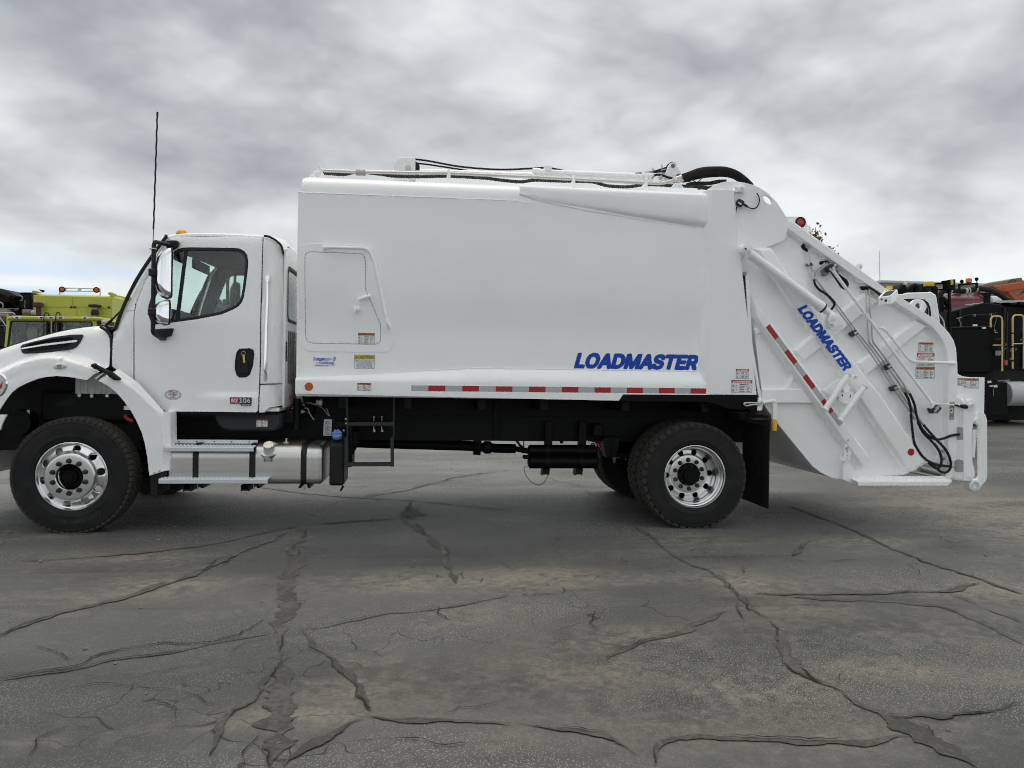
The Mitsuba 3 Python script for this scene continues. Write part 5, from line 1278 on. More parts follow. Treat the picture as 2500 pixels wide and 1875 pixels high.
# ---- control rod with joints and hand lever
RK2 = G + '__control_rod'
add(RK2, tube(np.vstack([[(3.943, -0.04, 2.535)], [(4.563, -0.04, 1.784)], [(5.014, -0.04, 1.246)]]), 0.0155, 12), 'white_paint', 40)
add(RK2 + '__joint', join(prism(rnd([(3.892, 2.563), (3.953, 2.606), (3.988, 2.601), (3.999, 2.571), (3.965, 2.526), (3.913, 2.522)], 0.006), -0.035, 0.03, 0.004)), 'charcoal')
add(RK2 + '__joint', join(prism(rnd([(5.008, 1.189), (5.066, 1.202), (5.106, 1.227), (5.131, 1.194), (5.085, 1.145), (5.032, 1.143)], 0.006), -0.035, 0.03, 0.004)), 'charcoal')
for m in (bolt(*(3.925, -0.035, 2.542), 0.011), bolt(*(3.97, -0.035, 2.585), 0.011), bolt(*(3.947, -0.05, 2.551), 0.013), bolt(*(5.074, -0.035, 1.194), 0.014), bolt(*(5.056, -0.035, 1.166), 0.011), bolt(*(5.096, -0.035, 1.213), 0.009)):
    add(RK2 + '__bolt', m, 'zinc')
add(RK2 + '__collar', join(cyl((5.01, -0.04, 1.252), (5.017, -0.04, 1.227), 0.028), cyl((5.002, -0.04, 1.219), (5.016, -0.04, 1.202), 0.022), hull([(5.031, 0.03, 1.138), (5.059, 0.03, 1.166), (5.067, 0.03, 1.132)] + [(5.051, 0.06, 1.137), (5.08, 0.06, 1.164), (5.088, 0.06, 1.131)])), 'white_paint')
add(RK2 + '__bracket', join(prism(rnd([(3.882, 2.55), (3.919, 2.57), (3.941, 2.518), (3.916, 2.483), (3.895, 2.495)], 0.006), 0.02, 0.08), prism(rnd([(4.001, 2.535), (4.047, 2.556), (4.052, 2.544), (4.017, 2.516)], 0.003), -0.03, 0.05, 0.002)), 'steel_dull')
lv = [(5.037, -0.06, 1.237), (5.073, -0.06, 1.244), (5.181, -0.06, 1.234), (5.298, -0.06, 1.223)]
add(RK2 + '__lever', tube(bend(lv, 0.02), 0.009, 10), 'white_paint')
add(RK2 + '__lever', tube([(5.235, -0.06, 1.229), (5.316, -0.06, 1.22)], 0.0095, 10), 'rubber')
add(RK2 + '__knob', tube([(5.302, -0.06, 1.222), (5.325, -0.06, 1.218), (5.352, -0.06, 1.215), (5.375, -0.06, 1.213), (5.39, -0.06, 1.213)], [0.011, 0.019, 0.022, 0.02, 0.008], 14), 'rubber', True)
# pull bar on the rear side
add(TK + '__pull_bar', tube(bend(np.vstack([[(4.486, 0.06, 1.987)], [(4.467, -0.035, 1.983), (4.511, -0.035, 1.961), (4.782, -0.035, 1.654)], [(5.219, -0.035, 1.648)], [(5.284, 0, 1.647)]]), 0.06), 0.0145, 12), 'white_paint', 40)

# ---- pair of tubes on their bracket
UK = G + '__tube_rack'
for p0, p1 in (((4.085, -0.11, 1.513), (3.86, -0.11, 1.175)), ((4.255, -0.11, 1.4), (4.019, -0.11, 1.073))):
    p0, p1 = np.array(p0), np.array(p1)
    d = (p1 - p0) / np.linalg.norm(p1 - p0)
    add(UK + '__tube', tube([p0 - d * 0.006, p0, p0 + d * 0.006, p1 - d * 0.006, p1, p1 + d * 0.006], [0.038, 0.037, 0.029, 0.029, 0.037, 0.038], 20), 'white_paint', 40)
add(UK, join(prism(rnd([(3.872, 1.356), (4.056, 1.488), (4.166, 1.387), (4.145, 1.36), (3.959, 1.303)], 0.01), -0.03, -0.01, 0.002), prism(rnd([(4.013, 1.352), (4.127, 1.36), (4.186, 1.306), (4.187, 1.268), (4.087, 1.224), (3.997, 1.266)], 0.01), -0.085, -0.03, 0.004)), 'white_paint')
add(UK + '__pad', prism(rnd([(4.185, 1.496), (4.217, 1.517), (4.275, 1.498), (4.332, 1.423), (4.336, 1.389), (4.249, 1.395), (4.197, 1.442)], 0.02, 5), -0.024, -0.014, 0.002), 'white_paint')
for m in (bolt(*(4.046, -0.085, 1.356), 0.013, 0.014), bolt(*(4.001, -0.085, 1.288), 0.013, 0.014), bolt(*(4.211, -0.024, 1.493), 0.010)):
    add(UK + '__bolt', m, 'zinc')
add(UK + '__slot', join(prism(rnd([(4.041, 1.323), (4.054, 1.321), (4.044, 1.3), (4.035, 1.302)], 0.004), -0.0862, -0.084), prism(rnd([(4.127, 1.322), (4.137, 1.322), (4.126, 1.286), (4.117, 1.288)], 0.004), -0.0862, -0.084)), 'deep_black')

# ---- riding step
PK = G + '__riding_step'
sx0, sz0 = (4.218, 0.431)
sx1 = (5.162, 0.424)[0]
sx2 = (5.249, 0.482)[0]
sz1 = (4.252, 0.467)[1]
szb = (4.717, 0.503)[1]                                    # the plate rises towards the hopper
zs_ = lambda y: sz1 + (szb - sz1) * (y + 0.10) / 0.18
deckp = [(sx0, -0.10), (sx1, -0.10), (sx2, -0.04), (sx2, 0.075), (sx0, 0.075)]
dv = np.array([(x, y, zs_(y)) for x, y in deckp] + [(x, y, zs_(y) - 0.008) for x, y in deckp])
add(PK, join(box(sx0, sx1, -0.10, -0.092, sz0, sz1 - 0.004), trimesh.convex.convex_hull(dv), hull([(sx1, -0.10, sz0), (sx1, -0.10, sz1 - 0.004), (sx2, -0.04, sz0 + 0.03), (sx2, -0.04, zs_(-0.04) - 0.004), (sx1, -0.092, sz0), (sx1, -0.092, sz1 - 0.004), (sx2 - 0.006, -0.035, sz0 + 0.03), (sx2 - 0.006, -0.035, zs_(-0.04) - 0.004)])), 'white_paint')
tr = []
nx = 38
for i in range(nx):
    for j in range(5):
        x = sx0 + 0.03 + (i + 0.5 * (j % 2)) * (sx1 - sx0 - 0.04) / nx
        y = -0.085 + j * 0.036
        zt_ = zs_(y)
        a = 0.6 if (i + j) % 2 else -0.6
        c_, s_ = math.cos(a) * 0.012, math.sin(a) * 0.012
        tr.append(hull([(x - c_, y - s_, zt_), (x + c_, y + s_, zt_), (x - 0.004 * s_ / 0.012, y + 0.004 * c_ / 0.012, zt_), (x + 0.004 * s_ / 0.012, y - 0.004 * c_ / 0.012, zt_), (x - c_ * 0.5, y - s_ * 0.5, zt_ + 0.008), (x + c_ * 0.5, y + s_ * 0.5, zt_ + 0.008)]))
k = add(PK + '__tread', join(tr), 'white_plastic', False)
labels[k] = {'label': 'raised diamond tread of the riding step', 'kind': 'stuff'}
add(PK + '__bracket', join(skin([(4.174, 0.761), (4.197, 0.662), (4.222, 0.587), (4.254, 0.521), (4.304, 0.459), (4.305, 0.421), (4.265, 0.419), (4.133, 0.473), (4.129, 0.554), (4.133, 0.662), (4.144, 0.728)], lambda x, z: 0.02 + 0 * x, 0.01), prism(rnd([(4.13, 0.899), (4.188, 0.884), (4.205, 0.88), (4.206, 0.839), (4.189, 0.668), (4.18, 0.655), (4.158, 0.651), (4.083, 0.669), (4.085, 0.748), (4.092, 0.701), (4.13, 0.701)], 0.005), 0.0, 0.012, 0.002)), 'white_paint')
for m in (bolt(*(4.156, 0, 0.867), 0.013, 0.016), bolt(*(4.15, 0, 0.788), 0.013, 0.016)):
    add(PK + '__bolt', m, 'zinc')
add(PK + '__bolt_hole', join(*[cyl(np.array(p), np.array(p) + (0, 0.003, 0), 0.005, None, 10) for p in [(4.162, -0.002, 0.834), (4.159, -0.002, 0.755), (4.157, -0.002, 0.718), (4.156, -0.002, 0.678)]]), 'deep_black')
add(PK + '__drain_bar', tube([(5.198, 0.4, 0.537), (5.427, 0.4, 0.488)], 0.03, 12), 'steel_dull')
add(PK + '__drain_bar', tube([(5.42, 0.9, 0.443), (5.715, 0.9, 0.391)], 0.012, 8), 'steel_dull')

# ---- container lifting arm at the tail
AK2 = G + '__lifting_arm'
add(AK2, prism([(5.324, 1.558), (5.344, 1.55), (5.368, 1.532), (5.4, 1.519), (5.437, 1.513), (5.492, 1.511), (5.646, 1.511), (5.648, 1.145), (5.631, 1.068), (5.338, 1.066)], 0.045, 0.075, 0.004), 'white_paint')
LK = rnd([(5.587, 1.153), (5.609, 1.129), (5.625, 1.074), (5.64, 0.511), (5.627, 0.466), (5.573, 0.412), (5.56, 0.384), (5.522, 0.37), (5.484, 0.384), (5.465, 0.417), (5.469, 0.452), (5.504, 0.475), (5.541, 0.499), (5.553, 0.521), (5.535, 1.024), (5.511, 1.048), (5.489, 1.063), (5.486, 1.088), (5.504, 1.128), (5.524, 1.168)], 0.02)
add(AK2 + '__link', prism(LK, -0.03, 0.0, 0.004), 'white_paint')
add(AK2 + '__link', prism([(5.5, 0.981), (5.54, 0.981), (5.521, 0.696), (5.502, 0.706)], 0.0, 0.03, 0.003), 'white_paint')
ring_c = np.array((5.496, -0.05, 0.423))
add(AK2 + '__roller', lathe([(0.045, 0), (0.058, 0.004), (0.062, 0.02), (0.062, 0.09), (0.045, 0.09)], ring_c, 32), 'white_paint', 40)
add(AK2 + '__roller_bore', lathe([(0.030, -0.002), (0.046, -0.002), (0.046, 0.05), (0.030, 0.05)], ring_c, 28), 'step_aluminium', 40)
add(AK2 + '__stop', cyl((5.471, 0.03, 0.423), (5.516, 0.09, 0.414), 0.026), 'rubber')
colL = (5.288, 0.908)[0]
colM = (5.354, 0.911)[0]
zt_, zb_ = (5.347, 1.202)[1], (5.365, 0.474)[1]
face = rnd([(5.361, 0.472), (5.343, 1.207), (5.349, 1.246), (5.39, 1.277), (5.43, 1.287), (5.463, 1.277), (5.479, 1.248), (5.476, 1.189), (5.457, 1.07), (5.443, 0.981), (5.437, 0.912), (5.442, 0.734), (5.457, 0.654), (5.48, 0.575), (5.484, 0.526), (5.473, 0.491), (5.44, 0.473)], 0.008)
add(AK2 + '__column', join(prism(face, -0.058, 0.05, 0.004), skin([(colL, zb_), (colM, zb_), (colM, zt_), (colL, zt_)], lambda x, z: 0.06 - 0.113 * (x - colL) / (colM - colL), 0.01, size=0.2)), 'white_paint', 35)
for cz in ((5.331, 0.943), (5.334, 0.618)):
    q = rnd([(cz[0] - 0.021, cz[1] - 0.065), (cz[0] + 0.021, cz[1] - 0.065), (cz[0] + 0.021, cz[1] + 0.065), (cz[0] - 0.021, cz[1] + 0.065)], 0.03, 6)
    add(AK2 + '__slot', skin(q, lambda x, z: 0.057 - 0.113 * (x - colL) / (colM - colL), 0.004, size=0.2), 'slot_shade_grey')  # flat patch painted as the shaded inside of a slot
pb = np.array((5.415, -0.06, 1.231))
add(AK2 + '__pivot', join(cyl(pb - (0, 0.012, 0), pb, 0.052, None, 28), cyl(pb - (0, 0.03, 0), pb, 0.024, None, 20), cyl((5.329, 0, 1.256), (5.404, 0, 1.245), 0.045), cyl((5.356, -0.02, 1.26), (5.375, -0.02, 1.253), 0.052)), 'white_paint', 40)
add(AK2 + '__pivot_pin', join(cyl(pb - (0, 0.036, 0), pb - (0, 0.028, 0), 0.015, None, 16)), 'step_aluminium')
p2 = np.array((5.433, -0.06, 0.519))
add(AK2 + '__pivot', join(cyl(p2 - (0, 0.006, 0), p2, 0.024, None, 20), cyl(p2 - (0, 0.012, 0), p2, 0.015, None, 16)), 'white_paint')
p3 = np.array((5.503, -0.03, 1.071))
add(AK2 + '__pivot', join(cyl(p3 - (0, 0.03, 0), p3, 0.029, None, 6), cyl(p3 - (0, 0.01, 0), p3, 0.036, None, 20)), 'white_paint')
pp = rnd([(5.236, 1.262), (5.279, 1.262), (5.276, 1.083), (5.235, 1.082)], 0.004)
add(AK2 + '__label_plate', prism(pp, -0.012, 0.0, 0.002), 'steel_dull')
add(AK2 + '__label_plate_print', prism([(5.233, 1.194), (5.265, 1.194), (5.264, 1.147), (5.232, 1.146)], -0.0132, -0.011), 'decal_white', False)
add(AK2 + '__label_plate_dot', lathe([(0, 0), (0.011, 0), (0.011, 0.002), (0, 0.002)], np.array((5.246, -0.014, 1.172)), 16), 'decal_black')
add(AK2 + '__label_plate_bolt', join(bolt(*(5.248, -0.012, 1.249), 0.008), bolt(*(5.248, -0.012, 1.097), 0.008)), 'zinc')
add(AK2 + '__side_plate', prism([(5.153, 0.859), (5.253, 0.877), (5.26, 0.605), (5.159, 0.643)], 0.05, 0.08, 0.003), 'white_paint')
add(AK2 + '__side_plate_bolt', join(bolt(*(5.208, 0.05, 0.763), 0.015, 0.016), bolt(*(5.21, 0.05, 0.686), 0.015, 0.016)), 'zinc')
add(AK2 + '__foot', hull([(5.221, 0, 0.603), (5.285, 0, 0.578), (5.287, 0, 0.51), (5.26, 0, 0.485), (5.205, 0, 0.51)] + [(5.323, 0.14, 0.587), (5.388, 0.14, 0.561), (5.39, 0.14, 0.492), (5.363, 0.14, 0.466), (5.307, 0.14, 0.492)]), 'white_paint')

# decals on the hopper
decal(*dbox((4.941, 1.854), (5.098, 1.759)), 0.0785, 'decal_orange', 'WARNING')
decal(*dbox((4.926, 1.75), (5.115, 1.618)), 0.0785, 'decal_red', 'DANGER', 'decal_white', 6, False, 0.30)
decal(*dbox((4.916, 1.608), (5.122, 1.486)), 0.0785, 'decal_orange', 'WARNING')
decal(*dbox((5.338, 1.499), (5.414, 1.423)), 0.044, 'decal_yellow', 'AUTION', lines=4, picto=False, tri=False)
decal(*dbox((5.417, 1.498), (5.579, 1.399)), 0.044, 'decal_orange', 'WARNING')

# ---- lamps and boxes along the top edge
NK = G + '__rear_lamp_box'
lb_ = rnd([(3.508, 2.997), (3.535, 3.078), (3.717, 3.085), (3.745, 3.061), (3.757, 3.027), (3.764, 2.931), (3.639, 2.947)], [0, 0.01, 0.04, 0.03, 0.02, 0, 0], 4)
add(NK, prism(lb_, 0.13, 2.3, 0.004), 'white_paint')
lcx, lcz = (3.689, 3.025)
add(NK + '__ring', lathe([(0.038, -0.008), (0.052, -0.008), (0.054, 0.002), (0.038, 0.002)], (lcx, 0.13, lcz), 32), 'rubber')
add(NK + '__lens', lathe([(0, -0.011), (0.02, -0.010), (0.038, -0.005), (0.040, 0.001), (0, 0.001)], (lcx, 0.13, lcz), 32), 'red_lens', 40)
add(NK + '__knob', cyl((3.994, 0.6, 3.057), (4.029, 0.6, 3.056), 0.05, 0.035), 'white_paint')
add(TK + '__rear_marker', cyl((4.458, 0.4, 2.647), (4.492, 0.4, 2.634), 0.036), 'step_aluminium')
bxa = [(4.408, 2.28), (4.675, 2.374), (4.707, 2.29), (4.572, 2.229), (4.558, 2.221), (4.417, 2.208)]
b1, b2, b3, b4 = [np.array(p) for p in [(4.346, -0.16, 2.264), (4.478, -0.16, 2.284), (4.494, -0.16, 2.21), (4.358, -0.16, 2.195)]]
sh = np.array((4.61, -0.16, 2.362)) - b2
sh = np.array([sh[0], 0.10, sh[2]])
boxp = [b1, b2, b3, b4] + [p + sh for p in (b1, b2, b3, b4)]
add(TK + '__lamp_bracket', hull(boxp), 'white_paint', False)
topn = [b1 + sh * 0.1 + (0.012, 0, 0.0015), b2 + sh * 0.1 + (-0.012, 0, 0.0015), b2 + sh * 0.9 + (-0.01, 0, 0.0015), b1 + sh * 0.9 + (0.012, 0, 0.0015)]
add(TK + '__lamp_bracket_opening', trimesh.Trimesh(np.array(topn), [(0, 1, 2), (0, 2, 3)], process=False), 'charcoal', False)
add(TK + '__lamp_bracket_bolt', join(bolt(*(b1 * 0.75 + b3 * 0.25 + (0.0, -0.001, 0)), 0.006), bolt(*(b1 * 0.45 + b3 * 0.55 + (0, -0.001, 0.005)), 0.009)), 'charcoal')
add(HS, tube(spline([(4.268, 0.02, 2.381), (4.331, 0.02, 2.386), (4.383, 0.02, 2.375), (4.436, 0.02, 2.342), (4.489, 0.02, 2.304)], 8), 0.010, 8), 'rubber', True)
lgx, lgz = (5.759, 2.34)
lug = [(lgx + 0.105 * math.cos(a), lgz + 0.088 * math.sin(a)) for a in np.radians(np.arange(-70, 255, 13))]
add(TK + '__lifting_lug', prism(lug, 1.3, 1.33, 0.004, [[(lgx + 0.038 * math.cos(a), lgz + 0.043 * math.sin(a)) for a in th][::-1]]), 'white_paint')


# ------------------------------------------------------------------ wheels
XFW, XRW, ZW, RT = -3.104, 2.612, 0.502, 0.524


def tyre_mesh(y0, w, seed, lug):
    """A truck tyre between y0 and y0 + w: bulged walls, a shoulder and a tread of separate blocks."""
    h = w / 2
    prof = [(0.300, 0.035), (0.318, 0.012), (0.345, 0.004), (0.360, -0.001), (0.372, 0.003), (0.40, 0.000), (0.440, 0.001), (0.470, 0.006), (0.474, 0.003), (0.482, 0.004), (0.486, 0.010), (0.494, 0.015), (0.498, 0.022), (0.500, 0.034)]
    side = [(r, y0 + a) for r, a in prof]
    other = [(r, y0 + w - a) for r, a in prof[::-1]]
    return lathe(side + [(0.500, y0 + h)] + other, (0, 0, 0), 96)


def tread_mesh(y0, w, rows, n, gap, skew):
    """The tread's blocks, each with its own edges."""
    out = []
    edge = 0.020
    ys = np.linspace(y0 + edge, y0 + w - edge, rows + 1)
    for r in range(rows):
        for i in range(n):
            off = (r % 2) * 0.5
            a0, a1 = 2 * math.pi * (i + off + gap) / n, 2 * math.pi * (i + off + 1 - gap) / n
            ya, yb = ys[r] + 0.0035, ys[r + 1] - 0.0035
            pts = []
            for a, k in ((a0, 0), ((a0 + a1) / 2, 1), (a1, 2)):
                for y in (ya, yb):
                    s = skew * (1 if y == yb else -1) * math.pi / n * (1 if r % 2 else -1)
                    drop = 0.006 if (r == 0 and y == ya) or (r == rows - 1 and y == yb) else 0
                    for rad, sh in ((0.500, 1.0), (RT - drop, 0.90)):
                        aa = (a0 + a1) / 2 + (a - (a0 + a1) / 2) * sh + s
                        pts.append((rad * math.cos(aa), y, rad * math.sin(aa)))
            out.append(hull(pts))
        if r in (0, rows - 1):   # shoulder lugs running down on to the wall
            for i in range(n):
                a = 2 * math.pi * (i + (r % 2) * 0.5 + 0.5) / n
                da = math.pi / n * (1 - 2 * gap) * 0.9
                yy = y0 + 0.012 if r == 0 else y0 + w - 0.012
                yi = ys[0] + 0.004 if r == 0 else ys[-1] - 0.004
                pts = [(rad * math.cos(a + s * da), y, rad * math.sin(a + s * da)) for s in (-1, 1) for rad, y in ((0.482, yy), (0.500, yi), (RT - 0.007, yi), (0.511, yy - 0.003 if r == 0 else yy + 0.003))]
                out.append(hull(pts))
    return trimesh.util.concatenate(out)


def drill(m, radius, n, r, phase, y0, y1):
    s = solid(m)
    for k in range(n):
        a = phase + 2 * math.pi * k / n
        c = cyl((radius * math.cos(a), y0, radius * math.sin(a)), (radius * math.cos(a), y1, radius * math.sin(a)), r, None, 20)
        s = s - solid(c)
    return s


TYRE = {}
def wheel(name, x, y0, kind, flip=False, detail=True):
    """One wheel, its near wall on the plane y0; kind front or rear (the dish faces the other way). flip: the twin facing the far side."""
    key = key_for(G + '__' + name)
    w = 0.275
    cache = TYRE.setdefault(kind, {})
    if not cache:
        n, rows = (60, 5) if kind == 'front' else (40, 4)
        cache['tyre'] = tyre_mesh(0, w, 1, kind)
        cache['tread'] = tread_mesh(0, w, rows, n, 0.06 if kind == 'front' else 0.12, 0.25 if kind == 'front' else 0.35)
        if kind == 'front':
            prof = [(0.302, 0.028), (0.306, 0.020), (0.300, 0.018), (0.294, 0.026), (0.288, 0.040), (0.278, 0.044), (0.262, 0.034), (0.235, 0.020), (0.222, 0.006), (0.214, -0.014), (0.205, -0.024), (0.185, -0.027), (0.118, -0.027), (0.112, -0.020), (0.112, 0.015), (0.20, 0.015), (0.215, 0.03), (0.24, 0.045), (0.27, 0.065), (0.28, 0.24), (0.302, 0.25)]
            rim = drill(lathe(prof, (0, 0, 0), 80), 0.247, 10, 0.030, 0.16, -0.05, 0.12)
            cache['rim'] = mesh(rim)
            cache['lugs'] = (0.143, 10, 0.33, -0.027)
        else:
            prof = [(0.302, 0.028), (0.306, 0.020), (0.300, 0.018), (0.295, 0.024), (0.289, 0.040), (0.281, 0.046), (0.278, 0.085), (0.269, 0.094), (0.264, 0.150), (0.257, 0.160), (0.252, 0.210), (0.238, 0.228), (0.206, 0.226), (0.194, 0.210), (0.184, 0.205), (0.116, 0.205), (0.112, 0.211), (0.112, 0.236), (0.20, 0.236), (0.24, 0.245), (0.27, 0.250), (0.28, 0.262), (0.302, 0.266)]
            rim = drill(lathe(prof, (0, 0, 0), 80), 0.222, 10, 0.029, 0.05, 0.16, 0.30)
            cache['rim'] = mesh(rim)
            cache['lugs'] = (0.143, 10, 0.36, 0.205)
    off = np.array([x, y0, ZW])
    place = (lambda m: moved(m, off)) if not flip else (lambda m: mirrored(moved(m, off)))
    add(key + '__tyre', place(cache['tyre']), 'rubber', 30)
    k = add(key + '__tread', place(cache['tread']), 'tread_rubber', False)
    labels[k] = {'label': 'block tread of the tyre', 'kind': 'stuff'}
    if not detail:
        add(key + '__disc', place(lathe([(0, 0.13), (0.30, 0.13), (0.30, 0.20), (0, 0.20)], (0, 0, 0), 40)), 'chassis_black')
        return key
    add(key + '__rim', place(cache['rim']), 'polished_aluminium', 28)
    rad, n, ph, yl = cache['lugs']
    for i in range(n):
        a = ph + 2 * math.pi * i / n
        c = (rad * math.cos(a), yl, rad * math.sin(a))
        nut = join(cyl(c, (c[0], yl - 0.006, c[2]), 0.023, 0.021, 16), cyl((c[0], yl - 0.006, c[2]), (c[0], yl - 0.026, c[2]), 0.019, 0.018, 6), cyl((c[0], yl - 0.026, c[2]), (c[0], yl - 0.042, c[2]), 0.011, None, 10))
        add(key + '__lug_nut', place(nut), 'charcoal')
    if kind == 'front':
        hub = join(lathe([(0, -0.025), (0.058, -0.025), (0.064, -0.016), (0.064, 0.02), (0.10, 0.04), (0.115, 0.06), (0.115, 0.10), (0, 0.10)], (0, 0, 0), 36), cyl((0, -0.042, 0), (0, -0.02, 0), 0.036, 0.045, 20))
        cuts = [bolt(0.088 * math.cos(a), 0.04, 0.088 * math.sin(a), 0.010, 0.02) for a in np.arange(6) * math.pi / 3]
        add(key + '__hub', place(join(hub, *cuts)), 'black_paint')
    else:
        hub = join(lathe([(0, 0.105), (0.066, 0.105), (0.074, 0.112), (0.076, 0.15), (0.098, 0.155), (0.102, 0.175), (0.111, 0.185), (0.111, 0.23), (0, 0.23)], (0, 0, 0), 36))
        cuts = [bolt(0.088 * math.cos(a), 0.156, 0.090 * math.sin(a), 0.011, 0.026) for a in np.arange(8) * math.pi / 4 + 0.2]
        add(key + '__hub', place(join(hub, *cuts)), 'black_paint')
    return key


FWK = wheel('front_wheel', XFW, 0.0, 'front')
RWK = wheel('rear_wheel', XRW, 0.0, 'rear')
wheel('rear_wheel', XRW, 0.345, 'rear', detail=False)
wheel('front_wheel', XFW, 0.0, 'front', True, False)
wheel('rear_wheel', XRW, 0.0, 'rear', True, False)
wheel('rear_wheel', XRW, 0.345, 'rear', True, False)
# raised maker's name round the foot of the front tyre
def arc_text(text, radius, height, a_mid, step, y):
    out = []
    for i, ch in enumerate(text):
        a = a_mid + step * (i - (len(text) - 1) / 2)
        ux, uz = math.cos(a), math.sin(a)                # outwards: the letters' tops
        w = height * (0.35 if ch in 'itl' else 0.75)
        dx, dz = uz, -ux                                 # clockwise: the reading direction
        for p, hs in glyphs(ch, height, w, 0.01):
            f = lambda r: np.stack([XFW + (radius + r[:, 1]) * ux + (r[:, 0] - w / 2) * dx, ZW + (radius + r[:, 1]) * uz + (r[:, 0] - w / 2) * dz], 1)
            out.append(prism(f(p), y - 0.004, y + 0.003, 0, [f(h) for h in hs]))
    return trimesh.util.concatenate(out)


add(FWK + '__lettering', arc_text('Continental', 0.385, 0.042, math.radians(-77), -math.radians(4.6), 0.0), 'charcoal', False)
add(FWK + '__sticker', prism([(-2.968, 0.337), (-2.929, 0.34), (-2.922, 0.311), (-2.953, 0.301)], 0.012, 0.03), 'decal_white', False)

# ------------------------------------------------------------------ chassis
FK = G + '__chassis_frame'
for y in (0.79, 1.61):
    s = 1 if y < 1.2 else -1
    rail = [box(-4.05, 4.0, y, y + s * 0.008, 0.772, 1.032) if s > 0 else box(-4.05, 4.0, y - 0.008, y, 0.772, 1.032)]
    a, b = sorted((y + s * 0.0075, y + s * 0.09))
    rail += [box(-4.05, 4.0, a, b, 1.024, 1.032), box(-4.05, 4.0, a, b, 0.772, 0.780)]
    add(FK, join(rail), 'chassis_black', False)
for x in (-3.4, -2.2, -0.9, 0.5, 1.6, 2.612, 3.5):
    add(FK + '__cross_member', box(x, x + 0.09, 0.80, 1.60, 0.80, 1.0, 0.01), 'chassis_black', False)
for p in [(-0.184, 0.79, 0.977), (0.121, 0.79, 0.986), (0.429, 0.79, 0.989), (0.624, 0.79, 0.99), (0.841, 0.79, 0.986), (1.148, 0.79, 0.981), (1.451, 0.79, 0.984), (-0.497, 0.79, 0.825), (-0.182, 0.79, 0.83), (0.123, 0.79, 0.829), (0.428, 0.79, 0.831), (0.632, 0.79, 0.896), (0.843, 0.79, 0.834), (1.15, 0.79, 0.832), (1.453, 0.79, 0.83)]:
    add(FK + '__bolt', bolt(p[0], 0.79, p[2], 0.016, 0.012), 'chassis_black')
add(G + '__subframe', join(box(-1.10, 3.9, 0.80, 0.88, 1.034, 1.228), box(-1.10, 3.9, 1.56, 1.64, 1.034, 1.228)), 'chassis_black', False)
for x in (-0.8, -0.2, 0.5, 1.1, 1.9, 2.7, 3.2):
    add(G + '__body_cross_member', box(x, x + 0.08, 0.12, 2.32, 1.12, 1.232, 0.008), 'chassis_black', False)
add(FK + '__upright', box(*[(0.707, 0.986)[0], (0.767, 0.986)[0]], 0.765, 0.789, (0.74, 0.804)[1], (0.734, 1.181)[1], 0.004), 'chassis_black')
DKS = G + '__drive_shaft'
add(DKS, join(cyl((-1.166, 1.22, 0.72), (0.541, 1.22, 0.676), 0.055), cyl((0.762, 1.22, 0.653), (0.998, 1.22, 0.651), 0.05), cyl((0.991, 1.22, 0.651), (1.157, 1.22, 0.619), 0.03)), 'chassis_black')
add(DKS + '__joint', join(cyl((0.534, 1.22, 0.676), (0.612, 1.22, 0.673), 0.095), box(*[(0.626, 0.673)[0], (0.747, 0.674)[0]], 1.17, 1.27, (0.684, 0.595)[1], (0.682, 0.731)[1], 0.03), cyl((0.612, 1.22, 0.666), (0.769, 1.22, 0.657), 0.05), cyl((0.681, 1.1, 0.678), (0.7, 1.34, 0.655), 0.04)), 'chassis_black')
add(DKS + '__carrier', box(*[(0.555, 0.673)[0], (0.598, 0.673)[0]], 0.9, 1.54, 0.70, 0.80, 0.01), 'chassis_black')
add(G + '__rear_axle', join(cyl((XRW, 0.3, ZW), (XRW, 2.14, ZW), 0.085), lathe([(0, -0.20), (0.14, -0.19), (0.21, -0.10), (0.22, 0.0), (0.21, 0.10), (0.14, 0.19), (0, 0.20)], (XRW, 1.22, ZW + 0.02), 28), cyl((XRW - 0.5, 1.22, ZW + 0.08), (XRW, 1.22, ZW + 0.05), 0.09)), 'chassis_black')
add(G + '__front_axle', join(cyl((XFW, 0.2, 0.46), (XFW, 2.24, 0.46), 0.06), cyl((XFW, 0.14, ZW), (XFW, 0.30, ZW), 0.16)), 'chassis_black')
for y in (0.70, 1.66):
    leaves = [box(XRW - 0.75 + 0.08 * i, XRW + 0.75 - 0.08 * i, y - 0.04, y + 0.04, 0.64 - 0.017 * i, 0.655 - 0.017 * i, 0.002) for i in range(6)]
    add(G + '__leaf_spring', join(leaves), 'chassis_black', False)
    lf = [box(XFW - 0.7 + 0.08 * i, XFW + 0.7 - 0.08 * i, y + 0.0, y + 0.08, 0.60 - 0.015 * i, 0.612 - 0.015 * i, 0.002) for i in range(4)]
    add(G + '__leaf_spring', join(lf), 'chassis_black', False)
add(G + '__spring_hanger', join(prism(rnd([(1.844, 0.833), (2.006, 0.834), (2.007, 0.761), (1.974, 0.63), (1.872, 0.622), (1.847, 0.737)], 0.01), 0.60, 0.76, 0.006), box(*[(1.916, 0.762)[0], (1.929, 0.762)[0]], 0.585, 0.61, (1.922, 0.624)[1], (1.918, 0.854)[1], 0.002), prism([(1.745, 0.968), (1.822, 0.968), (1.825, 0.838), (1.723, 0.853)], 0.60, 0.78, 0.01)), 'chassis_black')
add(G + '__brake_hose', join(tube(spline([(1.759, 0.58, 0.771), (1.787, 0.58, 0.74), (1.811, 0.58, 0.706)]), 0.007, 8)), 'red_lens')
add(G + '__brake_hose', tube(spline([(1.66, 0.59, 0.8), (1.684, 0.59, 0.773), (1.738, 0.59, 0.777), (1.762, 0.59, 0.732), (1.77, 0.59, 0.686)]), 0.006, 8), 'step_aluminium', True)
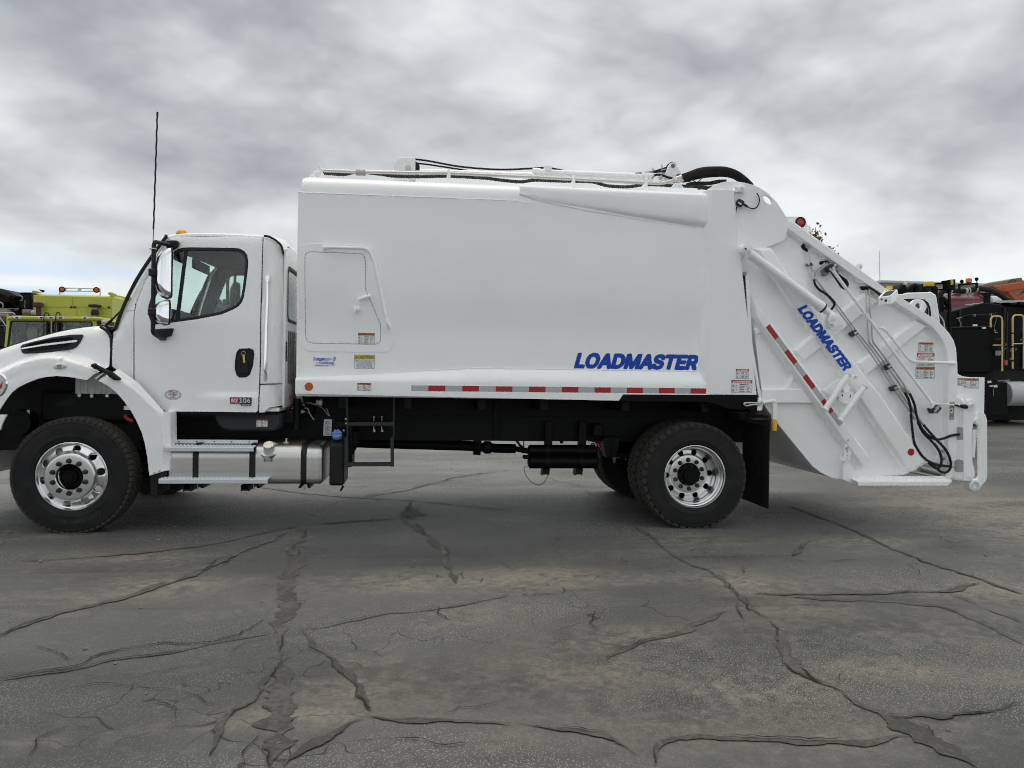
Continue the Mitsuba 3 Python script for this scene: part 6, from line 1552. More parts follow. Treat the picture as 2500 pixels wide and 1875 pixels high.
# air reservoirs
AR = G + '__air_tank'
for (p, q, r) in (((1.06, 0.62, 0.686), (1.769, 0.62, 0.689), 0.062), ((1.052, 0.52, 0.585), (1.755, 0.52, 0.587), 0.067)):
    k = key_for(AR)
    p, q = np.array(p), np.array(q)
    d = (q - p) / np.linalg.norm(q - p)
    add(k, tube([p - d * 0.012, p, p + d * 0.012, q - d * 0.012, q, q + d * 0.012], [r * 0.4, r * 0.85, r, r, r * 0.85, r * 0.4], 28), 'black_paint', 40)
    for t in (0.27, 0.76):
        c = p + (q - p) * t
        add(k + '__strap', cyl(c - d * 0.022, c + d * 0.022, r + 0.004, None, 28), 'chassis_black')
for u0, u1, f0, f1 in ((440, 540, 395, 505), (895, 990, 838, 948)):
    pass
add(AR + '__hanger', prism([(1.235, 0.984), (1.316, 0.984), (1.313, 0.715), (1.235, 0.715)], 0.66, 0.72, 0.004), 'chassis_black')
add(AR + '__hanger', prism([(1.597, 0.987), (1.671, 0.988), (1.669, 0.717), (1.586, 0.716)], 0.66, 0.72, 0.004), 'chassis_black')
add(AR + '__foot', prism([(1.19, 0.518), (1.261, 0.518), (1.252, 0.454), (1.242, 0.465), (1.192, 0.463), (1.182, 0.453)], 0.46, 0.60, 0.004), 'chassis_black')
add(AR + '__foot', prism([(1.527, 0.518), (1.6, 0.518), (1.591, 0.454), (1.58, 0.465), (1.532, 0.464), (1.519, 0.453)], 0.46, 0.60, 0.004), 'chassis_black')
add(AR + '__valve', join(box(*[(0.968, 0.697)[0], (1.059, 0.697)[0]], 0.56, 0.64, (1.002, 0.666)[1], (1.002, 0.719)[1], 0.02), box(*[(0.989, 0.634)[0], (1.057, 0.634)[0]], 0.50, 0.56, (1.02, 0.615)[1], (1.019, 0.653)[1], 0.01), tube([(0.932, 0.6, 0.795), (0.971, 0.6, 0.742), (1.009, 0.6, 0.719)], 0.012, 8), tube([(1.006, 0.6, 0.799), (1.009, 0.6, 0.723)], 0.006, 6)), 'chassis_black')
add(AR + '__drain_cable', tube(spline([(1.037, 0.5, 0.538), (1.003, 0.5, 0.533), (1.004, 0.5, 0.505), (1.023, 0.5, 0.449), (1.073, 0.5, 0.389), (1.138, 0.5, 0.355), (1.191, 0.5, 0.366), (1.224, 0.5, 0.404), (1.246, 0.5, 0.46)], 6), 0.0035, 6), 'charcoal', True)
add(G + '__frame_bracket', prism([(1.408, 0.786), (1.443, 0.786), (1.449, 0.751), (1.416, 0.751)], 0.76, 0.785, 0.003), 'chassis_black')

# ---- fuel tank
TKF = G + '__fuel_tank'
ty = rnd([(0.045, 0.425), (0.70, 0.425), (0.70, 0.788), (0.045, 0.788)], [0.06, 0.08, 0.08, 0.13], 7)
tx = ((-2.294, 0.652)[0], (-0.959, 0.659)[0], (-0.929, 0.659)[0])


def tank_ring(x, d):
    q = inset(ccw(ty), d)
    return np.stack([np.full(len(q), x), q[:, 0], q[:, 1]], 1)


ts = [(tx[0], 0.05), (tx[0], 0.012), (tx[0] + 0.012, 0.0), (tx[0] + 0.03, 0.0), (tx[0] + 0.034, -0.004), (tx[0] + 0.040, 0.0)]
te = [(tx[1] - 0.012, 0.0), (tx[1] - 0.006, -0.004), (tx[1], 0.0), (tx[2] - 0.015, 0.004), (tx[2] - 0.003, 0.018), (tx[2], 0.05)]
tk = loft([tank_ring(x, d) for x, d in ts + te], True)
ends = [trimesh.Trimesh(tank_ring(x, 0.05), [(0, j, j + 1) for j in range(1, len(ty) - 1)], process=False) for x in (tx[0], tx[2])]
add(TKF, join(tk, *ends), 'brushed_aluminium', 40)
for u0, u1 in (((-2.08, 0.654)[0], (-2.029, 0.654)[0]), ((-1.584, 0.656)[0], (-1.53, 0.656)[0]), ((-1.126, 0.66)[0], (-1.074, 0.66)[0])):
    add(TKF + '__strap', loft([tank_ring(x, d) for x, d in ((u0, 0.003), (u0, -0.006), (u1, -0.006), (u1, 0.003))], True), 'black_plastic', 40)
    add(TKF + '__bracket', join(prism([(u0 - 0.03, 0.385), (u0 - 0.01, 0.425), (u0 + 0.005, 0.425), (u0 - 0.005, 0.385)], 0.10, 0.80), prism([(u1 + 0.03, 0.385), (u1 + 0.01, 0.425), (u1 - 0.005, 0.425), (u1 + 0.005, 0.385)], 0.10, 0.80)), 'chassis_black', False)
    add(TKF + '__strap_bolt', cyl(((u0 + u1) / 2, 0.11, 0.372), ((u0 + u1) / 2, 0.11, 0.425), 0.007, None, 8), 'zinc')
fc = np.array([(-1.418, 0.737)[0], 0.098, 0.742])
nrm = np.array([0, -0.62, 0.78])
add(TKF + '__filler_flange', join(cyl(fc - nrm * 0.03, fc + nrm * 0.004, 0.098, 0.094, 32), cyl(fc, fc + nrm * 0.02, 0.060, None, 28)), 'zinc')
cap_ = [cyl(fc + nrm * 0.02, fc + nrm * 0.062, 0.045, 0.043, 24)]
add(TKF + '__filler_cap', join(*cap_, *[cyl(fc + nrm * 0.018 + 0.045 * np.array([math.cos(a), 0.78 * math.sin(a), 0.62 * math.sin(a)]), fc + nrm * 0.06 + 0.045 * np.array([math.cos(a), 0.78 * math.sin(a), 0.62 * math.sin(a)]), 0.006, None, 6) for a in np.arange(12) * math.pi / 6]), 'zinc')
vp = np.array((-1.3, 0.3, 0.796))
add(TKF + '__vent', join(cyl((vp[0], 0.30, 0.787), (vp[0], 0.30, 0.797), 0.035), cyl((vp[0], 0.30, 0.795), (vp[0], 0.30, 0.83), 0.012)), 'zinc')
d0, d1 = (-1.456, 0.637), (-1.379, 0.672)
add(TKF + '__label', prism(rnd([d0, (d1[0], d0[1]), d1, (d0[0], d1[1])], 0.005), 0.0425, 0.046), 'decal_black', False)
dh = d1[1] - d0[1]
tx3 = ['ULTRA LOW', 'SULFUR DIESEL', 'FUEL ONLY']
add(TKF + '__label_lettering', join(*[letters(t, (d0[0] + 0.5 * (d1[0] - d0[0]) * (1 - f), d1[1] - dh * (0.32 + 0.29 * i)), dh * 0.18, f * (d1[0] - d0[0]), 0.0424, 0.02) for i, (t, f) in enumerate(zip(tx3, (0.72, 0.84, 0.66)))]), 'decal_white', False)

# ---- cab steps
def cab_step(x0, x1, xb0, xb1, yf, yb, z, lip, zb, zr):
    k = key_for(G + '__cab_step')
    top = np.array([(x0, yf), (x1, yf), (xb1, yb), (xb0, yb)])
    q = prism(top, 0, 0.006)
    v = np.array(q.vertices)
    up = zb - z
    m = trimesh.Trimesh(np.stack([v[:, 0], v[:, 2], z - v[:, 1] + up * (v[:, 2] - yf) / (yb - yf)], 1), np.array(q.faces)[:, ::-1], process=False)
    fl = box(x0, x1, yf - 0.008, yf + 0.004, z - lip, z - 0.002, 0.004)
    rs = box(xb0, xb1, yb - 0.003, yb + 0.003, z + up - 0.004, zr)
    add(k, join(m, fl, rs), 'step_aluminium', False)
    d, n = [], int((x1 - x0) / 0.032)
    for i in range(n):
        for j in range(6):
            x, y = x0 + 0.025 + (i + 0.5 * (j % 2)) * 0.032, yf + 0.02 + j * (yb - yf - 0.04) / 5
            if x < xb1 - 0.02 or y < (yf + yb) / 2:
                d.append(lathe([(0.004, 0.0), (0.011, 0.0), (0.007, 0.005), (0.004, 0.005)], (x, y, z + up * (y - yf) / (yb - yf)), 8, 'z'))
    q = add(k + '__grip', join(d), 'step_aluminium', False)
    labels[q] = {'label': 'raised grip rings punched in the step', 'kind': 'stuff'}
    for i in range(5):
        x = xb0 + (i + 0.5) * (xb1 - xb0) / 5
        add(k + '__bolt', cyl((x, yb - 0.003, (zb + zr) / 2), (x, yb - 0.006, (zb + zr) / 2), 0.006, None, 8), 'deep_black')
    return k


u0, u1, u2, u3 = (-2.311, 0.753)[0], (-1.532, 0.756)[0], (-2.332, 0.801)[0], (-1.546, 0.806)[0]
cab_step(u0, u1, u2, u3, -0.02, 0.22, (-1.994, 0.773)[1], 0.040, (-2.061, 0.783)[1], (-2.062, 0.817)[1])
u0, u1, u2, u3 = (-2.343, 0.467)[0], (-1.4, 0.467)[0], (-2.348, 0.505)[0], (-1.4, 0.506)[0]
cab_step(u0, u1, u2, u3, -0.05, 0.19, (-1.983, 0.49)[1], 0.044, (-2.05, 0.491)[1], (-2.05, 0.525)[1])
for u in ((-2.115, 0.411)[0], (-1.611, 0.41)[0]):
    add(G + '__step_bracket', join(box(u - 0.03, u + 0.03, -0.0, 0.75, 0.375, 0.392), box(u - 0.035, u - 0.025, 0.0, 0.75, 0.37, 0.425), box(u + 0.025, u + 0.035, 0.0, 0.75, 0.37, 0.425), box(u - 0.02, u + 0.02, 0.19, 0.215, 0.41, 0.76)), 'chassis_black', False)
add(G + '__wiring_box', box(*[(-2.374, 0.992)[0], (-2.296, 0.993)[0]], 0.21, 0.27, (-2.339, 0.953)[1], (-2.34, 1.024)[1], 0.003), 'steel_dull')
add(G + '__wiring_box__cover', box(*[(-2.359, 0.993)[0], (-2.294, 0.994)[0]], 0.204, 0.211, (-2.336, 0.96)[1], (-2.337, 1.017)[1], 0.002), 'black_plastic')
add(G + '__sill', box(-2.34, -1.40, 0.30, 0.80, 1.03, 1.08), 'chassis_black', False)

# ---- boxes, fluid tank, ladder, fittings behind the cab
bt = rnd([(-1.969, 1.058), (-1.348, 1.064), (-1.35, 0.972), (-1.388, 0.91), (-1.435, 0.895), (-1.827, 0.897), (-1.886, 0.913), (-1.933, 0.955)], 0.02)
add(G + '__air_box', prism(bt, 0.29, 0.70, 0.02), 'charcoal')
decal(*dbox((-1.58, 1.012), (-1.472, 0.935)), 0.289, 'decal_red', 'WARNING')
DF = G + '__fluid_tank'
fx0, fx1 = (-0.876, 0.654)[0], (-0.74, 0.654)[0]
pr_ = rnd([(0.09, 0.405), (0.50, 0.405), (0.50, 0.925), (0.30, 0.925), (0.16, 0.845), (0.09, 0.79)], [0.03, 0.03, 0.03, 0.03, 0.05, 0.05], 5)


def df_ring(x, d):
    q = inset(ccw(pr_), d)
    return np.stack([np.full(len(q), x), q[:, 0], q[:, 1]], 1)


dm = [(fx0, 0.03), (fx0 + 0.004, 0.012), (fx0 + 0.014, 0.003), (fx0 + 0.03, 0), (fx1 - 0.03, 0), (fx1 - 0.014, 0.003), (fx1 - 0.004, 0.012), (fx1, 0.03)]
add(DF, join(loft([df_ring(x, d) for x, d in dm], True), *[trimesh.Trimesh(df_ring(x, 0.03), cap([inset(ccw(pr_), 0.03)])[1], process=False) for x in (fx0, fx1)]), 'black_plastic', 40)
bc = np.array([(-0.81, 0.842)[0], 0.15, 0.858])
bn = np.array([0, -0.72, 0.69])
add(DF + '__neck', join(cyl(bc - bn * 0.03, bc + bn * 0.012, 0.058, 0.052, 24)), 'black_plastic')
add(DF + '__cap', join(cyl(bc + bn * 0.012, bc + bn * 0.045, 0.047, 0.044, 24), hull([bc + bn * h + s * np.array([0.045, 0, 0]) + t * np.array([0, 0.69, 0.72]) * 0.008 for h in (0.04, 0.060) for s in (-1, 1) for t in (-1, 1)])), 'blue_cap')
add(DF + '__spout', tube([(-0.756, 0.2, 0.391), (-0.78, 0.2, 0.343)], 0.010, 8), 'chassis_black')
add(DF + '__pump', join(box(*[(-0.854, 0.943)[0], (-0.749, 0.944)[0]], 0.28, 0.36, 0.925, 1.0, 0.01), *[cyl((x, 0.30, 0.95), (x, 0.30, 1.03), 0.012) for x in (-0.86, -0.80, -0.75)], tube(spline([(-0.861, 0.3, 0.972), (-0.826, 0.3, 0.986), (-0.791, 0.3, 0.958), (-0.75, 0.3, 1.001)]), 0.008, 6)), 'chassis_black')
add(DF + '__pump_fitting', join(*[cyl(np.array(p), np.array(p) - (0, 0.03, 0), 0.009, None, 8) for p in [(-0.843, 0.27, 0.91), (-0.815, 0.27, 0.914), (-0.763, 0.27, 0.911), (-0.744, 0.27, 1.02), (-0.743, 0.27, 0.978)]]), 'zinc')
add(DF + '__mounting', join(box(*[(-0.758, 0.698)[0], (-0.688, 0.698)[0]], 0.33, 0.60, 0.55, 0.98, 0.01), cyl((-0.714, 0.4, 0.722), (-0.668, 0.4, 0.7), 0.035), box(*[(-0.695, 0.837)[0], (-0.645, 0.837)[0]], 0.38, 0.5, 0.75, 0.9, 0.01)), 'chassis_black')
LD = G + '__ladder'
for pts in ([(-0.718, 0.04, 1.243), (-0.707, 0.04, 0.873), (-0.719, 0.04, 0.863), (-0.711, 0.04, 0.591)], [(-0.289, 0.04, 1.234), (-0.285, 0.04, 0.876), (-0.299, 0.04, 0.859), (-0.294, 0.04, 0.591)]):
    p = np.array(pts)
    m = [hull([a + (dx, dy, 0) for a in p[:2] for dx in (-0.006, 0.006) for dy in (0, 0.05)]), hull([a + (dx, dy, 0) for a in p[1:3] for dx in (-0.006, 0.006) for dy in (0, 0.05)]), hull([a + (dx, dy, 0) for a in p[2:] for dx in (-0.016, 0.016) for dy in (0, 0.012)])]
    add(LD + '__rail', join(m), 'charcoal', False)
for a, b, h in (((-0.705, 0.045, 0.985), (-0.291, 0.045, 0.988), 0.015), ((-0.696, 0.045, 0.609), (-0.303, 0.045, 0.612), 0.016)):
    add(LD + '__rung', hull([np.array(q) + (0, dy, dz) for q in (a, b) for dy in (-0.005, 0.06) for dz in (-h, h)]), 'charcoal', False)
add(LD + '__rung_teeth', join(*[box(x, x + 0.006, 0.045, 0.10, (-0.544, 0.623)[1] - 0.002, (-0.544, 0.623)[1] + 0.005) for x in np.linspace((-0.689, 0.623)[0], (-0.31, 0.624)[0], 24)]), 'charcoal', False)
for u in (1618, 1725):
    c = np.array((-0.512, 0.7, 0.963)) if u == 1618 else np.array((-0.433, 0.7, 0.964))
    k = add(G + '__mounting_spring', tube([c + (0.022 * math.cos(a), 0.022 * math.sin(a), 0.05 - 0.0028 * i) for i, a in enumerate(np.arange(40) * 0.75)], 0.005, 6), 'spring_green' if False else 'chassis_black')
    add(G + '__mounting_bolt', join(cyl(c + (0, 0, -0.30 * 0.25), c + (0, 0, 0.06), 0.008), cyl(c + (0, 0, -0.10), c + (0, 0, -0.075), 0.018, None, 6)), 'zinc')
add(G + '__notice_plate', prism([(-0.985, 0.998), (-0.908, 0.995), (-0.913, 0.834), (-0.992, 0.836)], 0.545, 0.555), 'step_aluminium', False)
nz0, nz1 = (-0.952, 0.845)[1], (-0.954, 0.984)[1]
nx0, nx1 = (-0.978, 0.896)[0], (-0.921, 0.897)[0]
add(G + '__notice_print', join(*[box(nx0, nx1 - 0.01 * (i % 3), 0.5442, 0.545, nz0 + (nz1 - nz0) * i / 12, nz0 + (nz1 - nz0) * (i + 0.45) / 12) for i in range(12)]), 'decal_ink', False)
add(G + '__pipe_union', join(cyl((-1.057, 0.5, 1.176), (-1.011, 0.5, 1.173), 0.013), cyl((-1.018, 0.5, 1.175), (-0.995, 0.5, 1.174), 0.022), cyl((-1.057, 0.5, 1.155), (-1.014, 0.5, 1.152), 0.013), cyl((-1.023, 0.5, 1.153), (-0.999, 0.5, 1.15), 0.022)), 'zinc')
rw = np.random.default_rng(5)
c0_, c1_ = np.array((-1.353, 0.7, 1.223)), np.array((-1.141, 0.7, 1.018))
for i in range(16):
    p = [np.array([rw.uniform(c0_[0], c1_[0]), rw.uniform(0.5, 0.9), rw.uniform(c1_[2], c0_[2])])]
    for j in range(3):
        p.append(p[-1] + rw.normal(0, 1, 3) * (0.06, 0.05, 0.05))
    add(G + '__cable', tube(spline(p, 5), rw.uniform(0.003, 0.008), 6), ['black_plastic', 'black_plastic', 'steel_dull', 'black_plastic', 'red_lens', 'white_plastic'][i % 6], True)
add(G + '__cable_plate', join(prism([(-1.272, 1.219), (-1.215, 1.227), (-1.178, 1.118), (-1.242, 1.147)], 0.60, 0.61), prism([(-1.338, 1.235), (-1.32, 1.22), (-1.326, 1.159), (-1.34, 1.158)], 0.55, 0.56), prism([(-1.232, 1.082), (-1.197, 1.09), (-1.155, 1.072), (-1.197, 1.053)], 0.5, 0.51)), 'steel_dull', False)
add(G + '__cab_mount', join(box(-1.55, -1.25, 0.45, 0.9, 0.95, 1.08, 0.02), box(-1.30, -1.12, 0.75, 1.7, 1.0, 1.4, 0.02), cyl((-1.24, 0.5, 0.9), (-1.24, 0.5, 1.2), 0.04)), 'chassis_black')

# ---- mud flap, tow hook, tailgate prop
MF = G + '__mud_flap'
fx = (3.377, 1.083)[0]
fb = (3.371, 0.184)
add(MF, hull([(fx - 0.02, 0.03, 1.07), (fx - 0.02, 0.66, 1.07), (fx - 0.01, 0.03, 1.07), (fx - 0.01, 0.66, 1.07), (fb[0], 0.03, fb[1]), (fb[0], 0.66, fb[1]), (fb[0] - 0.01, 0.03, fb[1]), (fb[0] - 0.01, 0.66, fb[1])]), 'rubber', False)
add(MF + '__hanger', join(box(fx - 0.19, fx - 0.012, 0.03, 0.12, 1.055, 1.075, 0.004), box(fx - 0.03, fx - 0.021, 0.035, 0.65, 1.0, 1.10, 0.003), box(fx - 0.10, fx - 0.02, 0.55, 0.90, 1.02, 1.10, 0.01)), 'charcoal')
add(MF, hull([(fx - 0.02 + 0, 1.78, 1.07), (fx - 0.02, 2.41, 1.07), (fx - 0.01, 1.78, 1.07), (fx - 0.01, 2.41, 1.07), (fb[0], 1.78, fb[1]), (fb[0], 2.41, fb[1]), (fb[0] - 0.01, 1.78, fb[1]), (fb[0] - 0.01, 2.41, fb[1])]), 'rubber', False)
HKK = G + '__tailgate_latch'
add(HKK + '__hook', tube(spline([(3.238, -0.06, 1.234), (3.19, -0.06, 1.227), (3.12, -0.06, 1.228), (3.071, -0.06, 1.225), (3.058, -0.06, 1.212), (3.085, -0.06, 1.199), (3.148, -0.06, 1.209), (3.232, -0.06, 1.214)], 5), 0.010, 10), 'zinc', True)
add(HKK, join(cyl((3.25, -0.05, 1.23), (3.355, -0.05, 1.25), 0.017), prism(rnd([(3.207, 1.267), (3.249, 1.274), (3.257, 1.227), (3.245, 1.153), (3.196, 1.152), (3.201, 1.226)], 0.004), -0.05, 0.04, 0.004)), 'white_paint')
add(HKK + '__pin', box(*[(3.192, 1.185)[0], (3.242, 1.186)[0]], -0.045, 0.03, (3.214, 1.148)[1], (3.213, 1.206)[1], 0.004), 'black_plastic')
add(HKK + '__prop', join(prism(rnd([(3.353, 1.252), (3.378, 1.266), (3.4, 1.248), (3.402, 1.066), (3.361, 1.066)], 0.008), -0.05, -0.01, 0.003), bolt(*(3.377, -0.05, 1.242), 0.010)), 'white_paint')
add(HKK + '__prop_tip', prism(rnd([(3.361, 1.064), (3.402, 1.065), (3.401, 0.958), (3.366, 0.958)], 0.004), -0.051, -0.009, 0.003), 'yellow_paint')


# ------------------------------------------------------------------ the other machines in the yard
paint('lime_paint', (0.44, 0.46, 0.055), 0.42, coat=0.2)
paint('wine_paint', (0.13, 0.018, 0.026), 0.4, coat=0.3)
paint('orange_paint', (0.48, 0.10, 0.025), 0.5)
paint('rail_yellow', (0.70, 0.52, 0.16), 0.45)
paint('rust', (0.075, 0.042, 0.028), 0.8)
paint('tan_paint', (0.20, 0.15, 0.10), 0.6)
paint('tan_wall', (0.36, 0.33, 0.26), 0.7)
paint('pale_grey', (0.50, 0.52, 0.53), 0.5)
paint('slate_roof', (0.10, 0.13, 0.17), 0.6)
paint('beacon_yellow', (0.60, 0.42, 0.02), 0.3, coat=0.4)
paint('beacon_orange', (0.75, 0.16, 0.02), 0.3, coat=0.4)


def road_wheel(key, x, y, r=0.55, w=0.35, mat='rubber'):
    k = add(key + '__wheel', lathe([(0.28, 0.03), (0.36, 0.0), (r - 0.04, 0.01), (r, 0.05), (r, w - 0.05), (r - 0.04, w - 0.01), (0.28, w)], (x, y, r - 0.02), 36), mat)
    add(k + '__rim', lathe([(0, 0.08), (0.20, 0.06), (0.29, 0.03), (0.29, 0.2), (0, 0.2)], (x, y, r - 0.02), 28), 'steel_dull')


def road_wheel_x(key, x, y, r=0.55, w=0.4):
    k = add(key + '__wheel', lathe([(0.28, 0.03), (0.36, 0.0), (r - 0.04, 0.01), (r, 0.05), (r, w - 0.05), (r - 0.04, w - 0.01), (0.28, w)], (x, y, r - 0.02), 36, 'x'), 'rubber')
    add(k + '__rim', lathe([(0, 0.08), (0.20, 0.06), (0.29, 0.03), (0.29, 0.2), (0, 0.2)], (x, y, r - 0.02), 28, 'x'), 'steel_dull')


# ---- lime yellow truck facing the camera, left
LT = 'lime_truck'
tag(LT, 'lime yellow truck with a split windscreen and an orange lamp bar on top', 'truck')
yc, yb_ = 14.0, 16.4
cf = [(-10.737, 2.685), (-8.423, 2.713), (-8.372, 2.048), (-8.35, 1.314), (-10.833, 1.275), (-10.791, 2)]
w1 = rnd([(-10.658, 2.661), (-9.674, 2.675), (-9.671, 1.927), (-10.737, 1.907)], [0.06, 0.06, 0.03, 0.03], 4)
w2 = rnd([(-9.638, 2.672), (-8.642, 2.686), (-8.607, 1.947), (-9.638, 1.928)], [0.06, 0.06, 0.03, 0.03], 4)
zb0 = float(np.min(np.array(cf)[:, 1]))
add(LT + '__cab', prism(cf, 14.0, 14.06, 0.004, [w1, w2]), 'lime_paint')
add(LT + '__cab_back', prism(cf, 15.9, 16.0), 'lime_paint')
cx0, cx1 = (-10.735, 2.379)[0], (-8.413, 2.43)[0]
sidew = [box(cx0 - 0.03, cx0, 14.02, 16.0, zb0, 1.75), box(cx1, cx1 + 0.03, 14.02, 16.0, zb0, 1.75), box(cx0 - 0.02, cx0 + 0.03, 14.02, 14.2, 1.75, 2.8), box(cx1 - 0.03, cx1 + 0.02, 14.02, 14.2, 1.75, 2.8), box(cx0 - 0.02, cx0 + 0.03, 15.6, 16.0, 1.75, 2.8), box(cx1 - 0.03, cx1 + 0.02, 15.6, 16.0, 1.75, 2.8), box(cx0, cx1, 14.0, 16.0, zb0 - 0.05, zb0)]
for m in sidew:
    add(LT + '__cab_side', m, 'lime_paint', False)
rf = rnd([(-10.711, 2.682), (-10.671, 2.747), (-10.597, 2.786), (-8.434, 2.806), (-8.366, 2.77), (-8.339, 2.712)], [0, 0.04, 0.05, 0.05, 0.04, 0], 3)
add(LT + '__roof', prism(rf, 13.92, 16.1, 0.03), 'lime_paint')
for w in (w1, w2):
    k = add(LT + '__windscreen', prism(inset(ccw(w), 0.004), 14.03, 14.034), 'window_glass', False)
    add(k + '__seal', prism(w, 13.995, 14.03, 0, [inset(ccw(w), 0.03)]), 'black_plastic', False)
zr_ = (-10.289, 2.816)[1]
for m in (box(cx0 + 0.04, cx1 - 0.04, 15.60, 15.64, zb0, zr_), box(cx0 + 0.04, cx0 + 0.06, 14.25, 15.6, zb0, zr_), box(cx1 - 0.06, cx1 - 0.04, 14.25, 15.6, zb0, zr_), box(cx0 + 0.04, cx1 - 0.04, 14.08, 15.6, zr_ - 0.03, zr_)):
    add(LT + '__cab_lining', m, 'black_plastic', False)
add(LT + '__dashboard', box(cx0 + 0.05, cx1 - 0.05, 14.1, 14.6, 1.0, 1.62, 0.03), 'charcoal')
add(LT + '__seat', box((-10.843, 2.596)[0], (-10.493, 2.604)[0], 14.9, 15.1, 1.2, (-10.796, 2.564)[1], 0.05), 'pale_grey')
for p in [(-10.442, 13.92, 2.735), (-9.85, 13.92, 2.749), (-9.615, 13.92, 2.751), (-9.382, 13.92, 2.755), (-8.79, 13.92, 2.766)]:
    k = add(LT + '__marker_lamp', box(p[0] - 0.10, p[0] + 0.10, 13.89, 13.925, p[2] - 0.035, p[2] + 0.035, 0.015), 'clear_lens')
    add(k + '__bulb', box(p[0] - 0.035, p[0] + 0.035, 13.885, 13.90, p[2] - 0.02, p[2] + 0.02, 0.006), 'charcoal')
for pts in ([(-9.804, 13.85, 1.92), (-9.766, 13.85, 2.392), (-9.769, 13.85, 2.738), (-9.744, 13.85, 2.856), (-9.7, 13.85, 2.877), (-9.658, 13.85, 2.847), (-9.651, 13.85, 2.795)], [(-9.493, 13.85, 1.926), (-9.485, 13.85, 2.43), (-9.481, 13.85, 2.776), (-9.458, 13.85, 2.868), (-9.418, 13.85, 2.887), (-9.384, 13.85, 2.857), (-9.378, 13.85, 2.797)]):
    add(LT + '__wiper', tube(spline(pts, 6), 0.014, 8), 'black_plastic', True)
for u in (770, 945):
    p0 = np.array((-9.742, 13.96, 2.636)) if u == 770 else np.array((-9.476, 13.96, 2.642))
    add(LT + '__wiper_blade', box(p0[0] - 0.02, p0[0] + 0.02, 13.95, 13.99, 1.4, p0[2], 0.004), 'black_plastic')
add(LT + '__side_lamp', box(*[(-8.371, 2.679)[0], (-8.25, 2.682)[0]], 13.85, 13.95, (-8.322, 2.645)[1], (-8.323, 2.715)[1], 0.015), 'pale_grey')
add(LT + '__mirror_arm', box(*[(-8.525, 2.682)[0], (-8.43, 2.684)[0]], 13.95, 14.0, (-8.513, 2.611)[1], (-8.513, 2.701)[1], 0.01), 'black_plastic')
# engine housing behind the cab
hx0_, hx1_ = (-11.252, 3.377)[0], (-9.087, 3.433)[0]
zt0, zt1, zm = (-10.156, 3.603)[1], (-10.155, 3.543)[1], (-10.169, 3.207)[1]
add(LT + '__engine_housing', join(box(hx0_, hx1_, 16.42, 18.6, 1.2, zt1), hull([(hx0_, 16.42, zt1), (hx1_, 16.42, zt1), (hx0_ + 0.1, 16.7, zt0), (hx1_ - 0.1, 16.7, zt0), (hx0_ + 0.1, 18.4, zt0), (hx1_ - 0.1, 18.4, zt0), (hx0_, 18.6, zt1), (hx1_, 18.6, zt1)])), 'lime_paint', False)
sx_ = (-10.171, 3.405)[0]
sx2_ = (-10.054, 3.055)[0]
for a, b, c, d in ((hx0_ + 0.02, sx_ - 0.012, zm + 0.006, zt1 - 0.01), (sx_ + 0.012, hx1_ - 0.02, zm + 0.006, zt1 - 0.01), (hx0_ + 0.02, sx2_ - 0.008, 1.25, zm - 0.006), (sx2_ + 0.008, hx1_ - 0.02, 1.25, zm - 0.006)):
    add(LT + '__housing_panel', box(a, b, 16.40, 16.425, c, d, 0.006), 'lime_paint', False)
for p in [(-10.207, 16.39, 3.23), (-10.115, 16.39, 3.233), (-9.169, 16.39, 3.249)]:
    add(LT + '__panel_catch', box(p[0] - 0.03, p[0] + 0.03, 16.37, 16.405, p[2] - 0.03, p[2] + 0.02, 0.006), 'charcoal')
add(LT + '__corner_lug', prism([(-11.332, 3.621), (-11.329, 3.681), (-11.274, 3.686), (-11.249, 3.671), (-11.182, 3.672), (-11.135, 3.633)], 16.5, 16.7), 'lime_paint', False)
add(LT + '__corner_lug', prism([(-9.238, 3.618), (-9.234, 3.69), (-9.157, 3.692), (-9.08, 3.658), (-9.08, 3.614)], 16.5, 16.7), 'lime_paint', False)
add(LT + '__hatch_stay', hull([(-11.396, 17, 3.772), (-11.217, 17, 3.75), (-11.217, 17, 3.687), (-11.285, 17, 3.685)] + [(-11.537, 17.3, 3.801), (-11.357, 17.3, 3.778), (-11.356, 17.3, 3.714), (-11.425, 17.3, 3.712)]), 'black_plastic', False)
lbp = [(-10.768, 3.829), (-9.622, 3.839), (-9.621, 3.734), (-10.767, 3.716)]
s1_ = rnd([(-10.58, 3.802), (-10.253, 3.818), (-10.218, 3.779), (-10.252, 3.742), (-10.58, 3.748)], 0.03)
s2_ = rnd([(-10.15, 3.81), (-9.824, 3.808), (-9.815, 3.765), (-10.149, 3.745), (-10.181, 3.777)], 0.03)
add(LT + '__lamp_bar', join(prism(lbp, 16.88, 16.94, 0.006, [s1_, s2_]), *[box(p[0] - 0.012, p[0] + 0.012, 16.89, 16.93, zt0 - 0.02, p[2]) for p in [(-10.755, 16.9, 3.725), (-9.624, 16.9, 3.738)]]), 'pale_grey', False)
for p in [(-10.67, 16.88, 3.77), (-9.713, 16.88, 3.784)]:
    k = add(LT + '__lamp_bar__lamp', lathe([(0, -0.04), (0.04, -0.035), (0.068, -0.015), (0.072, 0), (0, 0)], p, 24), 'amber_reflector', 40)
    add(k + '_rim' if False else LT + '__lamp_bar__lamp_ring', lathe([(0.068, -0.03), (0.088, -0.025), (0.088, 0.0), (0.068, 0)], p, 24), 'black_plastic')
e0, e1, e2_, e3 = (-11.15, 3.182), (-10.877, 3.326), (-11.067, 2.974), (-10.945, 3.181)
add(LT + '__exhaust', cyl(((e2_[0] + e3[0]) / 2, 16.2, e2_[1] - 0.3), ((e2_[0] + e3[0]) / 2, 16.2, e3[1] + 0.01), (e3[0] - e2_[0]) / 2, None, 20), 'rust')
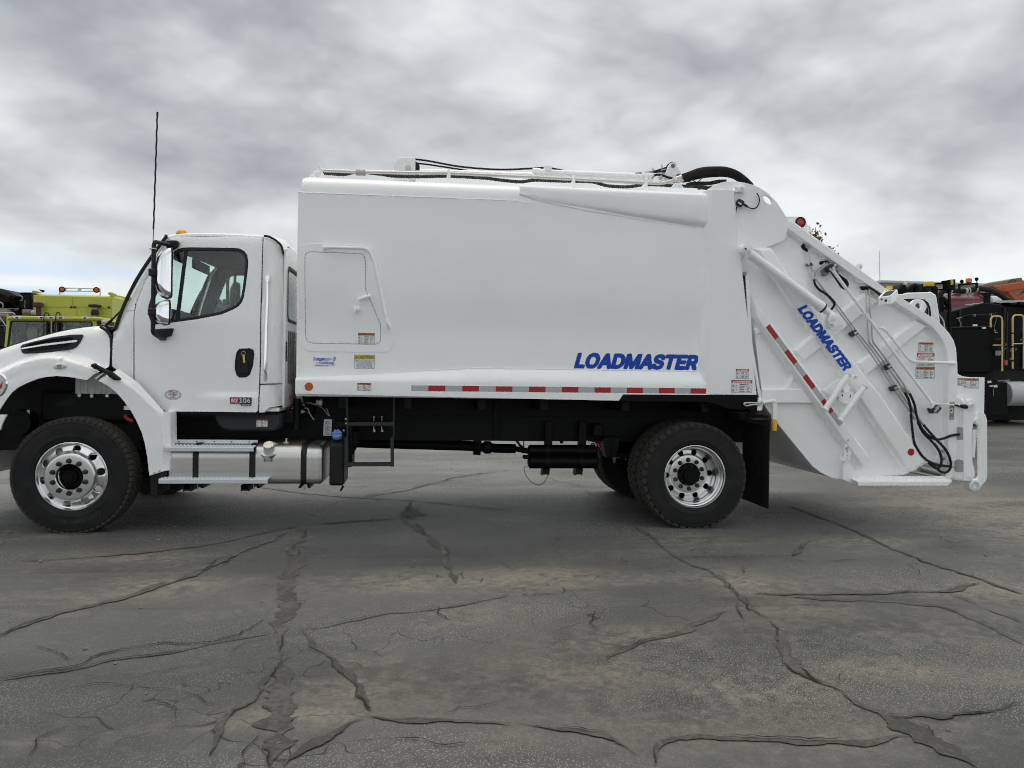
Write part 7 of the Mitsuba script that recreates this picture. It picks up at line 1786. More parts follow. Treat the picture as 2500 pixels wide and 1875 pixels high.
add(LT + '__exhaust__rain_cap', lathe([(0, 0), ((e1[0] - e0[0]) / 2 - 0.02, 0), ((e1[0] - e0[0]) / 2, 0.02), ((e1[0] - e0[0]) / 2, e1[1] - e0[1] - 0.03), ((e1[0] - e0[0]) / 2 - 0.04, e1[1] - e0[1]), (0, e1[1] - e0[1])], ((e0[0] + e1[0]) / 2, 16.2, e0[1]), 24, 'z'), 'rust')
i0 = np.array((-9.48, 16.2, 3.159))
sc = ((-9.31, 3.286)[0] - (-9.66, 3.277)[0]) / 210
add(LT + '__air_intake', lathe([(0, 0), (62 * sc, 0), (62 * sc, 70 * sc), (45 * sc, 100 * sc), (0, 100 * sc)], i0 - (0, 0, 105 * sc), 24, 'z'), 'black_plastic')
add(LT + '__air_intake__neck', cyl(i0 - (0, 0, 6 * sc), i0 + (0, 0, 40 * sc), 42 * sc, None, 20), 'steel_dull')
add(LT + '__air_intake__cap', lathe([(0, 0), (95 * sc, 0), (105 * sc, 10 * sc), (105 * sc, 25 * sc), (90 * sc, 45 * sc), (0, 55 * sc)], i0 + (0, 0, 38 * sc), 28, 'z'), 'black_plastic')
add(LT + '__rear_wing', join(prism([(-9.696, 3.757), (-9.587, 3.756), (-9.188, 3.666), (-9.295, 3.464), (-9.49, 2.927), (-9.688, 2.903)], 17.8, 18.2), prism([(-9.481, 3.657), (-9.025, 3.669), (-9.025, 3.628), (-9.472, 3.601)], 17.6, 18.4)), 'lime_paint', False)
add(LT + '__chassis', box(cx0 + 0.5, cx1 - 0.5, 14.1, 20.0, 0.6, 1.0), 'chassis_black', False)
for x in (cx0 + 0.05, cx1 - 0.45):
    for y in (14.8, 18.2):
        road_wheel_x(LT, x, y)

# ---- black machine with rusty drums, far left
BM = 'black_machine'
tag(BM, 'dark machine with a rounded black hood and rusty brown drums', 'machine')
dm_ = rnd([(-13.485, 3.712), (-12.798, 3.756), (-12.452, 3.753), (-12.278, 3.738), (-12.104, 3.679), (-11.953, 3.594), (-11.825, 3.526), (-11.848, 3.467), (-11.882, 3.423), (-11.892, 3.225), (-13.482, 3.173)], 0.1)
add(BM + '__hood', prism(dm_, 16.6, 18.4, 0.12), 'black_paint', 40)
add(BM + '__side_cover', prism([(-11.817, 3.639), (-11.496, 3.646), (-11.493, 3.165), (-11.796, 3.17), (-11.844, 3.366)], 16.8, 18.5, 0.03), 'chassis_black', False)
add(BM + '__side_cover__trim', prism([(-11.846, 3.648), (-11.493, 3.658), (-11.493, 3.638), (-11.823, 3.622)], 16.75, 18.5), 'steel_dull', False)
d0_, d1__ = np.array((-13.032, 16.6, 2.919)), np.array((-12.059, 16.6, 2.944))
add(BM + '__drum', tube([d0_, d1__, d1__ + (0.10, 0, 0), d1__ + (0.15, 0, 0), d1__ + (0.17, 0, 0)], [0.22, 0.22, 0.18, 0.10, 0.02], 28), 'tan_paint', 40)
e0_, e1_ = np.array((-11.457, 16.3, 3.032)), np.array((-11.231, 16.3, 3.035))
add(BM + '__small_drum', cyl(e0_, e1_, 0.088, None, 28), 'tan_paint', 40)
add(BM + '__small_drum__end', cyl(e1_, e1_ + (0.14, 0, 0), 0.072, None, 28), 'pale_grey', 40)
add(BM + '__frame', join(prism([(-13.594, 3.2), (-11.92, 3.229), (-11.895, 2.98), (-12.313, 2.597), (-12.379, 1.973), (-13.586, 1.95)], 16.9, 19.0), prism([(-13.202, 2.897), (-12.019, 2.901), (-12.036, 2.079), (-13.196, 2.056)], 16.5, 17.0)), 'deep_black', False)
add(BM + '__guard_rail', join(tube(bend([(-12.481, 16.2, 2.988), (-11.677, 16.2, 3.013), (-11.626, 16.2, 2.943), (-11.631, 16.2, 2.841)], 0.05), 0.016, 8), tube([(-12.481, 16.2, 2.928), (-11.817, 16.2, 2.942)], 0.009, 8), tube([(-11.823, 16.2, 3.01), (-11.821, 16.2, 2.813)], 0.009, 8), tube([(-12.046, 16.2, 2.879), (-11.859, 16.2, 2.615)], 0.014, 8)), 'pale_grey', 40)
add(BM + '__pipe_work', join(tube(spline([(-11.964, 16.5, 3.157), (-11.851, 16.5, 3.147), (-11.714, 16.5, 3.16), (-11.703, 16.5, 3.127), (-11.816, 16.5, 3.1)]), 0.010, 8), tube(spline([(-11.523, 16.5, 3.398), (-11.511, 16.5, 3.301), (-11.527, 16.5, 3.228), (-11.504, 16.5, 3.168)]), 0.010, 8), tube([(-12.14, 16.4, 3.312), (-12.072, 16.4, 3.278), (-12.049, 16.4, 3.206), (-12.072, 16.4, 3.158)], 0.022, 8), tube([(-11.66, 16.5, 3.539), (-11.58, 16.5, 3.481), (-11.591, 16.5, 3.396), (-11.648, 16.5, 3.382)], 0.018, 8), tube([(-12.113, 16.4, 2.651), (-11.989, 16.4, 2.654)], 0.010, 6), tube([(-12.022, 16.4, 2.575), (-11.955, 16.4, 2.577)], 0.010, 6), tube([(-12.022, 16.4, 2.509), (-11.954, 16.4, 2.511)], 0.010, 6)), 'steel_dull', 40)
for x in (-15.0, -17.2):
    road_wheel(BM, x, 16.2, 0.65, 0.4)

# ---- white cab truck behind the hopper
WC = 'white_cab_truck'
tag(WC, 'white truck cab with a dark side window, showing above the hopper edge', 'truck')
yw = 9.5
sideP = rnd([(9.39, 3.398), (10.951, 3.47), (11.039, 3.5), (11.625, 3.538), (11.673, 3.525), (11.701, 3.46), (11.795, 2.899), (11.89, 2.323), (11.89, 1.703), (9.428, 1.664)], [0, 0.05, 0.05, 0.05, 0.03, 0, 0, 0, 0, 0])
winP = rnd([(10.257, 3.285), (11.306, 3.34), (11.453, 3.327), (11.543, 3.264), (11.593, 3.155), (11.616, 2.977), (11.521, 2.934), (10.266, 2.904)], [0.05, 0.05, 0.05, 0.05, 0.05, 0.05, 0.05, 0.05])
add(WC + '__cab', join(prism(sideP, yw, yw + 0.05, 0.02, [winP]), prism(sideP, yw + 1.95, yw + 2.0, 0, [winP]), prism(rnd([(11.655, 3.525), (11.714, 3.516), (11.786, 3.483), (11.812, 3.422), (11.863, 3.162), (11.994, 2.325), (11.997, 1.704), (11.875, 1.702), (11.89, 2.323), (11.795, 2.899), (11.701, 3.46)], [0, 0.03, 0.04, 0.03, 0, 0, 0, 0, 0, 0, 0]), yw + 0.03, yw + 1.97, 0.04)), 'white_paint')
rp = np.array([(9.39, 3.398), (10.951, 3.47), (11.039, 3.5), (11.625, 3.538), (11.673, 3.525)])
add(WC + '__roof', sheet(rp, -0.03, yw + 0.05, yw + 1.95), 'white_paint', 40)
add(WC + '__floor', box(float(rp[0, 0]), float(rp[-1, 0]), yw + 0.06, yw + 1.94, 1.1, 1.15), 'charcoal', False)
add(WC + '__window', prism(inset(ccw(winP), -0.01), yw + 0.045, yw + 0.049), 'dark_glass', False)
add(WC + '__window_seal', prism(inset(ccw(winP), -0.03), yw - 0.006, yw + 0.01, 0, [inset(ccw(winP), 0.01)]), 'black_plastic', False)
add(WC + '__grab_handle', tube(bend([(11.758, 9.4, 3.021), (11.803, 9.4, 2.967), (11.871, 9.4, 2.894), (11.907, 9.4, 2.799), (11.917, 9.4, 2.662)], 0.05), 0.014, 8), 'pale_grey', 40)
add(WC + '__whip_antenna', cyl((10.61, 9.9, 3.768), (10.583, 9.9, 4.518), 0.010, 0.006, 6), 'pale_grey')
add(WC + '__beacon', join(lathe([(0, 0), (0.068, 0), (0.068, 0.055), (0.060, 0.07), (0, 0.075)], np.array((10.856, 9.9, 3.621)), 24, 'z')), 'beacon_yellow', 40)
road_wheel(WC, float(rp[0, 0]) + 0.4, yw)
add(WC + '__chassis', box(float(rp[0, 0]) - 1.5, float(rp[-1, 0]) + 0.2, yw + 0.5, yw + 1.5, 0.7, 1.0), 'chassis_black', False)
add(WC + '__bonnet', box(float(rp[0, 0]) - 1.6, float(rp[0, 0]), yw + 0.1, yw + 1.9, 0.9, 1.9, 0.12), 'white_paint')

# ---- machine with a fat black pipe and a yellow beacon, beyond the cab
PM = 'pipe_machine'
tag(PM, 'dark machine with a thick black elbow pipe and a yellow beacon', 'machine')
yp = 13.5
add(PM + '__pipe', tube(bend([(13.768, 13.5, 3.919), (13.763, 13.5, 4.123), (13.961, 13.5, 4.222), (13.973, 13.5, 3.925)], 0.2, 10), 0.082, 16), 'black_paint', 40)
add(PM + '__body', prism([(13.108, 4.108), (13.716, 4.176), (13.788, 4.282), (13.899, 4.294), (14.013, 4.15), (14.442, 4.144), (14.456, 4.31), (14.849, 4.304), (14.935, 4.228), (14.954, 4.001), (14.979, 3.164), (15.012, 1.766), (13.161, 1.737)], 13.9, 15.6, 0.04), 'chassis_black', False)
add(PM + '__filler_cap', lathe([(0, 0), (0.055, 0), (0.05, 0.045), (0.02, 0.07), (0, 0.075)], np.array((13.892, 13.9, 4.265)), 20, 'z'), 'pale_grey')
bp = np.array((14.345, 13.5, 4.187))
add(PM + '__beacon', lathe([(0, 0), (0.140, 0), (0.142, 0.035), (0.128, 0.115), (0.108, 0.133), (0, 0.136)], bp, 28, 'z'), 'beacon_yellow', 40)
add(PM + '__beacon__stem', cyl(bp - (0, 0, 0.16), bp, 0.055, None, 16), 'black_plastic')
add(PM + '__beacon__lens_ring', join(*[lathe([(0.140, 0), (0.145, 0.004), (0.140, 0.008)], bp + (0, 0, z), 28, 'z') for z in (0.012, 0.03, 0.048)]), 'beacon_yellow', 40)
add(PM + '__arm', join(hull([np.array(q) + (0, dy, dz) for q in ((14.568, 13.6, 4.279), (14.981, 13.6, 4.318)) for dy in (0, 0.05) for dz in (-0.02, 0.02)]), hull([np.array(q) + (0, dy, dz) for q in ((14.444, 13.6, 4.084), (15.013, 13.6, 4.143)) for dy in (0, 0.05) for dz in (-0.02, 0.02)])), 'black_paint', False)
add(PM + '__switch_box', join(prism([(14.79, 4.361), (14.917, 4.382), (15.023, 4.393), (15.034, 4.096), (14.851, 4.091), (14.842, 4.312), (14.794, 4.327)], 13.3, 13.6, 0.01), cyl((14.793, 13.3, 4.273), (14.8, 13.3, 4.096), 0.014, None, 8)), 'black_paint')
add(PM + '__switch_post', hull([np.array(q) + (dx, dy, 0) for q in ((14.96, 13.45, 4.116), (14.996, 13.45, 2.788)) for dx in (-0.03, 0.03) for dy in (0, 0.05)]), 'black_paint', False)
add(PM + '__warning_panel', prism([(14.87, 4.369), (14.929, 4.371), (14.932, 4.229), (14.874, 4.227)], 13.27, 13.3), 'decal_yellow', False)
for x in (float(bp[0]) - 1.8, float(bp[0]) + 1.2):
    road_wheel(PM, x, 13.7)

# ---- red tank truck with a black suction hose
RT_ = 'red_tank_truck'
tag(RT_, 'dark red tank truck with a black suction hose and an orange beacon', 'truck')
yr_ = 20.0
ta, tb = np.array((18.623, 20, 4.079)), np.array((21.04, 20, 4.138))
rad = (20.297, 4.678)[1] - ta[2]
add(RT_ + '__tank', tube([ta, ta + (0.02, 0, 0), tb - (0.15, 0, 0), tb, tb + (0.25, 0, 0), tb + (0.32, 0, 0)], [rad * 0.9, rad, rad, rad * 0.98, rad * 0.75, rad * 0.2], 40), 'wine_paint', 40)
add(RT_ + '__band', tube([tb - (0.28, 0, 0), tb - (0.16, 0, 0)], [rad + 0.05, rad + 0.05], 40), 'wine_paint', 40)
for q in ([(19.882, 4.784), (20.1, 4.801), (20.116, 4.633), (19.886, 4.627)], [(20.765, 4.92), (20.873, 4.968), (20.905, 4.676), (20.771, 4.673)], [(20.876, 4.878), (21.023, 4.837), (21.052, 4.658), (20.881, 4.653)], [(20.308, 4.705), (20.38, 4.752), (20.407, 4.618), (20.31, 4.616)]):
    add(RT_ + '__mounting', prism(q, 19.9, 20.1, 0.01), 'wine_paint', False)
hp_ = spline([(19.046, 19.6, 4.61), (19.078, 19.6, 4.754), (19.183, 19.6, 4.835), (19.349, 19.6, 4.85), (19.754, 19.6, 4.85), (20.112, 19.6, 4.871), (20.517, 19.6, 4.955), (20.83, 19.6, 4.951), (21.193, 19.6, 4.867), (21.511, 19.6, 4.72), (21.757, 19.6, 4.559), (21.906, 19.6, 4.44)], 8)
add(RT_ + '__suction_hose', tube(hp_, 0.095, 16), 'rubber', 40)
add(RT_ + '__suction_hose__rusty_end', cyl((19.306, 19.6, 4.847), (19.401, 19.6, 4.849), 0.098, None, 20), 'rust')
for a, b in (((19.42, 19.6, 4.85), (19.48, 19.6, 4.849)), ((20.016, 19.6, 4.862), (20.107, 19.6, 4.869)), ((20.155, 19.6, 4.877), (20.207, 19.6, 4.885)), ((20.446, 19.6, 4.936), (20.498, 19.6, 4.946))):
    add(RT_ + '__suction_hose__clamp', cyl(a, b, 0.104, None, 20), 'pale_grey', 40)
add(RT_ + '__lamp_frame', join(hull([np.array(q) + (0, dy, dz) for q in ((19.574, 19.3, 5.054), (20.33, 19.3, 5.115)) for dy in (0, 0.08) for dz in (-0.03, 0.03)]), hull([np.array(q) + (dx, dy, 0) for q in ((19.609, 19.3, 5.055), (19.607, 19.3, 4.858)) for dy in (0, 0.08) for dx in (-0.025, 0.025)]), hull([np.array(q) + (dx, dy, 0) for q in ((20.294, 19.3, 5.114), (20.299, 19.3, 4.943)) for dy in (0, 0.08) for dx in (-0.025, 0.025)])), 'black_paint', False)
ob = np.array((19.948, 19.3, 5.12))
add(RT_ + '__beacon', lathe([(0, 0.02), (0.105, 0.02), (0.103, 0.15), (0.09, 0.17), (0, 0.175)], ob, 24, 'z'), 'beacon_orange', 40)
add(RT_ + '__beacon__base', cyl(ob - (0, 0, 0.04), ob + (0, 0, 0.025), 0.085, None, 20), 'black_plastic')
for p, dz in ((np.array((19.678, 19.3, 5.167)), 0), (np.array((20.267, 19.3, 5.271)), 0)):
    k = add(RT_ + '__work_lamp', lathe([(0, -0.02), (0.068, -0.01), (0.074, 0.015), (0.045, 0.055), (0, 0.065)], p, 24), 'black_paint', 40)
    add(k + '__stem', cyl(p - (0, 0, 0.16), p - (0, 0, 0.05), 0.014, None, 8), 'black_paint')
gd = [(17.956, 4.453), (18.162, 4.469), (18.289, 4.364), (18.444, 4.2), (18.482, 3.178), (18.306, 3.174), (18.292, 4.222)]
fr = [(17.964, 4.464), (18.167, 4.47), (18.444, 4.194), (18.488, 3.094), (18.335, 3.091), (18.293, 4.169), (18.143, 4.343), (17.996, 4.339), (18.064, 3.881), (18.24, 3.089), (18.15, 3.087)]
add(RT_ + '__mesh_guard', prism(fr, 18.15, 18.25, 0.01), 'black_paint', False)
mp = Polygon([(17.985, 4.36), (18.147, 4.354), (18.3, 4.18), (18.335, 3.091), (18.217, 3.088)])
bars = []
gx0, gz0, gx1, gz1 = mp.bounds
from shapely.geometry import LineString
for sgn in (1, -1):
    for c in np.arange(-3, 6, 0.155):
        l = LineString([(gx0 - 1, gz0 + c - sgn * 1), (gx0 + 4, gz0 + c + sgn * 4 * 1.0)]) if sgn > 0 else LineString([(gx0 - 1, gz0 + c + 1), (gx0 + 4, gz0 + c - 4)])
        s_ = l.intersection(mp)
        if not s_.is_empty and s_.length > 0.05 and s_.geom_type == 'LineString':
            (a, b), (c2, d) = s_.coords[0], s_.coords[-1]
            bars.append(tube([(a, 18.2 + 0.012 * sgn, b), (c2, 18.2 + 0.012 * sgn, d)], 0.022, 5))
k = add(RT_ + '__mesh_guard__mesh', join(bars), 'black_paint', False)
labels[k] = {'label': 'diamond mesh of the black guard', 'kind': 'stuff'}
add(RT_ + '__chassis', box(float(ta[0]), float(tb[0]) + 2, 19.4, 20.6, 0.7, 1.1), 'chassis_black', False)
for x in (float(ta[0]) + 0.6, float(tb[0]) + 0.2):
    road_wheel(RT_, x, 19.0)
add(RT_ + '__pale_drum', tube([(22.451, 21.5, 4.59), (23.175, 21.5, 4.609)], 0.34, 28), 'pale_grey', 40)

# ---- black bodied truck with yellow rails, right
BT = 'black_body_truck'
tag(BT, 'black bodied truck with two yellow hooped ladders and a silver tank', 'truck')
yk = 17.0
z_low = (19.148, 0.74)[1]
add(BT + '__body', prism([(17.567, 3.233), (17.65, 3.841), (17.834, 3.866), (18.138, 3.954), (18.943, 4.173), (19.074, 4.191), (19.805, 4.114), (21.387, 4.138), (21.467, 1.055), (17.62, 1.007)], 17.25, 19.0, 0.03), 'black_paint', False)
add(BT + '__body_top_sky_sheen', prism([(19.644, 4.251), (19.777, 4.307), (20.934, 4.368), (22.277, 4.414), (22.28, 4.288), (21.025, 4.203), (20.209, 4.176)], 17.6, 19.2), 'pale_grey', False)  # pale grey stands in for sky mirrored on the black top
add(BT + '__top_hatch', prism([(19.733, 4.199), (20.252, 4.192), (20.277, 4.101), (19.878, 4.111)], 17.1, 18.8, 0.02), 'black_paint', False)
add(BT + '__top_hatch', prism([(20.124, 4.22), (21.433, 4.203), (21.437, 4.04), (20.127, 4.109)], 17.0, 18.8, 0.02), 'black_paint', False)
add(BT + '__funnel', hull([(19.153, 17.5, 4.18), (19.409, 17.5, 4.187), (19.402, 17.5, 4.433), (19.147, 17.5, 4.426)] + [(19.863, 18.4, 4.28), (20.139, 18.4, 4.287), (20.133, 18.4, 4.542), (19.857, 18.4, 4.534)]), 'black_paint', False)
add(BT + '__funnel__rim', hull([(19.059, 17.4, 4.414), (19.335, 17.4, 4.421), (19.387, 17.4, 4.555), (18.946, 17.4, 4.523)] + [(19.935, 18.5, 4.546), (20.212, 18.5, 4.554), (20.243, 18.5, 4.687), (19.817, 18.5, 4.654)]), 'black_paint', False)
add(BT + '__front_box', prism([(17.531, 3.259), (19, 3.331), (19.038, 1.798), (17.566, 1.775)], 16.8, 17.25, 0.02), 'black_paint', False)
add(BT + '__front_box__lid', prism([(17.445, 3.285), (18.967, 3.359), (18.968, 3.323), (17.445, 3.249)], 16.7, 17.25, 0.01), 'charcoal', False)
for q in ([(18.157, 3.385), (18.308, 3.397), (18.31, 3.329), (18.158, 3.322)], [(18.495, 3.298), (18.619, 3.308), (18.621, 3.249), (18.496, 3.242)], [(18.506, 1.502), (18.633, 1.51), (18.635, 1.438), (18.508, 1.43)], [(18.58, 1.352), (18.708, 1.361), (18.709, 1.315), (18.581, 1.307)], [(18.736, 1.368), (18.856, 1.376), (18.858, 1.297), (18.738, 1.289)]):
    add(BT + '__sticker', prism(q, 16.38 if float(np.array(q)[0, 1]) < 1.9 else 16.66, 16.41 if float(np.array(q)[0, 1]) < 1.9 else 16.69), 'decal_white', False)
for pts in ([(18.742, 16.6, 3.298), (18.733, 16.6, 3.663), (19.147, 16.6, 3.673), (19.19, 16.6, 1.921), (19.192, 16.6, 1.84)], [(19.572, 16.6, 1.928), (19.527, 16.6, 3.722), (19.933, 16.6, 3.732), (19.978, 16.6, 1.934)]):
    k = add(BT + '__ladder_hoop', tube(bend(pts, 0.15, 8), 0.029, 12), 'rail_yellow', 40)
add(BT + '__ladder_rung', tube([(18.843, 16.6, 2.694), (19.171, 16.6, 2.705)], 0.021, 8), 'rail_yellow', 40)
add(BT + '__ladder_rung', tube([(19.551, 16.6, 2.764), (19.957, 16.6, 2.776)], 0.021, 8), 'rail_yellow', 40)
for z in (1060, 1290, 1525):
    pt = {1060: (19.542, 16.6, 3.117), 1290: (19.553, 16.6, 2.661), 1525: (19.565, 16.6, 2.194)}[z]
    add(BT + '__ladder_band', cyl(np.array(pt) - (0, 0, 0.025), np.array(pt) + (0, 0, 0.025), 0.033, None, 12), 'black_plastic')
add(BT + '__pipe', tube(bend([(17.753, 16.9, 3.589), (17.912, 16.9, 3.636), (18.104, 16.9, 3.709), (18.363, 16.9, 3.717), (18.968, 16.9, 3.737), (19.194, 16.9, 3.811)], 0.08), 0.014, 8), 'charcoal', 40)
add(BT + '__pipe_clip', join(*[box(p[0] - 0.022, p[0] + 0.022, 16.85, 16.95, p[2] - 0.045, p[2] + 0.045, 0.005) for p in [(18.359, 16.9, 3.703), (18.957, 16.9, 3.737)]]), 'steel_dull')
add(BT + '__pipe', join(tube([(17.658, 16.8, 3.573), (17.838, 16.8, 3.617)], 0.016, 8), tube([(17.743, 16.8, 3.585), (17.761, 16.8, 3.467)], 0.016, 8), tube([(17.81, 16.8, 3.468), (17.824, 16.8, 3.309)], 0.013, 8)), 'steel_dull', 40)
add(BT + '__hand_hose', tube(spline([(19.038, 16.7, 3.648), (19.009, 16.7, 3.508), (18.959, 16.7, 3.368), (18.951, 16.7, 3.249), (18.975, 16.7, 3.15)]), 0.007, 6), 'steel_dull', True)
add(BT + '__nozzle', tube([(18.956, 16.7, 3.229), (18.998, 16.7, 3.121), (19.066, 16.7, 3.132)], 0.015, 8), 'pale_grey', 40)
add(BT + '__sloping_plate', prism([(19.085, 2.525), (19.356, 2.537), (19.358, 2.456), (19.263, 2.368), (19.089, 2.371)], 16.8, 16.9), 'steel_dull', False)
add(BT + '__tail_lamp', box(*[(19.248, 2.119)[0], (19.356, 2.121)[0]], 16.55, 16.65, (19.289, 2.036)[1], (19.285, 2.199)[1], 0.01), 'red_lens')
add(BT + '__rib', join(*[box(p[0] - 0.02, p[0] + 0.02, 17.18, 17.26, 2.0, p[2]) for p in [(18.086, 17.2, 3.924), (19.726, 17.2, 4.006), (19.818, 17.2, 3.886), (20.46, 17.2, 3.188)]]), 'charcoal', False)
add(BT + '__step', join(prism([(19.018, 2.907), (19.277, 2.942), (19.277, 2.912), (19.018, 2.877)], 16.6, 17.1), prism([(19.003, 2.627), (19.273, 2.632), (19.274, 2.602), (19.004, 2.597)], 16.6, 17.1)), 'charcoal', False)
for p in [(19.964, 16.75, 2.914), (19.404, 16.75, 2.743), (19.379, 16.75, 2.606), (19.776, 16.75, 2.59), (19.582, 16.75, 2.556), (19.589, 16.75, 2.267), (19.643, 16.75, 2.288)]:
    add(BT + '__valve', join(cyl(np.array(p) - (0, 0, 0.05), np.array(p) + (0, 0, 0.03), 0.018, None, 8), cyl(np.array(p), np.array(p) - (0, 0.05, 0), 0.022, None, 8)), 'steel_dull')
# lower tool box and the silver tank
add(BT + '__tool_box', prism([(17.948, 1.5), (19.238, 1.46), (19.266, 0.337), (17.977, 0.325)], 16.4, 17.2, 0.02), 'black_paint', False)
add(BT + '__tool_box__handle', tube([(18.709, 16.38, 1.25), (18.722, 16.38, 1.004)], 0.016, 8), 'steel_dull', 40)
sa, sb = np.array((19.577, 17, 1.074)), np.array((20.088, 17, 1.081))
rr_ = (19.858, 1.495)[1] - sa[2]
add(BT + '__silver_tank', tube([sa, sb, sb + (0.9, 0, 0), sb + (1.15, 0, 0)], [rr_, rr_, rr_, rr_ * 0.6], 36), 'pale_grey', 40)
add(BT + '__silver_tank__strap', cyl(np.array((20.257, 17, 1.083)), np.array((20.33, 17, 1.084)), rr_ + 0.03, None, 36), 'black_plastic', 40)
add(BT + '__underframe', join(prism([(17.929, 1.964), (20.013, 1.862), (21.497, 1.852), (21.506, 1.51), (17.94, 1.493)], 17.0, 19.0), prism([(18.417, 1.531), (21.769, 1.545), (21.806, 0.144), (18.451, 0.115)], 17.9, 19.0)), 'deep_black', False)
add(BT + '__rail_fitting', tube([(19.027, 16.6, 1.498), (19.314, 16.6, 1.518), (19.457, 16.6, 1.537)], 0.028, 8), 'steel_dull', 40)
for x in (float(sb[0]) + 3.0, float(sa[0]) - 2.6):
    road_wheel(BT, x, 16.9, 0.55, 0.6)

# ---- orange boom, tan machine, buildings
OB = 'orange_boom_crane'
tag(OB, 'orange lattice boom of a crane, top right behind the black body', 'crane')
add(OB + '__boom', prism([(25.947, 5.898), (26.698, 6.024), (27.782, 6.202), (30.168, 6.597), (30.177, 6.235), (27.791, 5.85), (26.988, 5.712), (26.558, 5.634), (26.256, 5.722)], 25.7, 26.3, 0.03), 'orange_paint', False)
add(OB + '__strut', prism([(26.404, 5.795), (26.969, 5.756), (27.27, 5.465), (27.451, 5.362), (27.35, 5.157), (27.075, 5.352), (26.795, 5.632)], 25.75, 26.25, 0.02), 'orange_paint', False)
add(OB + '__strut', prism([(29.254, 6.486), (29.443, 6.241), (27.482, 5.313), (27.27, 5.465)], 25.75, 26.25, 0.02), 'orange_paint', False)
add(OB + '__base', prism([(27.137, 5.262), (27.406, 5.352), (30.197, 5.482), (30.303, 1.485), (27.233, 1.442)], 25.8, 27.4), 'orange_paint', False)
add(OB + '__pin', cyl((26.445, 25.65, 5.753), (26.566, 25.8, 5.773), 0.09, None, 16), 'orange_paint')
TM = 'tan_machine'
tag(TM, 'tan machine with a rounded cab top, standing far off above the orange boom', 'machine')
add(TM + '__body', prism(rnd([(32.306, 7.186), (32.721, 7.299), (33.048, 7.348), (33.14, 7.311), (33.161, 7.194), (33.489, 7.221), (33.603, 4.136), (32.383, 4.11)], 0.1), 32.5, 34.5, 0.05), 'tan_paint', False)
add(TM + '__guard', tube(bend([(32.203, 32.4, 6.947), (32.235, 32.4, 7.129), (32.377, 32.4, 7.183), (32.591, 32.4, 7.222), (32.634, 32.4, 6.959)], 0.2), 0.022, 8), 'charcoal', 40)
add(TM + '__door', prism([(31.878, 7.07), (32.127, 7.126), (32.133, 6.912), (31.882, 6.905)], 32.4, 32.5), 'tan_paint', False)
for x in (float((32.371, 6.787)[0]), float((33.426, 6.816)[0])):
    road_wheel(TM, x, 32.2, 0.8, 0.5)
TB = 'tan_warehouse'
tag(TB, 'long low tan warehouse with a flat roof on the far side of the yard', 'building')
ztw = (65.006, 12.81)[1]
bx0__, bx1__ = (51.193, 12.416)[0], (65.561, 12.825)[0]
add(TB + '__wall', box(bx0__, bx1__, 75, 100, 0, ztw - 0.3), 'tan_wall', False)
add(TB + '__roof', box(bx0__ - 0.3, bx1__ + 0.3, 74.7, 100.3, ztw - 0.3, ztw, 0.05), 'pale_grey', False)
for i in range(12):
    x = bx0__ + (i + 0.5) * (bx1__ - bx0__) / 12
    add(TB + '__wall_panel', box(x - 1.4, x + 1.4, 74.9, 75.0, 0.3, ztw - 0.7, 0.03), 'tan_wall', False)
TB2 = 'cream_building'
tag(TB2, 'cream building seen through the struts of the orange boom', 'building')
zz = (54.962, 10.735)[1]
b2x0, b2x1 = (53.687, 10.687)[0], (61.101, 10.898)[0]
add(TB2 + '__wall', box(b2x0, b2x1, 60, 72, 0, zz - 0.4), 'tan_wall', False)
add(TB2 + '__roof', box(b2x0 - 0.2, b2x1, 59.8, 72, zz - 0.4, zz, 0.05), 'pale_grey', False)
PB = 'plant_building'
tag(PB, 'distant works with a slate blue roof and thin stacks', 'building')
gp = [(-13.19, 4.199), (-13.199, 5.155), (-12.764, 5.531), (-11.922, 5.21), (-11.566, 4.967), (-11.558, 4.236)]
add(PB + '__wall', prism(np.array(gp), 42, 56), 'slate_roof', False)
add(PB + '__roof', sheet([(-13.287, 5.085), (-12.764, 5.54), (-11.9, 5.215), (-11.522, 4.945)], -0.15, 41.7, 56), 'slate_roof', False)
for u, v, r in ((0, 0, 0.10), (1, 0, 0.08), (2, 0, 0.16), (3, 0, 0.16)):
    p = [(-13.218, 44, 6.03), (-13.102, 44, 5.938), (-12.828, 44, 6.016), (-12.667, 44, 5.997)][u]
    add(PB + '__stack', join(cyl((p[0], 44, 2.0), p, r, None, 10), cyl((p[0], 44, p[2] - 0.4), (p[0], 44, p[2] - 0.25), r * 1.9, None, 10)), 'charcoal')
tw = (-13.404, 6.357), (-13.272, 6.105)
add(PB + '__tower', box(tw[0][0], tw[1][0], 48, 48.6, 0, tw[0][1], 0.02), 'charcoal', False)
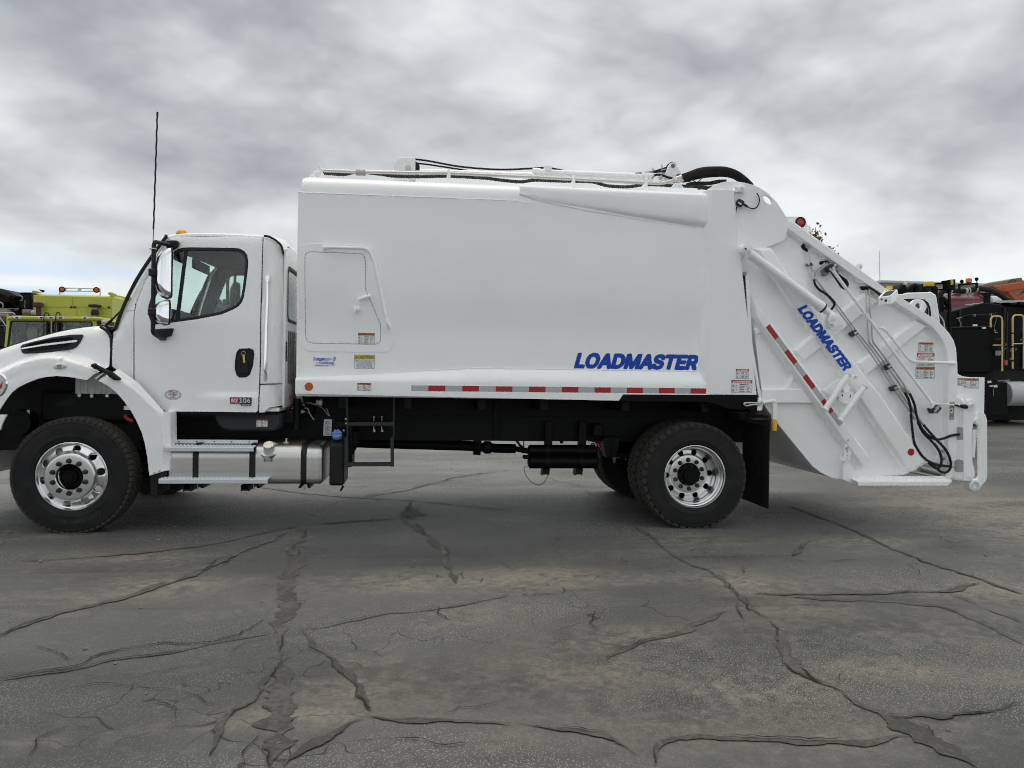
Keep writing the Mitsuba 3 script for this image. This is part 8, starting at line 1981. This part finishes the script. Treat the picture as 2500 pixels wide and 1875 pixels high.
add(PB + '__tower__window', join(*[box(tw[0][0] + 0.1, tw[0][0] + 0.4, 47.97, 48.01, tw[0][1] - 0.5 - 0.7 * i, tw[0][1] - 0.2 - 0.7 * i) for i in range(5)]), 'pale_grey', False)

# ---- young tree whose tip shows over the hopper
TR = 'autumn_tree'
tag(TR, 'thin autumn tree with sparse brown leaves, its tip showing above the hopper', 'tree')
cx_, cz_ = (16.468, 6.215)
sc_ = (17.092, 6.234)[0] - cx_
trunk = [(cx_ + 0.06 * math.sin(t * 5), 24.0, t * (cz_ + 2.75 * sc_)) for t in np.linspace(0, 1, 12)]
add(TR + '__trunk', tube(trunk, np.linspace(0.13, 0.012, 12), 10), 'rust', True)
rt = np.random.default_rng(12)
lv_, lf_ = [], []
bn = 0
for i in range(44):
    a, t = rt.uniform(0, 2 * math.pi), rt.uniform(0.55, 1.0)
    base = np.array(trunk[int(t * 11)])
    ln = (1.08 - t) * 2.4 * sc_ * rt.uniform(0.6, 1.1) + 0.32
    tip = base + np.array([math.cos(a) * ln, math.sin(a) * ln, ln * rt.uniform(0.5, 1.0)])
    mid = (base + tip) / 2 + np.array([0, 0, -0.06])
    add(TR + '__branch', tube(spline([base, mid, tip], 4), np.linspace(0.025, 0.005, 9), 5), 'rust', True)
    for j in range(26):
        p = base + (tip - base) * rt.uniform(0.35, 1.08) + rt.normal(0, 0.12, 3)
        s = rt.uniform(0.055, 0.10)
        u = rt.normal(size=3)
        u /= np.linalg.norm(u)
        v = np.cross(u, rt.normal(size=3))
        v /= np.linalg.norm(v)
        k = len(lv_)
        lv_ += [p - u * s, p + v * s * 0.6 + u * 0.1 * s, p + u * s, p - v * s * 0.6 + u * 0.1 * s]
        lf_ += [(k, k + 1, k + 2), (k, k + 2, k + 3)]
scene['leaf_brown'] = {'type': 'twosided', 'bsdf': {'type': 'principled', 'base_color': mikit.proc(lambda p, n, uv: mix((0.16, 0.075, 0.03), (0.20, 0.17, 0.06), noise(p.x * 3, p.y * 3, p.z * 3))), 'roughness': 0.7}}
k = add(TR + '__crown', trimesh.Trimesh(np.array(lv_), np.array(lf_), process=False), 'leaf_brown', False)
labels[k] = {'label': 'sparse brown and olive leaves', 'kind': 'stuff'}
